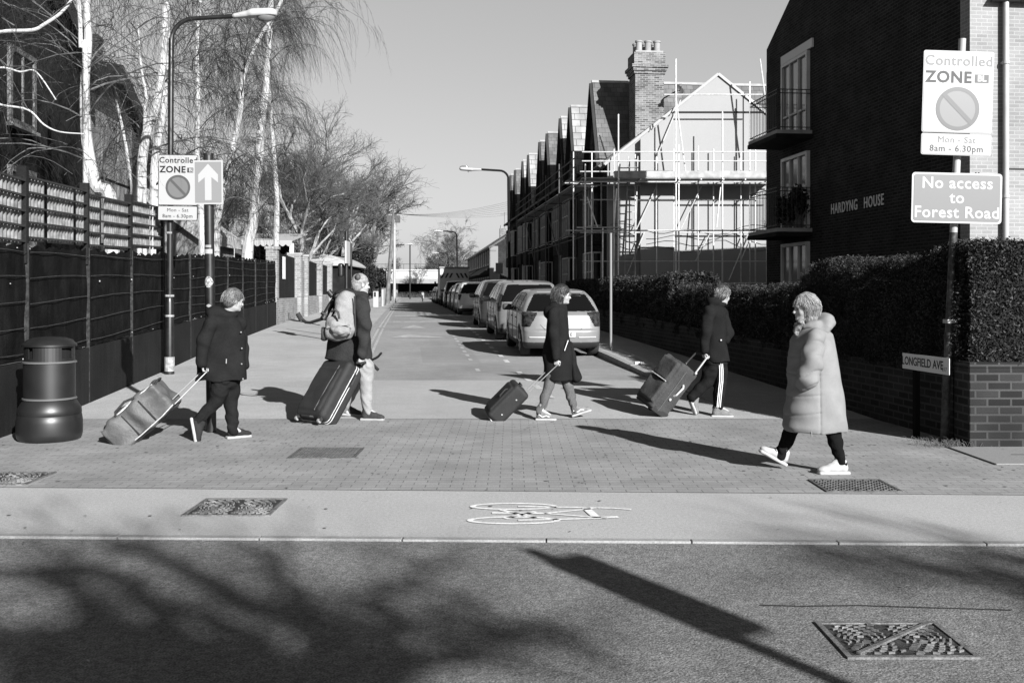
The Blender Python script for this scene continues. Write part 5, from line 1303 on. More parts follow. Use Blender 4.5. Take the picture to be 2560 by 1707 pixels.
def sticker(v, h, w, m, name, shape=None):
    zc = P(527, v, 11.16).z; pts = []
    mb = MB(); n = 8; R0 = .0565; xo = tp.x * zc / tp.z
    for i in range(n):
        for s_ in (0, 1):
            pass
    for i in range(n):
        a0 = R(-90 - w / 2 + w * i / n); a1 = R(-90 - w / 2 + w * (i + 1) / n)
        h0 = h if shape is None else h * math.sin(math.pi * (i + .15) / (n + .3)); h1 = h if shape is None else h * math.sin(math.pi * (i + 1.15) / (n + .3))
        mb.quad((xo + R0 * math.cos(a0), R0 * math.sin(a0), zc - h0 / 2), (xo + R0 * math.cos(a1), R0 * math.sin(a1), zc - h1 / 2), (xo + R0 * math.cos(a1), R0 * math.sin(a1), zc + h1 / 2), (xo + R0 * math.cos(a0), R0 * math.sin(a0), zc + h0 / 2))
    return mb.build(name, m, t)
sticker(629, .05, 100, M_SWHITE, 'sticker'); sticker(616, .028, 70, mat('dull_sticker', .2), 'sticker'); sticker(705, .13, 120, mat('scribbled_sticker', .22, rough=.6, var=.9, vs=60), 'sticker', 'oval'); sticker(764, .035, 60, mat('dull_sticker', .2), 'sticker', 'oval')
# right sign post
b0 = P(2360, 1105, 10.42); b0.z = 0; tp = P(2406, 98, 10.42) - b0
t = thing('parking_sign_post', 'leaning black pole at right carrying a zone sign above a no access sign', 'sign post', b0)
md = tp * .52
MB().tube([(0, 0, -.1), tp * .15, md], [.042, .042, .038], 14).build('pole', mat('scuffed_black_pole', .03, rough=.6, var=.8, vs=16, grain=.5, gs=25), t, smooth=True)
MB().tube([md, tp], [.038, .036], 14).build('upper_pole', M_PPOST, t, smooth=True)
c = P(2394, 258, 10.32) - b0
zone_sign(t, camface(c, R(-1.8)), .73, 1.09, M_SINKF, mat('sign_ink_weathered', .07), M_SWHITE2, M_SWHITE, split=.79, edge=mat('sign_edge_grey', .2, rough=.4))
c = P(2392, 495.5, 10.32) - b0; M = camface(c, R(-1.3))
a = plate(t, M, .935, .52, .035, M_SWHITE, 'no_access_plate', -.006, 0); plate(a, M, .895, .48, .025, M_SGREY, 'sign_ground', .001, .003)
for k, (tx, sz) in enumerate((('No access', .165), ('to', .165), ('Forest Road', .165))):
    text(tx, sz, M_SWHITE, a, M @ Matrix.Translation((0, .15 - .152 * k, .004)), bold=.0035, sp=1.08, ext=.001)
for z in (.30, .60, .86): 
    q = tp * z; MB().box((q.x - .05, q.y - .07, q.z - .02), (q.x + .05, q.y + .05, q.z + .02)).build('clip', M_PPOST, t)
# street nameplate
pl, pr_ = P(2256, 897, 11.0), P(2373, 909, 10.05)
t = thing('street_nameplate', 'white LONGFIELD AVE nameplate standing low in front of the garden wall', 'street sign', (pr_.x, pr_.y, 0))
xd = (pr_ - pl); xd.z = 0; L = xd.length; xd.normalize(); zd = Vector((-abs(xd.y), 0, 0)); zd = xd.cross(Vector((0, 0, 1))).normalized()
c = (pl + pr_) / 2; c.z = .815
M = plane_m(c - Vector((pr_.x, pr_.y, 0)), xd, (0, 0, 1), zd)
a = plate(t, M, L, .17, .006, mat('nameplate_white', .5, rough=.4), 'plate', -.006, .0)
text('LONGFIELD AVE', .125, mat('nameplate_ink', .03), a, M @ Matrix.Translation((-.06, 0, .001)), bold=.002, ext=.001, sp=1.0, sx=.93)
text('E17', .06, mat('nameplate_red', .12), a, M @ Matrix.Translation((L / 2 - .09, -.035, .001)), ext=.001)
MB().box((-L * .25 - .03, -.85, -.06), (-L * .25 + .03, .08, -.008), M).build('post', mat('dull_black_post', .005, rough=.95, spec=.05), t)
# litter bin
b0 = P(124, 1109, 10.6); b0.z = 0
t = thing('litter_bin', 'round black banded litter bin with domed lid beside the left fence', 'litter bin', b0)
MBN = mat('black_bin_plastic', .009, rough=.42, spec=.55, var=.3, vs=5)
MB().lathe([(.31, 0), (.335, .03), (.345, .08), (.345, .20), (.335, .27), (.33, .275), (.335, .29), (.33, .34), (.275, .425), (.27, .43), (.27, .82)], 48).build('body', MBN, t, smooth=True)
for z in (.43, .815): MB().lathe([(.27, z), (.283, z + .006), (.283, z + .02), (.27, z + .026)], 48).build('band', mat('bin_band', .09, rough=.25, spec=.8), t, smooth=True)
up = MB(); n = 48                                 # upper ring with two wide openings
for k in range(n):
    a0, a1 = 2 * math.pi * k / n, 2 * math.pi * (k + 1) / n
    deg = (k * 360 / n) % 360
    if (250 < deg < 318) or (70 < deg < 140) or 195 < deg < 235 or deg < 20: zs = [(.84, 1.0)]
    else: zs = [(.84, .87), (.98, 1.0)]
    for z0, z1 in zs: up.prism([(r * math.cos(a), r * math.sin(a), z0) for r, a in ((.262, a0), (.262, a1), (.245, a1), (.245, a0))], (0, 0, z1 - z0))
up.build('opening_ring', MBN, t, smooth=True)
MB().lathe([(.22, .2), (.22, .97)], 24).build('liner', mat('bin_liner', .004, rough=.9), t)
MB().lathe([(.262, 1.0), (.285, .995), (.285, 1.015), (.24, 1.06), (.17, 1.085), (.08, 1.095), (.01, 1.098)], 48).build('lid', MBN, t, smooth=True)
t.scale = (.95, .95, 1.0)
# manhole covers
M_IRON = mat('cast_iron', .03, rough=.6, var=.5, vs=12, grain=.5, gs=70, metal=.2, bump=.2)
M_IRON2 = mat('iron_relief', .13, rough=.5, var=.4, vs=12, grain=.4, gs=80, metal=.3)
M_IRON3 = mat('dark_iron_relief', .07, rough=.5, var=.4, vs=12, grain=.4, gs=80)
def manhole(label, cx, cy, w, d, z, kind, rot=0.0, g2=M_IRON2):
    t = thing('manhole_cover', label, 'manhole cover', (cx, cy, z), rot, 'iron access covers set in the paving'); rg = random.Random(int(cx * 100))
    fr = MB()
    for a, b in (((-w/2, -d/2), (w/2, -d/2 + .025)), ((-w/2, d/2 - .025), (w/2, d/2)), ((-w/2, -d/2 + .025), (-w/2 + .025, d/2 - .025)), ((w/2 - .025, -d/2 + .025), (w/2, d/2 - .025))): fr.box((a[0], a[1], -.04), (b[0], b[1], .009))
    fr.build('frame', g2, t)
    rl = MB().box((-w/2 + .027, -d/2 + .027, -.04), (w/2 - .027, d/2 - .027, .003))
    if kind == 'arcs':
        for sg in (-1, 1):
            cxx = sg * w * .22
            for r_ in (.03, .055, .08, .105, .13, .155, .18, .205, .23, .255):
                n = int(r_ * 110) + 2
                for k in range(n):
                    a = 2 * math.pi * (k + .3) / n; x, y = cxx + r_ * math.cos(a) * 1.15, r_ * math.sin(a)
                    if abs(x) < w/2 - .045 and abs(y) < d/2 - .045 and x * sg > (.02 + abs(y) * 0): rl.bar((x, y, .007), (x - .03 * math.sin(a), y + .03 * math.cos(a), .007), .010, .01)
        if w < .6: rl.bar((-w/2 + .06, -d/2 + .04, .012), (w/2 - .06, d/2 - .04, .012), .02, .01)
    else:
        nx, ny = int(w / .036), int(d / .036)
        for i in range(nx):
            for j in range(ny):
                x, y = -w/2 + .05 + i * (w - .1) / (nx - 1), -d/2 + .05 + j * (d - .1) / (ny - 1)
                if (i + j) % 2: rl.box((x - .016, y - .006, .002), (x + .016, y + .006, .010))
                else: rl.box((x - .006, y - .016, .002), (x + .006, y + .016, .010))
    o = rl.build('plate', M_IRON, t); o.data.materials.append(g2); o.data.polygons.foreach_set('material_index', [0] * 6 + [1] * (len(o.data.polygons) - 6))
    return t
manhole('square iron cover in the block paving right of the duffel bag', -1.80, 9.68, .64, .62, .004, 'grid', g2=M_IRON3)
manhole('iron cover cut by the left edge of the picture', -4.30, 8.36, .70, .56, .004, 'arcs')
manhole('iron cover with curved ribs in the cycle track', -2.01, 7.26, .62, .57, .001, 'arcs')
manhole('iron cover at the edge of the block paving below the white shoes', 2.765, 8.05, .6, .5, .004, 'grid', g2=M_IRON3)
manhole('large iron cover in the coarse asphalt at bottom right', 1.735, 4.52, .58, .47, -.009, 'arcs')
t = thing('access_slab', 'smooth concrete access slab in the paving before the brick pier', 'access cover', (4.85, 9.55, .004))
MB().box((-.45, -.5, -.03), (.5, .5, .008)).build('slab', mat('slab_concrete', .17, rough=.9, grain=.2, gs=90), t, bevel=.004)
MB().box((-.06, -.01, .008), (.1, .005, .011)).build('lifting_slot', M_SINK, t)
MB().box((-.47, -.52, -.03), (-.452, .52, .006)).build('dark_joint', M_SINK, t)
# posts along the left pavement
def post(name, label, p, h, r=.04, m=None, cat='post'):
    t = thing(name, label, cat, p); MB().tube([(0, 0, -.1), (0, 0, h)], r, 10).build('pole', m or M_POST, t, smooth=True); return t
p = P(866, HZ, 24.5); p.z = pav(24.5); t = post('sign_post', 'black post with an edge-on sign and round signal back, above the man with the backpack', p, 2.75, .045, cat='sign post')
MB().box((.01, -.28, 1.95), (.05, .28, 2.5)).build('sign_plate', mat('sign_back_grey', .3, rough=.5), t)
s = Sdf((-.3, -.3, 1.4), (.3, .3, 2.2), .02); s.box((-.13, 0, 1.78), (.07, .13, .18), rd=.06); s.build('signal_head', M_POST, t)
p = P(878, HZ, 26); p.z = pav(26); post('thin_post', 'thin black post just right of the edge-on sign', p, 2.5, .03)
p = S(-1.5, 70); p.z = pav(70); t = thing('telegraph_pole', 'wooden telegraph pole with two junction boxes near its top', 'telegraph pole', p)
tt = P(984, 530, 70) - p
MB().tube([(0, 0, -.2), tt], [.15, .10], 9).build('pole', mat('weathered_pole', .1, rough=.9, var=.4, vs=4), t, smooth=True)
for sx in (-.3, .28): MB().box((tt.x + sx - .17, -.15, tt.z - .75), (tt.x + sx + .17, .15, tt.z - .25)).build('junction_box', mat('grey_box', .06, rough=.6), t, bevel=.02)
MB().bar((tt.x - .5, 0, tt.z - .1), (tt.x + .5, 0, tt.z - .1), .08).build('crossbar', M_WOOD, t)
rg = random.Random(9)
for k in range(7):
    a = Vector((tt.x, 0, tt.z - .1)); b_ = S(7.4, 76 - 5.2 * k, 7.4 - .15 * k) - p; mb = MB(); pts = []
    for i in range(13):
        q = i / 12; v_ = a.lerp(b_, q); v_.z -= .45 * 4 * q * (1 - q) * (.5 + .12 * k); pts.append(v_)
    mb.tube(pts, .006, 3, cap=False); mb.build('cable', mat('overhead_cable', .05), t)
p = S(-2.0, 62); p.z = pav(62); t = thing('ticket_machine', 'pale ticket machine on the left pavement beside the man', 'ticket machine', p)
MB().box((-.16, -.12, 0), (.16, .12, 1.05)).build('body', mat('pale_metal', .3, rough=.5), t, bevel=.03); MB().box((-.17, -.14, 1.0), (.17, .14, 1.15)).build('hood', M_POST, t, bevel=.03); MB().box((-.1, -.125, .65), (.02, -.118, .95)).build('screen', M_SINK, t)
p = S(-1.7, 66); p.z = pav(66); post('bollard', 'pale bollard beside the ticket machine', p, 1.1, .09, M_PPOST, 'bollard')
p = S(-1.75, 79); p.z = pav(79); t = thing('street_cabinet', 'grey utility cabinet behind the telegraph pole', 'cabinet', p); MB().box((-.3, -.25, 0), (.3, .25, 1.15)).build('body', mat('cabinet_grey', .13, rough=.6), t, bevel=.02)
MB().box((-.32, -.27, 1.15), (.32, .27, 1.2)).build('lid', mat('cabinet_grey', .13), t)
p = P(986, HZ, 84); p.z = pav(84); post('pale_pole', 'tall pale pole right of the telegraph pole', p, 7.0, .12, M_PPOST, 'pole')
p = P(976, HZ, 95); p.z = pav(95); t = post('warning_sign', 'triangular warning sign between the telegraph pole and the pale pole', p, 3.3, .05, cat='traffic sign')
MB().box((-.35, -.08, 1.7), (.35, -.06, 2.6)).build('sign_plate', M_SWHITE, t); mb = MB(); mb.quad((-.24, -.085, 1.85), (.24, -.085, 1.85), (.0, -.085, 2.35)); tri = mb.build('triangle', M_SRED, t)
MB().quad((-.14, -.09, 1.91), (.14, -.09, 1.91), (0, -.09, 2.2)).build('triangle_face', M_SWHITE, t)
gl = 'street lamps along the side street'; M_FLAMP = mat('dark_lamp_post', .008, rough=.8, spec=.08)
YY = 45; p = P(1274, HZ, YY); p.z = pav(YY); lamp_post('lamp_post', 'street lamp with a long arm before the terraced houses', p, tuple(P(1271, 424, YY)), (-1, 0, 0), .85, r0=.1, r1=.07, head=1.0, group=gl, m=M_FLAMP)
YY = 90; p = P(1144, HZ, YY); p.z = pav(YY); lamp_post('lamp_post', 'farther street lamp above the white estate car', p, tuple(P(1142, 578, YY)), (-1, 0, 0), .85, r0=.1, r1=.08, head=.9, group=gl, m=M_FLAMP)
YY = 118; p = P(1122, HZ, YY); p.z = pav(YY); lamp_post('lamp_post', 'faint distant street lamp before the pale forked tree', p, tuple(P(1120, 632, YY)), (-1, 0, 0), .7, r0=.1, r1=.07, head=.9, group=gl, m=M_FLAMP)
YY = 98; p = P(976, HZ, YY); p.z = pav(YY); lamp_post('lamp_post', 'left hand street lamp reaching right behind the telegraph pole', p, tuple(P(976, 612, YY)), (1, 0, 0), 1.0, r0=.1, r1=.07, head=.8, group=gl, m=M_FLAMP)
YY = 130; p = P(1025, HZ, YY); p.z = pav(YY); post('tall_thin_pole', 'tall thin dark pole standing before the middle of the bridge', p, 6.9, .09, cat='pole')
p = P(1527, HZ, 22.4); p.z = pav(22.4); post('kerbside_post', 'slim pale post at the kerb right of the silver hatchback', p, 2.62, .03, mat('dull_post', .15, rough=.5))
p = P(1248, HZ, 50); p.z = pav(50); t = post('small_sign_post', 'slim post with a small pale plate behind the people carriers', p, 2.2, .05, M_PPOST, 'sign post'); MB().box((-.18, -.06, 1.9), (.18, -.03, 2.45)).build('sign_plate', mat('plate_back', .12), t)
p = P(1597, 917, 19.0); p.z = pav(19) + .03; t = thing('plastic_bottle', 'small crushed bottle on the right pavement near the kerb', 'litter', p, R(20)); MB().tube([(-.09, 0, 0), (.04, 0, 0), (.08, 0, 0), (.11, 0, 0)], [.032, .032, .014, .012], 10).build('bottle', mat('clear_plastic', .5, rough=.2), t, smooth=True)
MB().box((-.2, -.05, -.028), (-.08, .03, -.02)).build('label', M_SWHITE, t)
tuft('balcony_plant', 'dark trailing plants on the lower balcony of the flats', S(HX - .75, 28.0, 3.35), 10, .5, 91, M_LEAF)
bush('balcony_plant', 'leafy bush in a pot on the lower balcony of the flats', 'plant', S(HX - .45, 27.6, 3.3), (.35, .5, .38), 1500, 92, .06, trunk_h=.15)
bush('balcony_plant', 'climbing plant against the lower balcony railing of the flats', 'plant', S(HX - .3, 27.2, 3.3), (.3, .25, .5), 1200, 93, .06, trunk_h=.2)
# leaves and grit blown along kerbs and paving
rg_ = np.random.default_rng(17); C_ = []
for _ in range(260): y_ = rg_.uniform(14, 60); C_.append(S(-1.0 + abs(rg_.normal()) * .12, y_, road(y_) + .012))
for _ in range(160): y_ = rg_.uniform(13, 33); C_.append(S(-4.33 + abs(rg_.normal()) * .15, y_, pav(y_) + .012))
for _ in range(160): y_ = rg_.uniform(12.5, 30); C_.append(S(5.7 - abs(rg_.normal()) * .15, y_, pav(y_) + .012))
for _ in range(260): C_.append(Vector((rg_.uniform(-6, 6), rg_.uniform(3.2, 12), .014)))
Ca = np.array([tuple(c_) for c_ in C_]); n_ = len(Ca); a_ = rg_.uniform(0, 6.28, n_); s_z = rg_.uniform(.004, .016, (n_, 1))
dx_ = np.stack([np.cos(a_), np.sin(a_), rg_.uniform(-.2, .2, n_)], 1) * s_z; dy_ = np.stack([-np.sin(a_), np.cos(a_), rg_.uniform(-.2, .2, n_)], 1) * s_z * .5
Vv = np.stack([Ca - dx_, Ca - dy_, Ca + dx_, Ca + dy_], 1).reshape(-1, 3)
lf = mesh('leaf_litter', Vv, np.arange(n_ * 4).reshape(n_, 4), mat('dead_leaf', .16, rough=.8, var=.9, vs=3)); tag(lf, 'small dead leaves and grit scattered along the kerbs and paving', 'leaf litter', kind='stuff')
# things behind the camera whose shadows fall into the picture
SH = lambda x, y, h: Vector((x, y, 0)) + Vector((math.sin(SUN_AZ), -math.cos(SUN_AZ), 0)) * (h / math.tan(SUN_EL))
tip = Vector((.12, 6.08, 0)); H_ = 4.0; b0 = SH(tip.x, tip.y, H_)
t = thing('parking_sign_post', 'tall sign post behind the viewer casting the long shadow on the road', 'sign post', b0, SUN_AZ)
MB().tube([(0, 0, -.1), (0, 0, H_)], .05, 12).build('pole', M_POST, t)
MB().prism([Vector((x + .08, .06, H_ - .48 + y)) for x, y in rrect(.32, .72, .05)], (0, .01, 0)).build('sign_plate', M_SWHITE, t)
GL = 'street trees behind the viewer'
def shade_tree(label, hub, h0, limbs, seed, trunk_r=.2):
    """a bare street tree behind the viewer: every limb stands where the sun throws it onto the road"""
    rg = random.Random(seed)
    def at(u, v, h): g_ = P(u, v, CH * F / (v - HZ)); return SH(g_.x, g_.y, h) + Vector((0, 0, h))
    hb = at(*hub, h0); base = Vector((hb.x + .4, hb.y - .6, 0)); t = thing('bare_tree', label, 'tree', base, 0, GL)
    tk = MB(); tw = Twigs(); tk.tube([(0, 0, -.1), (hb - base) * .5 + Vector((.1, 0, 0)), hb - base], [trunk_r, trunk_r * .8, trunk_r * .65], 9)
    for pts, r, dens in limbs:
        pp = [hb - base] + [at(u, v, h0 + .5 + .35 * k) - base for k, (u, v) in enumerate(pts)]; sp_ = smooth_path(pp, 4); n = len(sp_)
        tk.tube(sp_, [r * .78 * (1 - .7 * i / n) for i in range(n)], 6, cap=False)
        for _ in range(int(dens * .48)):
            i = rg.randint(3, n - 1); a = sp_[i]; d = (sp_[i] - sp_[i - 1]).normalized() + Vector((rg.gauss(0, .7), rg.gauss(0, .7), rg.gauss(0, .5))); d.normalize(); L = rg.uniform(.25, .8); rr = rg.uniform(.006, .018)
            b_ = a + d * L; tw.add(a, b_, rr, rr * .7)
            for _ in range(3):
                d2 = (d + Vector((rg.gauss(0, .6), rg.gauss(0, .6), rg.gauss(0, .4)))).normalized(); tw.add(b_, b_ + d2 * L * .6, rr * .6, rr * .35)
    tk.build('trunk', M_BARK, t, smooth=True); tw.build('crown', M_TWIG2, t)
shade_tree('bare street tree behind the viewer whose limbs shade the lower left of the road', (760, 1900), 6.0, [
    ([(925, 1676), (849, 1594), (762, 1540), (626, 1512), (544, 1464), (446, 1409), (305, 1352)], .17, 70), ([(850, 1640), (816, 1567), (762, 1518), (707, 1442), (653, 1371)], .12, 50),
    ([(500, 1700), (381, 1594), (218, 1583), (60, 1594), (-60, 1600)], .20, 80), ([(300, 1640), (240, 1520), (160, 1450), (40, 1435)], .13, 60), ([(420, 1560), (326, 1450), (218, 1415), (82, 1425)], .10, 45),
    ([(925, 1660), (1000, 1560), (925, 1502), (1034, 1447), (1143, 1398)], .10, 45), ([(1000, 1690), (1100, 1640), (1280, 1600), (1400, 1560)], .12, 50), ([(789, 1600), (900, 1560), (1034, 1583), (1280, 1560)], .10, 40),
    ([(600, 1690), (560, 1640), (440, 1620), (300, 1690), (100, 1660)], .20, 90), ([(700, 1690), (640, 1600), (480, 1530), (380, 1500)], .14, 60), ([(200, 1700), (100, 1660), (20, 1700)], .2, 60)], 5)
shade_tree('slimmer bare street tree behind the viewer to the right', (3050, 1800), 7.0, [
    ([(2700, 1560), (2560, 1440), (2400, 1425), (2200, 1400), (2050, 1392)], .10, 90), ([(2750, 1500), (2600, 1400), (2450, 1392), (2330, 1375)], .08, 60)], 6)
# ================================================================== people, luggage
SKIN = mat('skin', .26, rough=.55, var=.05, vs=20, spec=.3)
M_EYE = mat('eye', .02, rough=.2)
def cloth(name, g, **k):
    d = dict(rough=.95, var=.15, vs=7, grain=.35, gs=160, bump=.35, bs=120, spec=.05); d.update(k); return mat(name, g, **d)
def frame_of(f, up=(0, 0, 1)):
    f = Vector(f).normalized(); up = Vector(up); y = up.cross(f).normalized(); z = f.cross(y)
    return Matrix(((f.x, y.x, z.x), (f.y, y.y, z.y), (f.z, y.z, z.z)))
def to4(M3, c): m = M3.to_4x4(); m.translation = Vector(c); return m
def folds(a, f=(23, 17, 9), ph=0.0):
    return lambda X, Y, Z: a * (np.sin(X * f[0] + 2.1 * np.sin(Z * f[2] + ph)) * np.sin(Y * f[1] + Z * f[2] * .7 + ph) + .6 * np.sin(Z * f[0] * .8 + X * f[1] + 1.3 * np.sin(Y * 21 + ph)))
def head_sdf(s, c, M, k=1.0):
    T = lambda x, y, z: Vector(c) + M @ (Vector((x, y, z)) * k)
    s.ell(T(-.012, 0, .03), (.097 * k, .076 * k, .090 * k), M, .02); s.ell(T(.028, 0, -.03), (.066 * k, .061 * k, .085 * k), M, .03); s.ell(T(.045, 0, -.078), (.045 * k, .044 * k, .036 * k), M, .025)
    s.cap(T(.088, 0, .004), T(.110, 0, -.030), .009 * k, .014 * k, k=.012); s.cap(T(.080, -.032, .020), T(.080, .032, .020), .013 * k, k=.012)
    for sg in (-1, 1):
        s.ell(T(.098, sg * .031, -.002), (.014 * k, .016 * k, .010 * k), M, .01, op='s'); s.ell(T(-.002, sg * .076, -.012), (.020 * k, .009 * k, .031 * k), M, .006)
        s.ell(T(.052, sg * .046, -.034), (.03 * k, .022 * k, .026 * k), M, .02)
    s.ell(T(.094, 0, -.058), (.010 * k, .025 * k, .009 * k), M, .008); s.ell(T(.082, 0, -.094), (.022 * k, .024 * k, .018 * k), M, .015)
def eyes(root, c, M, k=1.0):
    for sg in (-1, 1):
        mb = MB(); p = Vector(c) + M @ (Vector((.0835, sg * .031, -.002)) * k)
        mb.lathe([(.0005, -.010), (.006, -.008), (.010, -.002), (.010, .002), (.006, .008), (.0005, .010)], 10, p); mb.build('eye', M_EYE, root, smooth=True)
def hand_sdf(s, w, d, n, curl=1.0, k=1.0, thumb=1, side=None):
    """w wrist, d direction of the palm, n palm normal (where fingers curl to), thumb = +1/-1 side"""
    d = Vector(d).normalized(); n = Vector(n); n = (n - d * n.dot(d)).normalized(); y = d.cross(n) * thumb; w = Vector(w)
    s.cap(w - d * .03, w + d * .015, .026 * k, .024 * k, k=.012, flat=(n, .75))
    for j in range(4):
        b0 = w + d * .02 * k + y * (.026 - .0175 * j) * k * .6; b1 = w + d * (.082 - .004 * abs(j - 1)) * k + y * (.030 - .0195 * j) * k
        s.cap(b0, b1, .013 * k, .0105 * k, k=.008)
        L = (.040, .045, .042, .033)[j] * k; q = b1.copy(); dd = d.copy(); rr = .0093 * k; a = 0
        for seg in range(3):
            a += curl * (.85, .95, .6)[seg] * (1 + .06 * j); dd = d * math.cos(a) + n * math.sin(a); q2 = q + dd * L * (1, .72, .55)[seg]
            s.cap(q, q2, rr, rr * .92, k=.003); q = q2; rr *= .92
    t0 = w + d * .028 * k + y * .026 * k; t1 = t0 + (d * .6 + y * .65 + n * .35).normalized() * .036 * k; t2 = t1 + (d * .75 + y * (.15 - .5 * min(curl, 1)) + n * .6 * max(.4, curl)).normalized() * .032 * k; t3 = t2 + (d * .5 - y * .45 * min(curl, 1) + n * .7 * max(.3, curl)).normalized() * .026 * k
    s.chain([t0, t1, t2, t3], [.014 * k, .0125 * k, .0105 * k, .009 * k], .006)
def shoe(root, heel, toe_dir, up, L=.27, name='shoe', mu=None, ms=None, laces=None, high=.0):
    f = Vector(toe_dir).normalized(); u = Vector(up); u = (u - f * u.dot(f)).normalized(); y = u.cross(f); M = Matrix(((f.x, y.x, u.x), (f.y, y.y, u.y), (f.z, y.z, u.z))); k = L / .28
    T = lambda a, b, c: Vector(heel) + M @ (Vector((a, b, c)) * k)
    lo = [min((Vector(heel) + M @ Vector((a, b, c)) * k)[i] for a in (-.05, .33) for b in (-.1, .1) for c in (-.05, .2)) for i in range(3)]
    hi = [max((Vector(heel) + M @ Vector((a, b, c)) * k)[i] for a in (-.05, .33) for b in (-.1, .1) for c in (-.05, .2)) for i in range(3)]
    s = Sdf(lo, hi, .006); s.cap(T(.05, 0, .05), T(.16, 0, .055), .040 * k, .042 * k, .02); s.cap(T(.14, 0, .062), T(.225, 0, .040), .040 * k, .034 * k, .02); s.ell(T(.225, 0, .040), (.058 * k, .046 * k, .032 * k), M, .015)
    s.cap(T(.045, 0, .06), T(.055, 0, .105 + high), .040 * k, .042 * k, .02); s.cap(T(.12, 0, .085), T(.085, 0, .115), .03 * k, .03 * k, .02); s.box(T(.13, 0, -.02), (.2 * k, .08 * k, .035 * k), M, .005, .004, 's')
    o = s.build(name, mu, root, 2)
    s = Sdf(lo, hi, .006); s.box(T(.132, 0, .013), (.142 * k, .043 * k, .017 * k), M, .014 * k); s.ell(T(.205, 0, .013), (.082 * k, .052 * k, .018 * k), M, .01)
    s.build('sole', ms, o, 1)
    if laces:
        mb = MB()
        for q in range(4): mb.tube([T(.125 + .022 * q, -.026, .088 - .007 * q), T(.13 + .022 * q, 0, .104 - .011 * q), T(.125 + .022 * q, .026, .088 - .007 * q)], .0045, 5)
        mb.build('laces', laces, o)
    return o
def hair_strands(root, c, M, k, g, n, seed, L=.05, cover=None, name='strands', parent=None, drop=.5, rad=(.104, .083, .098), r=.0016):
    rg = random.Random(seed); tw = Twigs()
    for _ in range(n):
        a = rg.uniform(0, 2 * math.pi); z = rg.uniform(-.35, 1); q = math.sqrt(max(0, 1 - z * z)); p = Vector((math.cos(a) * q, math.sin(a) * q, z))
        if p.x > .55 and p.z < .62: continue
        if cover and not cover(p): continue
        v = Vector((p.x * rad[0] - .012, p.y * rad[1], p.z * rad[2] + .03)) * k
        d = Vector((-.2 + .4 * p.x, p.y * .6, -drop)) + Vector((rg.uniform(-.18, .18), rg.uniform(-.18, .18), rg.uniform(-.1, .1))); d = (d - p * d.dot(p) * .85).normalized()
        A = Vector(c) + M @ v
        for s_ in range(3):
            v2 = v + d * L / 3; v2 = v2 + p * .0015; Bp = Vector(c) + M @ v2; tw.add(A, Bp, r, r * .7); A = Bp; v = v2; d = (d + Vector((0, 0, -.25)) - p * .12).normalized()
    if tw.segs: tw.build(name, g, parent or root)
class Person:
    def __init__(s, label, u, v, zoom, cat='person'):
        s.Y = CH * F / (v - HZ); s.base = P(u, v, s.Y); s.base.z = 0; s.ox, s.oy, s.sc = zoom
        s.root = thing('person', label, cat, s.base)
    def p(s, zx, zy, dy=0.0):
        """photo crop position and depth offset -> local point"""
        return P(s.ox + zx / s.sc, s.oy + zy / s.sc, s.Y + dy) - s.base
    def rows(s, rows):
        out = []
        for zy, xl, xr, b, dy in rows:
            a = s.p(xl, zy, dy); c = s.p(xr, zy, dy); out.append(((a.z + c.z) / 2, (a.x + c.x) / 2, dy, (c.x - a.x) / 2, b))
        return sorted(out)
def body(ps, head, hM, hk, neck, chest, pelvis, arms, legs, hands):
    pts = [head, chest, pelvis] + [q for a in arms for q in a] + [q for l in legs for q in l[:3]]
    lo = [min(q[i] for q in pts) - .16 for i in range(3)]; hi = [max(q[i] for q in pts) + .16 for i in range(3)]
    s = Sdf(lo, hi, .0065)
    s.chain([pelvis, (Vector(pelvis) + Vector(chest)) / 2, chest], [.115, .105, .12], .04, flat=((0, 1, 0), .8)); s.cap(chest, neck, .09, .055, .04); s.cap(neck, Vector(head) + hM @ Vector((-.015, 0, -.06)), .052, .050, .02)
    for a in arms: s.cap(Vector(chest) + Vector((0, 0, .04)), a[0], .07, .055, .03); s.chain(a, [.048, .040, .028], .015)
    for l in legs: s.chain([pelvis] + list(l[:3]), [.09, .085, .055, .038], .03); s.cap(l[2], Vector(l[2]) + (Vector(l[3]) if len(l) > 3 else Vector((.1, 0, -.04))) + Vector((0, 0, -.02)), .030, .02, .01)
    head_sdf(s, head, hM, hk)
    for h in hands: hand_sdf(s, *h)
    o = s.build('body', SKIN, ps.root, 2); eyes(ps.root, head, hM, hk); return o
def trousers(ps, pelvis, legs, r, m, name='trousers', extra=None, wr=.004):
    pts = [pelvis] + [q for l in legs for q in l[:3]]; lo = [min(q[i] for q in pts) - .18 for i in range(3)]; hi = [max(q[i] for q in pts) + .18 for i in range(3)]
    s = Sdf(lo, hi, .008); s.ell(pelvis, (.15, .13, .13), None, .03)
    for l in legs:
        h_, k_, a_ = [Vector(q) for q in l[:3]]; a_ = a_ + (a_ - k_).normalized() * .03; m1 = h_.lerp(k_, .5); m2 = k_.lerp(a_, .45); s.chain([h_, m1, k_, m2, a_], r, .025)
    s.warp(lambda X, Y, Z: wr * (np.sin(Z * 61 + 5 * np.sin(X * 18) + 4 * np.sin(Y * 25)) + np.sin(Z * 23 + X * 41) * 1.2) * (1 + .8 * np.sin(Z * 9 + 1))); return s.build(name, m, ps.root, 2)
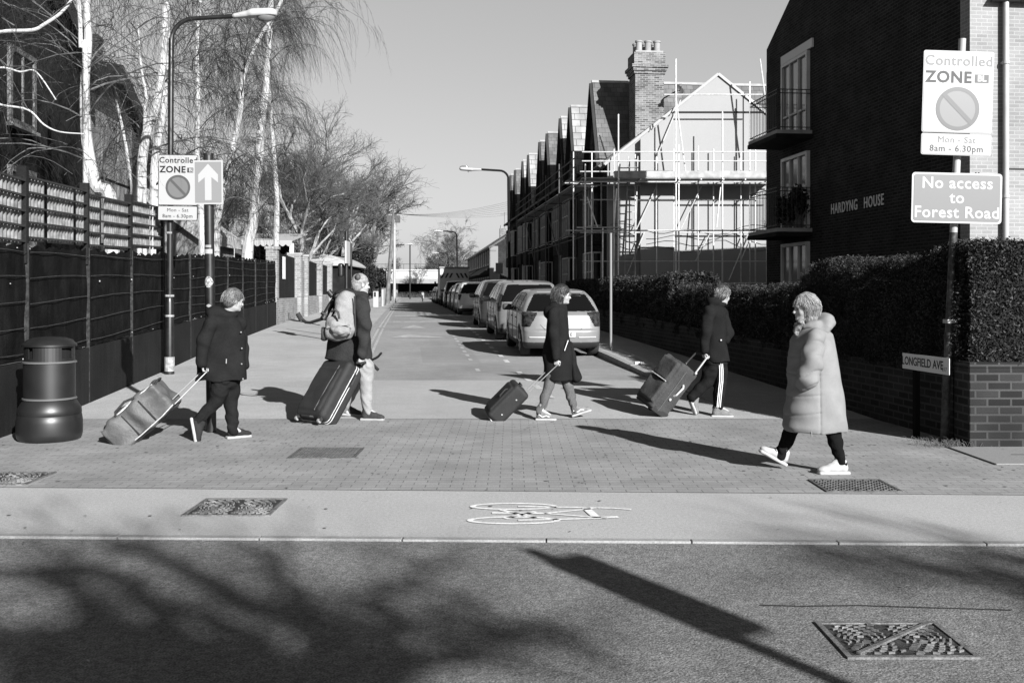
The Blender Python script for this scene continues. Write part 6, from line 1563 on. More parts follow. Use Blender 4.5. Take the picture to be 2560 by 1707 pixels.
def coat(ps, rows, m, name='coat', a=.006, h=.009, pw=2.3, ph=0.0, extra=None, post=None):
    T = ps.rows(rows); lo = [min(t[1] - t[3] for t in T) - .12, min(t[2] - t[4] for t in T) - .12, T[0][0] - .05]; hi = [max(t[1] + t[3] for t in T) + .12, max(t[2] + t[4] for t in T) + .12, T[-1][0] + .14]
    s = Sdf(lo, hi, h); s.stack(T, pw=pw)
    if extra: extra(s)
    s.warp(folds(a, ph=ph))
    if post: post(s)
    return s.build(name, m, ps.root, 2)
def sleeve(ps, pts, rs, m, name='sleeve', a=.006, ph=0.0, h=.009, post=None):
    lo = [min(q[i] for q in pts) - .14 for i in range(3)]; hi = [max(q[i] for q in pts) + .14 for i in range(3)]; s = Sdf(lo, hi, h); s.chain(pts, rs, .03); s.warp(folds(a, (31, 23, 19), ph))
    if post: post(s)
    return s.build(name, m, ps.root, 2)
V3 = Vector
# ---------------------------------------------------------------- 1 the boy with the duffel bag
Z1 = (220, 690, 3.409)
b = Person('boy in a black hooded coat walking right, pulling the grey duffel bag', 560, 1098, Z1); p = b.p
MC1 = cloth('black_wool_coat', .011); MT1 = cloth('black_trousers', .010, bs=60)
hM = frame_of((.75, .55, -.22)); hc = p(1243, 205, .0)
pel = p(1165, 860, .02); ch = p(1165, 480, .02)
armR = [p(1050, 410, -.12), p(985, 610, -.17), p(975, 755, -.16)]; armL = [p(1280, 420, .15), p(1320, 620, .18), p(1330, 790, .16)]
legF = [p(1215, 900, .08), p(1215, 1085, .08), p(1238, 1290, .05), V3((.07, .05, -.04))]; legB = [p(1140, 890, -.05), p(1095, 1065, -.06), p(950, 1215, -.10), V3((-.03, -.02, -.1))]
body(b, hc, hM, .95, p(1200, 300, .01), ch, pel, [armR, armL], [legF, legB],
     [(armR[2], (.15, -.1, -1), (.9, .3, .1), 1.15, .9, -1), (armL[2], (.1, 0, -1), (-.6, -.4, 0), .5, .9, 1)])
trousers(b, p(1170, 880, .02), [legF, legB], [.105, .095, .07, .062, .056], MT1)
def ex(s):
    s.ell(p(1085, 315, -.05), (.11, .10, .07), None, .03); s.ell(p(1180, 330, .0), (.13, .11, .06), None, .04); s.cap(armR[0], p(1300, 405, .12), .075, k=.04)
coat(b, [(885, 922, 1350, .19, .02), (800, 935, 1345, .18, .02), (700, 945, 1342, .17, .02), (500, 978, 1332, .155, .02), (400, 1010, 1312, .14, .02), (340, 1060, 1250, .10, .02)], MC1, extra=ex, a=.007)
sleeve(b, [armR[0], p(985, 560, -.17), p(968, 740, -.17)], [.078, .07, .058], MC1)
sleeve(b, [armL[0], armL[1], p(1332, 760, .16)], [.075, .062, .055], MC1, ph=2)
MB().bar(p(1180, 705, -.17), p(1178, 745, -.175), .008).build('zip_pull', STEEL, b.root)
for zx, zy in ((1305, 478), (1312, 615), (1310, 748), (1322, 875)): MB().box(p(zx, zy, -.10) - V3((.006, .006, .006)), p(zx, zy, -.10) + V3((.006, .006, .006))).build('button', STEEL, b.root)
sh = p(1185, 1382, .03); sh.z = 0
MSB = cloth('dark_trainer', .02, grain=.2); MSW = mat('white_sole', .27, rough=.6, var=.1)
shoe(b.root, sh, (.75, .55, .0), (0, 0, 1), .27, mu=MSB, ms=MSW)
shoe(b.root, p(872, 1215, -.12) , (.22, -.12, -.95), (.93, .25, .2), .27, mu=MSB, ms=MSW)
H1 = mat('fair_brown_hair', .055, rough=.45, var=.5, vs=30, spec=.5, streak=.0); H1L = mat('hair_highlights', .2, rough=.4, spec=.5)
def hair(ps, c, M, k, m, ml, seed, n=420, long=0.0, gi=.006, a=.004, L=.06, cov=None, r=.0011):
    T = lambda x, y, z: Vector(c) + M @ (Vector((x, y, z)) * k)
    s = Sdf([c[i] - .2 - (long if i == 2 else 0) for i in range(3)], [c[i] + .2 for i in range(3)], gi)
    s.ell(T(-.016, 0, .036), (.106 * k, .086 * k, .098 * k), M, .0); s.ell(T(-.045, 0, -.02), (.072 * k, .076 * k, .085 * k), M, .02)
    if long: s.cap(T(-.03, 0, -.02), T(-.035, 0, -.10), .078 * k, .070 * k, .02)
    s.ell(T(.10, 0, -.045), (.075 * k, .12 * k, .085 * k), M, .012, 's'); s.ell(T(-.0, 0, -.15), (.10 * k, .09 * k, .06 * k), M, .01, 's') if not long else None
    Mi = M.transposed()
    s.warp(lambda X, Y, Z: a * .8 * np.sin(26 * np.arctan2(X - c[0] + .01, Y - c[1]) + 14 * (Z - c[2]) + 2 * np.sin(40 * (Z - c[2]))) + a * 1.6 * np.sin(48 * (X - c[0]) + 2 * np.sin(35 * (Z - c[2]))) * np.sin(52 * (Z - c[2]) + 31 * (Y - c[1])))
    o = s.build('hair', m, ps.root, 1)
    hair_strands(ps.root, c, M, k, ml, n, seed, L, cov, parent=o, r=r)
    hair_strands(ps.root, c, M, k, m, int(n * .5), seed + 50, L, cov, parent=o, r=r)
    return o
hair(b, hc, hM, .98, H1, H1L, 5, n=380, L=.10, a=.002, cov=lambda p: p.z > .1)
# ---------------------------------------------------------------- 2 the man with the backpack
Z2 = (680, 660, 3.5625)
m2 = Person('grey haired man in a dark jacket with a pale backpack and a large suitcase', 915, 1050, Z2); p = m2.p
MC2 = cloth('charcoal_jacket', .02, bs=50); MT2 = cloth('pale_trousers', .19, bs=50, grain=.15)
hM = frame_of((.82, .5, -.1)); hc = p(790, 180, .02); pel = p(800, 900, .06); ch = p(730, 430, .05)
armR = [p(800, 330, -.16), p(815, 600, -.20), p(795, 810, -.20)]; armL = [p(620, 320, .25), p(560, 560, .25), p(640, 640, .02)]
legF = [p(835, 920, .0), p(838, 1110, -.01), p(848, 1290, -.02), V3((.11, -.02, -.04))]; legB = [p(760, 920, .2), p(720, 1110, .24), p(640, 1270, .28), V3((.05, 0, -.06))]
body(m2, hc, hM, 1.02, p(745, 270, .03), ch, pel, [armR, armL], [legF, legB], [(armR[2], (.0, -.05, -1), (-.5, .85, 0), 1.1, 1.02, 1), (armL[2], (.8, -.5, -.2), (0, .6, -.8), 1.0, 1.0, -1)])
trousers(m2, p(800, 900, .06), [legF, legB], [.11, .092, .074, .068, .062], MT2, wr=.003)
def ex(s):
    s.ell(p(690, 262, .02), (.19, .14, .06), None, .04); s.ell(p(780, 285, .0), (.10, .12, .04), None, .03); s.cap(p(640, 340, .2), p(790, 345, -.1), .10, k=.05)
coat(m2, [(900, 600, 880, .17, .07), (840, 470, 890, .19, .07), (700, 490, 880, .19, .07), (500, 560, 870, .18, .06), (350, 590, 850, .17, .05), (290, 600, 830, .13, .04)], MC2, extra=ex, a=.008, ph=1)
sleeve(m2, [p(800, 335, -.15), p(822, 560, -.21), p(805, 800, -.20)], [.088, .082, .062], MC2, a=.009, ph=3)
sleeve(m2, [armL[0], armL[1], armL[2]], [.085, .075, .06], MC2)
H2 = mat('grey_hair', .17, rough=.6, var=.3, vs=40, spec=.3); H2D = mat('dark_grey_hair', .05, rough=.6)
hair(m2, hc, hM, .99, H2, mat('silver_strands', .32, rough=.5), 8, n=500, L=.04, a=.002)
hp = p(765, 118, -.06); s = Sdf([hp[i] - .09 for i in range(3)], [hp[i] + .09 for i in range(3)], .007); s.ell(hp, (.035, .045, .045), None); s.build('crown_patch', H2D, m2.root)
sh = p(795, 1385, -.02); sh.z = 0.0
MSD = cloth('dark_hiking_shoe', .03); shoe(m2.root, sh, (.98, -.12, 0), (0, 0, 1), .29, mu=MSD, ms=mat('grey_sole', .22, rough=.7), laces=mat('grey_lace', .2), high=.01)
sh = p(600, 1290, .30); sh.z = .03; shoe(m2.root, sh, (.9, .1, -.1), (.1, 0, 1), .29, mu=MSD, ms=mat('grey_sole', .22))
# backpack
t = thing('backpack', 'pale canvas backpack with black straps on the man walking behind the dark suitcase', 'backpack', m2.base)
MBK = cloth('pale_canvas', .17, bs=40, grain=.2)
s = Sdf(p(380, 700, -.5) - V3((.05, 0, .05)), p(800, 220, .3) + V3((.05, .1, .05)), .009)
s.cap(p(655, 330, -.16), p(640, 560, -.20), .125, .15, .05, flat=((.4, -.9, 0), .75)); s.cap(p(560, 560, -.24), p(560, 600, -.24), .12, .12, .06); s.ell(p(610, 600, -.32), (.12, .10, .075), None, .03); s.cap(p(690, 300, -.12), p(600, 310, -.1), .05, k=.04)
s.warp(folds(.009, (29, 31, 21), 1)); s.build('body', MBK, t, 2)
s = Sdf(p(380, 720, -.6), p(760, 480, .2), .009); s.ell(p(600, 590, -.37), (.105, .07, .06), None); s.cap(p(520, 580, -.30), p(690, 600, -.33), .05, k=.03); s.warp(folds(.009, (51, 31, 43), 2)); s.build('front_pocket', MBK, t, 2)
s = Sdf(p(380, 720, -.6), p(560, 540, .2), .01); s.cap(p(455, 600, -.2), p(465, 650, -.22), .055, .05, .02); s.build('side_bottle', M_TRIM, t, 1)
MB().tube([p(525, 425, -.36), p(560, 405, -.38), p(590, 430, -.38), p(600, 490, -.38)], .014, 8).build('grab_strap', M_TRIM, t, smooth=True)
for a_, b_ in (((735, 285, -.26), (745, 640, -.22)), ((600, 300, -.05), (560, 420, -.28)), ((500, 570, -.36), (690, 545, -.40))): MB().bar(p(*a_), p(*b_), .02, .006).build('strap', M_TRIM, t)
# folded scooter held under the arm
t = thing('folded_scooter', 'folded black scooter tucked under the arm of the man with the backpack', 'scooter', m2.base)
MSC = mat('black_scooter_metal', .012, rough=.5, spec=.3)
MB().tube([p(235, 440, .1), p(255, 480, .1), p(300, 518, .08), p(340, 522, .06), p(480, 478, .0)], [.022, .02, .019, .019, .021], 10).build('handlebar', MSC, t, smooth=True)
MB().tube([p(228, 438, .1), p(262, 500, .1)], .030, 10).build('grip', M_TYRE, t, smooth=True)
MB().tube([p(455, 490, .0), p(515, 380, .05), p(560, 300, .1)], [.04, .038, .03], 10).build('stem', MSC, t, smooth=True)
MB().tube([p(440, 430, .0), p(490, 460, .0)], .024, 10).tube([p(500, 240, .1), p(540, 290, .1)], .035, 10).build('clamp', MSC, t, smooth=True)
MB().tube([p(560, 300, .1), p(700, 600, .12), p(885, 880, .05), p(945, 942, .0)], [.03, .028, .022, .019], 10).build('deck_tube', MSC, t, smooth=True)
MB().tube([p(880, 858, .05), p(925, 838, .0), p(948, 822, -.02), p(976, 790, -.04)], [.015, .015, .015, .014], 10).build('rear_bar', MSC, t, smooth=True)
MB().tube([p(150, 432, .4), p(158, 492, .4), p(190, 500, .4), p(260, 512, .38), p(430, 545, .1)], [.008, .015, .012, .006, .004], 8).build('brake_lever', MSC, t, smooth=True)
# ---------------------------------------------------------------- 3 woman in the dark coat
Z3 = (1180, 680, 3.92)
w3 = Person('young woman with a dark bob in a long black coat and jeans walking right', 1395, 1048, Z3); p = w3.p
MC3 = cloth('black_long_coat', .010); MJ = cloth('grey_jeans', .075, bs=60, var=.25, vs=5)
hM = frame_of((.985, .12, -.12)); hc = p(883, 222, .0); pel = p(850, 860, 0); ch = p(840, 470, 0)
armR = [p(800, 400, -.15), p(795, 640, -.19), p(822, 850, -.19)]; armL = [p(850, 400, .16), p(870, 640, .2), p(900, 820, .2)]
legB = [p(815, 880, -.06), p(755, 1110, -.07), p(672, 1350, -.08), V3((.11, -.02, -.04))]; legF = [p(880, 880, .07), p(940, 1110, .08), p(1003, 1330, .08), V3((.12, 0, .0))]
body(w3, hc, hM, .95, p(850, 320, 0), ch, pel, [armR, armL], [legF, legB], [(armR[2], (.1, 0, -1), (.4, .9, 0), 1.15, .88, 1), (armL[2], (.2, 0, -1), (.5, -.8, 0), .6, .88, -1)])
trousers(w3, pel, [legF, legB], [.09, .08, .062, .056, .046], MJ)
def ex(s):
    s.ell(p(742, 400, -.02), (.055, .10, .075), None, .03); s.ell(p(830, 322, 0), (.095, .09, .045), None, .03); s.cap(p(800, 390, -.1), p(850, 390, .12), .075, k=.04); s.cap(p(905, 330, -.01), p(925, 400, -.01), .035, .02, .02)
coat(w3, [(1058, 700, 985, .17, 0), (900, 697, 985, .17, 0), (800, 690, 985, .165, 0), (600, 722, 955, .15, 0), (450, 735, 942, .14, 0), (370, 765, 925, .12, 0), (335, 790, 905, .10, 0)], MC3, extra=ex, a=.006, ph=4)
s = Sdf(p(900, 1110, -.2), p(1120, 620, .3), .009)
q0, q1 = p(965, 640, .03), p(1015, 1045, .03); s.cap(p(965, 700, .03), p(1005, 1040, .05), .03, .055, .02, flat=((0, 1, 0), 2.2)); s.cap(p(985, 800, .03), p(1050, 1035, .06), .02, .035, .02, flat=((0, 1, 0), 2.5)); s.warp(folds(.007, (31, 15, 12), 1)); s.build('open_coat_front', MC3, w3.root, 2)
sleeve(w3, [p(802, 400, -.15), p(800, 620, -.20), p(822, 835, -.195)], [.072, .066, .052], MC3, ph=5)
sleeve(w3, armL, [.07, .06, .05], MC3)
MB().bar(p(942, 668, -.17), p(906, 770, -.185), .009).build('pocket_zip', STEEL, w3.root)
H3 = mat('dark_hair', .014, rough=.5, spec=.4, var=.4, vs=40); H3L = mat('dark_hair_sheen', .07, rough=.3, spec=.6)
hair(w3, hc, hM, 1.0, H3, H3L, 12, n=260, long=.06, L=.12, a=.002)
MVN = cloth('grey_canvas_shoe', .13); MVS = mat('white_sole', .27)
sh = p(628, 1440, -.08); sh.z = 0; o = shoe(w3.root, sh, (1, -.08, 0), (0, 0, 1), .25, mu=MVN, ms=MVS, laces=WHITE)
sh2 = p(985, 1418, .08); o2 = shoe(w3.root, sh2, (.93, 0, .30), (-.3, 0, .95), .25, mu=MVN, ms=MVS, laces=WHITE)
for o_, h_, f_, u_ in ((o, sh, V3((1, -.08, 0)).normalized(), V3((0, 0, 1))), (o2, sh2, V3((.93, 0, .30)).normalized(), V3((-.3, 0, .95)).normalized())):
    MB().tube([h_ + f_ * a_ + u_ * b_ + V3((0, -.047, 0)) for a_, b_ in ((.03, .075), (.075, .045), (.12, .06), (.16, .045))], .006, 5).build('side_stripe', WHITE, o_)
# ---------------------------------------------------------------- 4 person with striped trousers
Z4 = (1560, 690, 4.126)
q4 = Person('person in a dark jacket and black trousers with white side stripes, pulling a case', 1795, 1042, Z4); p = q4.p
MC4 = cloth('dark_speckled_jacket', .009); MT4 = cloth('black_track_trousers', .009, bs=50)
hM = frame_of((.8, .52, -.28)); hc = p(1018, 195, .0); pel = p(955, 850, .02); ch = p(945, 470, .02)
armR = [p(880, 370, -.13), p(845, 600, -.17), p(822, 780, -.16)]; armL = [p(1010, 380, .16), p(1075, 580, .12), p(1050, 660, -.04)]
legF = [p(985, 880, .05), p(990, 1110, .03), p(968, 1345, .0), V3((.12, -.01, -.04))]; legB = [p(920, 880, -.02), p(855, 1090, .04), p(712, 1235, .06), V3((0, 0, -.1))]
body(q4, hc, hM, .95, p(985, 290, .01), ch, pel, [armR, armL], [legF, legB], [(armR[2], (.1, 0, -1), (.9, .4, 0), 1.15, .9, 1), (armL[2], (-.6, -.4, -.3), (0, .6, -.5), .8, .9, -1)])
trousers(q4, pel, [legF, legB], [.105, .095, .078, .07, .062], MT4, wr=.003)
def ex(s):
    s.ell(p(925, 260, -.03), (.10, .11, .075), None, .03); s.ell(p(990, 290, 0), (.09, .09, .05), None, .03); s.cap(p(890, 370, -.1), p(1000, 380, .12), .08, k=.04)
coat(q4, [(880, 830, 1092, .17, .02), (800, 815, 1078, .165, .02), (700, 805, 1058, .155, .02), (500, 835, 1050, .145, .02), (400, 850, 1045, .135, .02), (330, 875, 1035, .11, .02)], MC4, extra=ex, a=.007, ph=6)
sleeve(q4, [armR[0], p(848, 570, -.18), p(825, 765, -.17)], [.078, .068, .055], MC4, ph=1)
sleeve(q4, armL, [.075, .065, .055], MC4, ph=2)
for k in range(3):
    dx = -19 + 17 * k; pts = [p(1000 + dx + ex_, zy, -.075 + .004 * abs(k - 1) + dz) for zy, ex_, dz in ((888, 0, -.02), (980, 6, -.015), (1080, 5, -.012), (1180, -6, -.015), (1280, -16, -.015), (1352, -22, -.015))]
    mb = MB()
    for a_, b_ in zip(pts[:-1], pts[1:]): mb.bar(a_, b_, .0075, .012, up=(0, 1, 0))
    mb.build('side_stripe', WHITE, q4.root)
MB().box(p(1001, 660, -.16) - V3((.008, .008, .008)), p(1001, 660, -.16) + V3((.008, .008, .008))).build('button', STEEL, q4.root)
H4 = mat('tousled_hair', .03, rough=.45, var=.5, vs=40); H4L = mat('fair_streaks', .26, rough=.45)
hair(q4, hc, hM, 1.0, H4, H4L, 15, n=700, L=.07, a=.003)
MS4 = cloth('grey_trainer', .12)
sh = p(905, 1445, -.02); sh.z = 0; shoe(q4.root, sh, (.99, -.08, 0), (0, 0, 1), .27, mu=MS4, ms=MSW, laces=M_TRIM)
shoe(q4.root, p(655, 1235, .07), (.35, -.05, -.93), (.90, .28, .3), .26, mu=MS4, ms=MSW)
# ---------------------------------------------------------------- 5 woman in the pale padded coat
Z5 = (1860, 710, 3.137)
w5 = Person('fair haired woman in a long pale padded coat and white trainers walking left', 2040, 1181, Z5); p = w5.p
MC5 = mat('pale_padded_fabric', .15, rough=.8, var=.09, vs=9, grain=.04, gs=120, bump=.06, bs=14, spec=.12); MT5 = cloth('black_leggings', .006)
hM = frame_of((-.97, -.05, -.10)); hc = p(482, 188, .0); pel = p(555, 850, 0); ch = p(530, 480, 0)
armL = [p(555, 420, -.16), p(520, 640, -.20), p(480, 780, -.10)]; armR = [p(540, 420, .17), p(470, 640, .22), p(420, 780, .18)]
legF = [p(500, 880, .08), p(400, 1080, .12), p(292, 1320, .16), V3((-.10, 0, .0))]; legB = [p(600, 880, -.06), p(690, 1120, -.07), p(752, 1370, -.07), V3((-.1, -.01, -.05))]
body(w5, hc, hM, .95, p(520, 330, 0), ch, pel, [armL, armR], [legF, legB], [(armL[2], (-.7, .3, -.6), (0, .5, -.6), .9, .88, 1), (armR[2], (-.7, -.3, -.6), (0, -.5, -.6), .9, .88, -1)])
trousers(w5, p(555, 850, 0), [legF, legB], [.10, .088, .07, .058, .046], MT5)
def ex(s):
    s.cap(p(560, 420, -.14), p(560, 420, .14), .085, k=.05); s.ell(p(520, 370, 0), (.10, .11, .05), None, .03)
def quilt(s):
    X, Y, Z = s.grid((slice(None),) * 3); g = 0
    for zy, sl_ in ((560, .0), (700, .02), (850, -.10), (985, -.15)):
        z0 = p(500, zy, 0).z; g = g + np.exp(-((Z - z0 + sl_ * (X - .0)) / .009) ** 2)
    s.D += (.007 * g * np.clip((.02 - X) / .05, 0, 1) * 1 - .004 * np.cos((Z - p(500, 560, 0).z) * 2 * np.pi / .155) * np.clip((.02 - X) / .1, 0, 1)).astype(np.float32)
    x1 = p(536, 900, 0).x; s.D += (.009 * np.exp(-((X - x1) / .007) ** 2) * (Z < p(0, 620, 0).z) * (Y < 0)).astype(np.float32)
coat(w5, [(1148, 318, 798, .225, 0), (1110, 306, 800, .235, 0), (1000, 320, 788, .235, 0), (800, 345, 758, .22, 0), (600, 345, 732, .205, 0), (450, 370, 702, .18, 0), (390, 405, 688, .15, 0), (345, 440, 640, .11, 0)], MC5, extra=ex, a=.0045, ph=2, h=.008, pw=2.2, post=quilt)
def squilt(s):
    X, Y, Z = s.grid((slice(None),) * 3)
    for zy in (470, 582, 698, 800): s.D += (.007 * np.exp(-((Z - p(500, zy, -.2).z + .03 * np.sin(X * 20)) / .008) ** 2)).astype(np.float32)
    s.D -= (.003 * np.cos((Z - p(500, 582, -.2).z) * 2 * np.pi / .128 + np.pi)).astype(np.float32)
sleeve(w5, [p(556, 425, -.17), p(535, 600, -.225), p(500, 740, -.225), p(460, 790, -.20)], [.085, .092, .088, .062], MC5, a=.006, ph=1, h=.0075, post=squilt)
sleeve(w5, [armR[0], armR[1], armR[2]], [.085, .085, .065], MC5)
s = Sdf(p(430, 420, -.25), p(740, 190, .25), .008); s.ell(p(630, 300, 0), (.085, .125, .09), None, .03); s.cap(p(520, 325, -.07), p(640, 355, -.09), .04, .045, .03); s.cap(p(480, 335, -.07), p(560, 320, -.09), .03, .04, .03); s.cap(p(520, 325, .07), p(640, 355, .09), .04, .045, .03); s.warp(folds(.005, (35, 31, 37), 4)); s.build('hood', MC5, w5.root, 2)
s = Sdf(p(360, 420, -.22), p(560, 230, .22), .007)
for zx, zy, dy in ((450, 300, -.08), (430, 330, -.06), (415, 360, -.03)): s.cap(p(zx, zy, dy), p(zx - 10, zy + 8, -dy), .028, k=.02)
s.cap(p(430, 320, -.05), p(418, 392, -.05), .03, .018, .02); s.warp(folds(.008, (61, 51, 71), 1)); s.build('scarf', cloth('patterned_scarf', .14, var=.8, vs=45), w5.root, 1)
MB().tube([p(528, 1150, -.22), p(530, 1198, -.22)], .006, 6).build('drawcord', MC5, w5.root)
H5 = mat('blonde_hair', .13, rough=.45, var=.5, vs=40, spec=.4); H5L = mat('blonde_streaks', .34, rough=.4)
hair(w5, hc, hM, 1.02, H5, H5L, 18, n=1100, long=.03, a=.003, L=.09)
MS5 = mat('white_leather', .27, rough=.45, var=.06, vs=9)
sh = p(818, 1476, -.07); sh.z = 0; shoe(w5.root, sh, (-.99, -.05, 0), (0, 0, 1), .27, mu=MS5, ms=mat('white_sole', .27), laces=WHITE)
shoe(w5.root, p(322, 1425, .17), (-.87, 0, .48), (.48, 0, .87), .27, mu=MS5, ms=mat('white_sole', .27), laces=WHITE)
# ---------------------------------------------------------------- luggage
def zp(z, Y): ox, oy, sc = z; return lambda zx, zy, dy=0.0: P(ox + zx / sc, oy + zy / sc, Y + dy)
# grey wheeled duffel bag
q = zp(Z1, 10.25); base = q(430, 1470); base.z = 0
t = thing('duffel_bag', 'grey wheeled duffel bag with a pale zip, tilted behind the boy', 'travel bag', base)
Lx = V3((.735, 0, .678)); Wy = V3((-.14, 1, 0)).normalized(); Tn = Wy.cross(Lx).normalized()
if Tn.z < 0: Tn = -Tn
M = Matrix(((Lx.x, Wy.x, Tn.x), (Lx.y, Wy.y, Tn.y), (Lx.z, Wy.z, Tn.z))); c = q(455, 1195, .16) - base
MD = cloth('grey_nylon', .062, bs=30, grain=.15, rough=.6, spec=.3)
T = lambda a, b_, c_: c + M @ V3((a, b_, c_))
s = Sdf([c[i] - .55 for i in range(3)], [c[i] + .55 for i in range(3)], .009); s.box(c, (.36, .175, .165), M, .03); s.box(T(.02, 0, .06), (.33, .15, .12), M, .05, .03)
s.warp(folds(.016, (15, 21, 13), 3)); s.build('body', MD, t, 2)
MZ = mat('pale_zip', .38, rough=.5, var=.3, vs=40)
MB().tube([T(-.36, -.12, .14), T(-.2, -.145, .165), T(.1, -.14, .17), T(.34, -.12, .155)], .010, 6).build('zip', MZ, t, smooth=True)
MB().tube([T(-.37, -.16, .0), T(-.34, -.17, -.13), T(-.1, -.185, -.15), T(.2, -.185, -.155), T(.36, -.17, -.14)], .006, 5).build('piping', MZ, t)
MB().tube([T(-.18, -.16, .13), T(-.12, -.17, .2), T(.02, -.17, .215), T(.12, -.16, .18)], .013, 6).build('grab_handle', cloth('dark_strap', .03), t, smooth=True)
MB().tube([T(.33, -.08, .13), T(.40, -.06, .16), T(.41, .06, .16), T(.33, .08, .13)], .012, 6).build('end_handle', cloth('dark_strap', .03), t, smooth=True)
MB().bar(T(-.1, -.178, -.14), T(-.1, -.165, .13), .02, .006, up=(1, 0, 0)).bar(T(.13, -.178, -.14), T(.13, -.165, .13), .02, .006, up=(1, 0, 0)).build('strap', cloth('dark_strap', .03), t)
MB().box((-.36, -.175, -.165), (-.22, .175, -.10), to4(M, c)).box((-.385, -.17, -.16), (-.35, .17, .09), to4(M, c)).build('base_plate', M_TRIM, t, bevel=.01)
for sg in (-1, 1):
    w = T(-.34, sg * .13, -.17); mb = MB().lathe([(.012, -.02), (.038, -.02), (.04, 0), (.038, .02), (.012, .02)], 16); Mx = to4(M @ Matrix.Rotation(R(90), 3, 'X'), w); mb.v = [tuple(Mx @ Vector(a_)) for a_ in mb.v]; mb.build('wheel', M_TYRE, t, smooth=True)
def handle(t, base, a0, a1, h0, h1, m=STEEL, r=.006):
    MB().tube([a0 - base, h0 - base], r, 6).build('handle_rod', m, t); MB().tube([a1 - base, h1 - base], r, 6).build('handle_rod', m, t)
    MB().tube([h0 - base, h1 - base], .012, 8).build('grip', M_TRIM, t, smooth=True)
qb = zp(Z1, b.Y)
handle(t, base, q(740, 1090, .0), q(715, 1055, .18), qb(1012, 815, -.20), qb(945, 835, -.08))
# big dark suitcase
q = zp(Z2, 11.9); base = q(510, 1480); base.z = 0
t = thing('suitcase', 'very large dark suitcase with a pale zip line, held by the man with the backpack', 'suitcase', base)
Wx = V3((.78, -.62, 0)).normalized(); Lz = V3((.40, .50, .85)); Lz = (Lz - Wx * Lz.dot(Wx)).normalized(); Tn = Wx.cross(Lz).normalized()
if Tn.y > 0: Tn = -Tn
M = Matrix(((Wx.x, Lz.x, Tn.x), (Wx.y, Lz.y, Tn.y), (Wx.z, Lz.z, Tn.z))); c = q(515, 1150, .15) - base; T = lambda a, b_, c_: c + M @ V3((a, b_, c_))
s = Sdf([c[i] - .6 for i in range(3)], [c[i] + .6 for i in range(3)], .009); s.box(c, (.25, .40, .15), M, .06); s.box(T(-.02, -.03, .12), (.20, .30, .05), M, .03, .02); s.warp(folds(.003, (17, 13, 15), 3))
MSU = cloth('dark_suitcase_fabric', .014, rough=.7, spec=.3); s.build('body', MSU, t, 2)
def loop(a, b_, z_, r_, k=7):
    out = []
    for cx_, cy_, a0 in ((a - r_, b_ - r_, 0), (-a + r_, b_ - r_, 90), (-a + r_, -b_ + r_, 180), (a - r_, -b_ + r_, 270)):
        for i in range(k): an = R(a0 + 90 * i / (k - 1)); out.append(T(cx_ + r_ * math.cos(an), cy_ + r_ * math.sin(an), z_))
    return out + [out[0]]
MB().tube(loop(.252, .402, .015, .06), .006, 5).build('zip', MZ, t, smooth=True); MB().tube(loop(.252, .402, -.02, .06), .006, 5).build('piping', MZ, t, smooth=True)
MB().tube([T(.10, -.33, .165), T(.11, .0, .172), T(.12, .3, .165)], .006, 5).build('crease_piping', cloth('seam', .08), t)
MB().tube([T(-.08, -.385, .10), T(-.07, -.41, .15), T(.07, -.41, .15), T(.08, -.385, .10)], .014, 6).build('bottom_handle', M_TRIM, t, smooth=True)
MB().tube([T(.25, .1, 0), T(.285, .14, 0), T(.285, .26, 0), T(.25, .3, 0)], .014, 6).build('side_handle', M_TRIM, t, smooth=True)
MB().tube([T(-.08, .39, -.05), T(-.07, .45, -.06), T(.09, .45, -.06), T(.1, .39, -.05)], .016, 8).build('top_handle', M_TRIM, t, smooth=True)
hp_ = m2.p(795, 870, -.20) + m2.base - base; MB().tube([T(.14, .38, -.08), hp_ + V3((.05, .0, -.01))], .012, 6).tube([T(.02, .38, -.08), hp_ + V3((-.05, .0, -.01))], .012, 6).tube([hp_ + V3((-.05, 0, -.01)), hp_ + V3((.06, 0, -.01))], .016, 8).build('pull_handle', M_TRIM, t)
for a_, c_ in ((-.2, -.1), (.2, -.1), (-.2, .1), (.2, .1)):
    w = T(a_, -.43, c_); w.z = max(w.z, .03); mb = MB().lathe([(.008, -.016), (.026, -.016), (.028, 0), (.026, .016), (.008, .016)], 14); Mx = to4(M @ Matrix.Rotation(R(90), 3, 'Y'), w); mb.v = [tuple(Mx @ Vector(p_)) for p_ in mb.v]; wo = mb.build('wheel', mat('grey_wheel', .2, rough=.5), t, smooth=True)
    MB().bar(T(a_, -.38, c_), w, .05, .04).build('wheel_housing', M_TRIM, wo)
def case(label, z, Y, cxy, dims, Lv, yaw, m, rd=.03, kind=''):
    q = zp(z, Y); base = q(*cxy); base.z = 0; t = thing('suitcase', label, 'suitcase', base)
    return t, q, base
# small black case of the woman
q = zp(Z3, 12.1); base = q(290, 1485); base.z = 0
t = thing('suitcase', 'small black cabin case pulled by the woman in the long dark coat', 'suitcase', base)
Lx = V3((.70, 0, .71)).normalized(); Wy = V3((-.36, .93, 0)); Wy = (Wy - Lx * Wy.dot(Lx)).normalized(); Tn = Lx.cross(Wy).normalized()
if Tn.z < 0: Tn = -Tn
M = Matrix(((Lx.x, Wy.x, Tn.x), (Lx.y, Wy.y, Tn.y), (Lx.z, Wy.z, Tn.z))); c = q(335, 1275, .14) - base; T = lambda a, b_, c_: c + M @ V3((a, b_, c_))
s = Sdf([c[i] - .45 for i in range(3)], [c[i] + .45 for i in range(3)], .008); s.box(c, (.265, .165, .115), M, .045); s.box(T(0, 0, .10), (.2, .13, .035), M, .02, .01)
s.build('body', cloth('black_case_fabric', .013, spec=.3, rough=.7), t, 2)
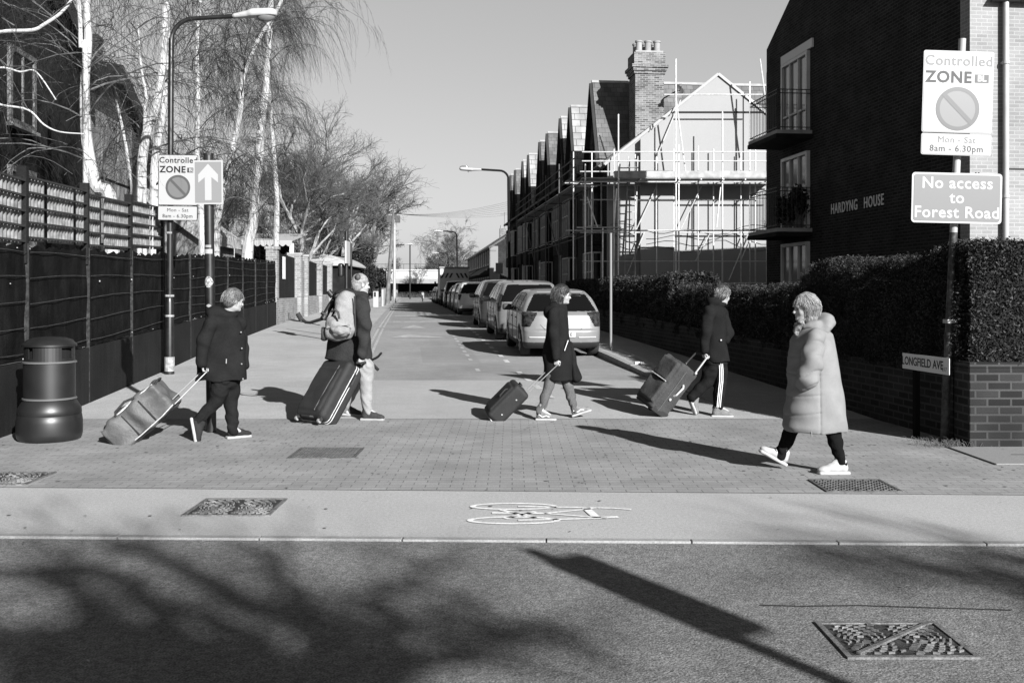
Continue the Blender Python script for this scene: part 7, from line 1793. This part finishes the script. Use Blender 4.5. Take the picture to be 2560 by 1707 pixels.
MB().tube([T(-.27, -.10, .06), T(-.275, -.15, .0), T(-.27, -.15, -.1), T(-.2, -.165, -.115)], .006, 5).build('reflective_edge', MZ, t, smooth=True)
MB().tube([T(.0, -.08, .125), T(.02, -.08, .15), T(.12, -.08, .15), T(.14, -.08, .125)], .011, 6).tube([T(.255, -.06, .02), T(.285, -.06, .03), T(.285, .06, .03), T(.255, .06, .02)], .011, 6).build('grab_handle', M_TRIM, t, smooth=True)
for a_ in (-.13, .12): MB().box((a_ - .007, -.173, -.02), (a_ + .007, -.166, -.006), to4(M, c)).build('rivet', MZ, t)
for sg in (-1, 1):
    w = T(-.25, sg * .13, -.115); mb = MB().lathe([(.008, -.014), (.028, -.014), (.03, 0), (.028, .014), (.008, .014)], 14); Mx = to4(M @ Matrix.Rotation(R(90), 3, 'X'), w); mb.v = [tuple(Mx @ Vector(p_)) for p_ in mb.v]; mb.build('wheel', M_TYRE, t, smooth=True)
q3 = zp(Z3, w3.Y)
handle(t, base, q(565, 1168, .0), q(545, 1150, .14), q3(842, 905, -.20), q3(795, 905, -.10))
# grey case of the person with the striped trousers
q = zp(Z4, 12.4); base = q(360, 1460); base.z = 0
t = thing('suitcase', 'mid grey soft suitcase with bulging front pockets, pulled by the person in striped trousers', 'suitcase', base)
Lx = V3((.60, 0, .80)).normalized(); Wy = V3((-.55, .83, 0)); Wy = (Wy - Lx * Wy.dot(Lx)).normalized(); Tn = Lx.cross(Wy).normalized()
if Tn.z < 0: Tn = -Tn
M = Matrix(((Lx.x, Wy.x, Tn.x), (Lx.y, Wy.y, Tn.y), (Lx.z, Wy.z, Tn.z))); c = q(440, 1125, .16) - base; T = lambda a, b_, c_: c + M @ V3((a, b_, c_))
s = Sdf([c[i] - .55 for i in range(3)], [c[i] + .55 for i in range(3)], .009); s.box(c, (.34, .20, .15), M, .03); s.box(T(.17, 0, .15), (.14, .17, .05), M, .025, .01); s.box(T(-.13, 0, .145), (.15, .17, .04), M, .025, .01); s.warp(folds(.006, (17, 13, 15), 5))
MC = cloth('grey_case_fabric', .042, bs=35, rough=.8); s.build('body', MC, t, 2)
MB().tube([T(-.33, -.203, .03), T(0, -.207, .035), T(.33, -.203, .04)], .006, 5).build('zip', cloth('seam', .02), t)
MB().tube([T(.03, -.18, .19), T(.03, 0, .2), T(.03, .17, .19)], .007, 5).build('pocket_zip', MZ, t)
MB().tube([T(-.06, -.205, -.03), T(-.03, -.235, -.03), T(.09, -.235, -.05), T(.12, -.205, -.05)], .014, 7).build('side_handle', mat('pale_handle', .3, rough=.5), t, smooth=True)
MB().tube([T(-.12, -.208, -.01), T(-.12, -.22, -.01)], .018, 8).build('knob', mat('pale_handle', .3), t)
MB().box((-.36, -.2, -.15), (-.28, .2, .12), to4(M, c)).build('base_plate', M_TRIM, t, bevel=.01)
for sg in (-1, 1):
    w = T(-.345, sg * .16, -.14); mb = MB().lathe([(.01, -.018), (.036, -.018), (.04, 0), (.036, .018), (.01, .018)], 16); Mx = to4(M @ Matrix.Rotation(R(90), 3, 'X'), w); mb.v = [tuple(Mx @ Vector(p_)) for p_ in mb.v]; wo = mb.build('wheel', M_TYRE, t, smooth=True)
    mb = MB().lathe([(.004, -.021), (.022, -.021), (.022, .021), (.004, .021)], 12); mb.v = [tuple(Mx @ Vector(p_)) for p_ in mb.v]; mb.build('hub', MZ, wo)
q4_ = zp(Z4, q4.Y)
handle(t, base, q(735, 1003, .0), q(640, 900, .2), q4_(868, 825, -.19), q4_(745, 790, .05), mat('pale_rod', .4, rough=.4), .011)
MB().tube([q(737, 1000) - base, q(745, 1012) - base], .018, 8).build('rod_socket', mat('pale_handle', .3), t)
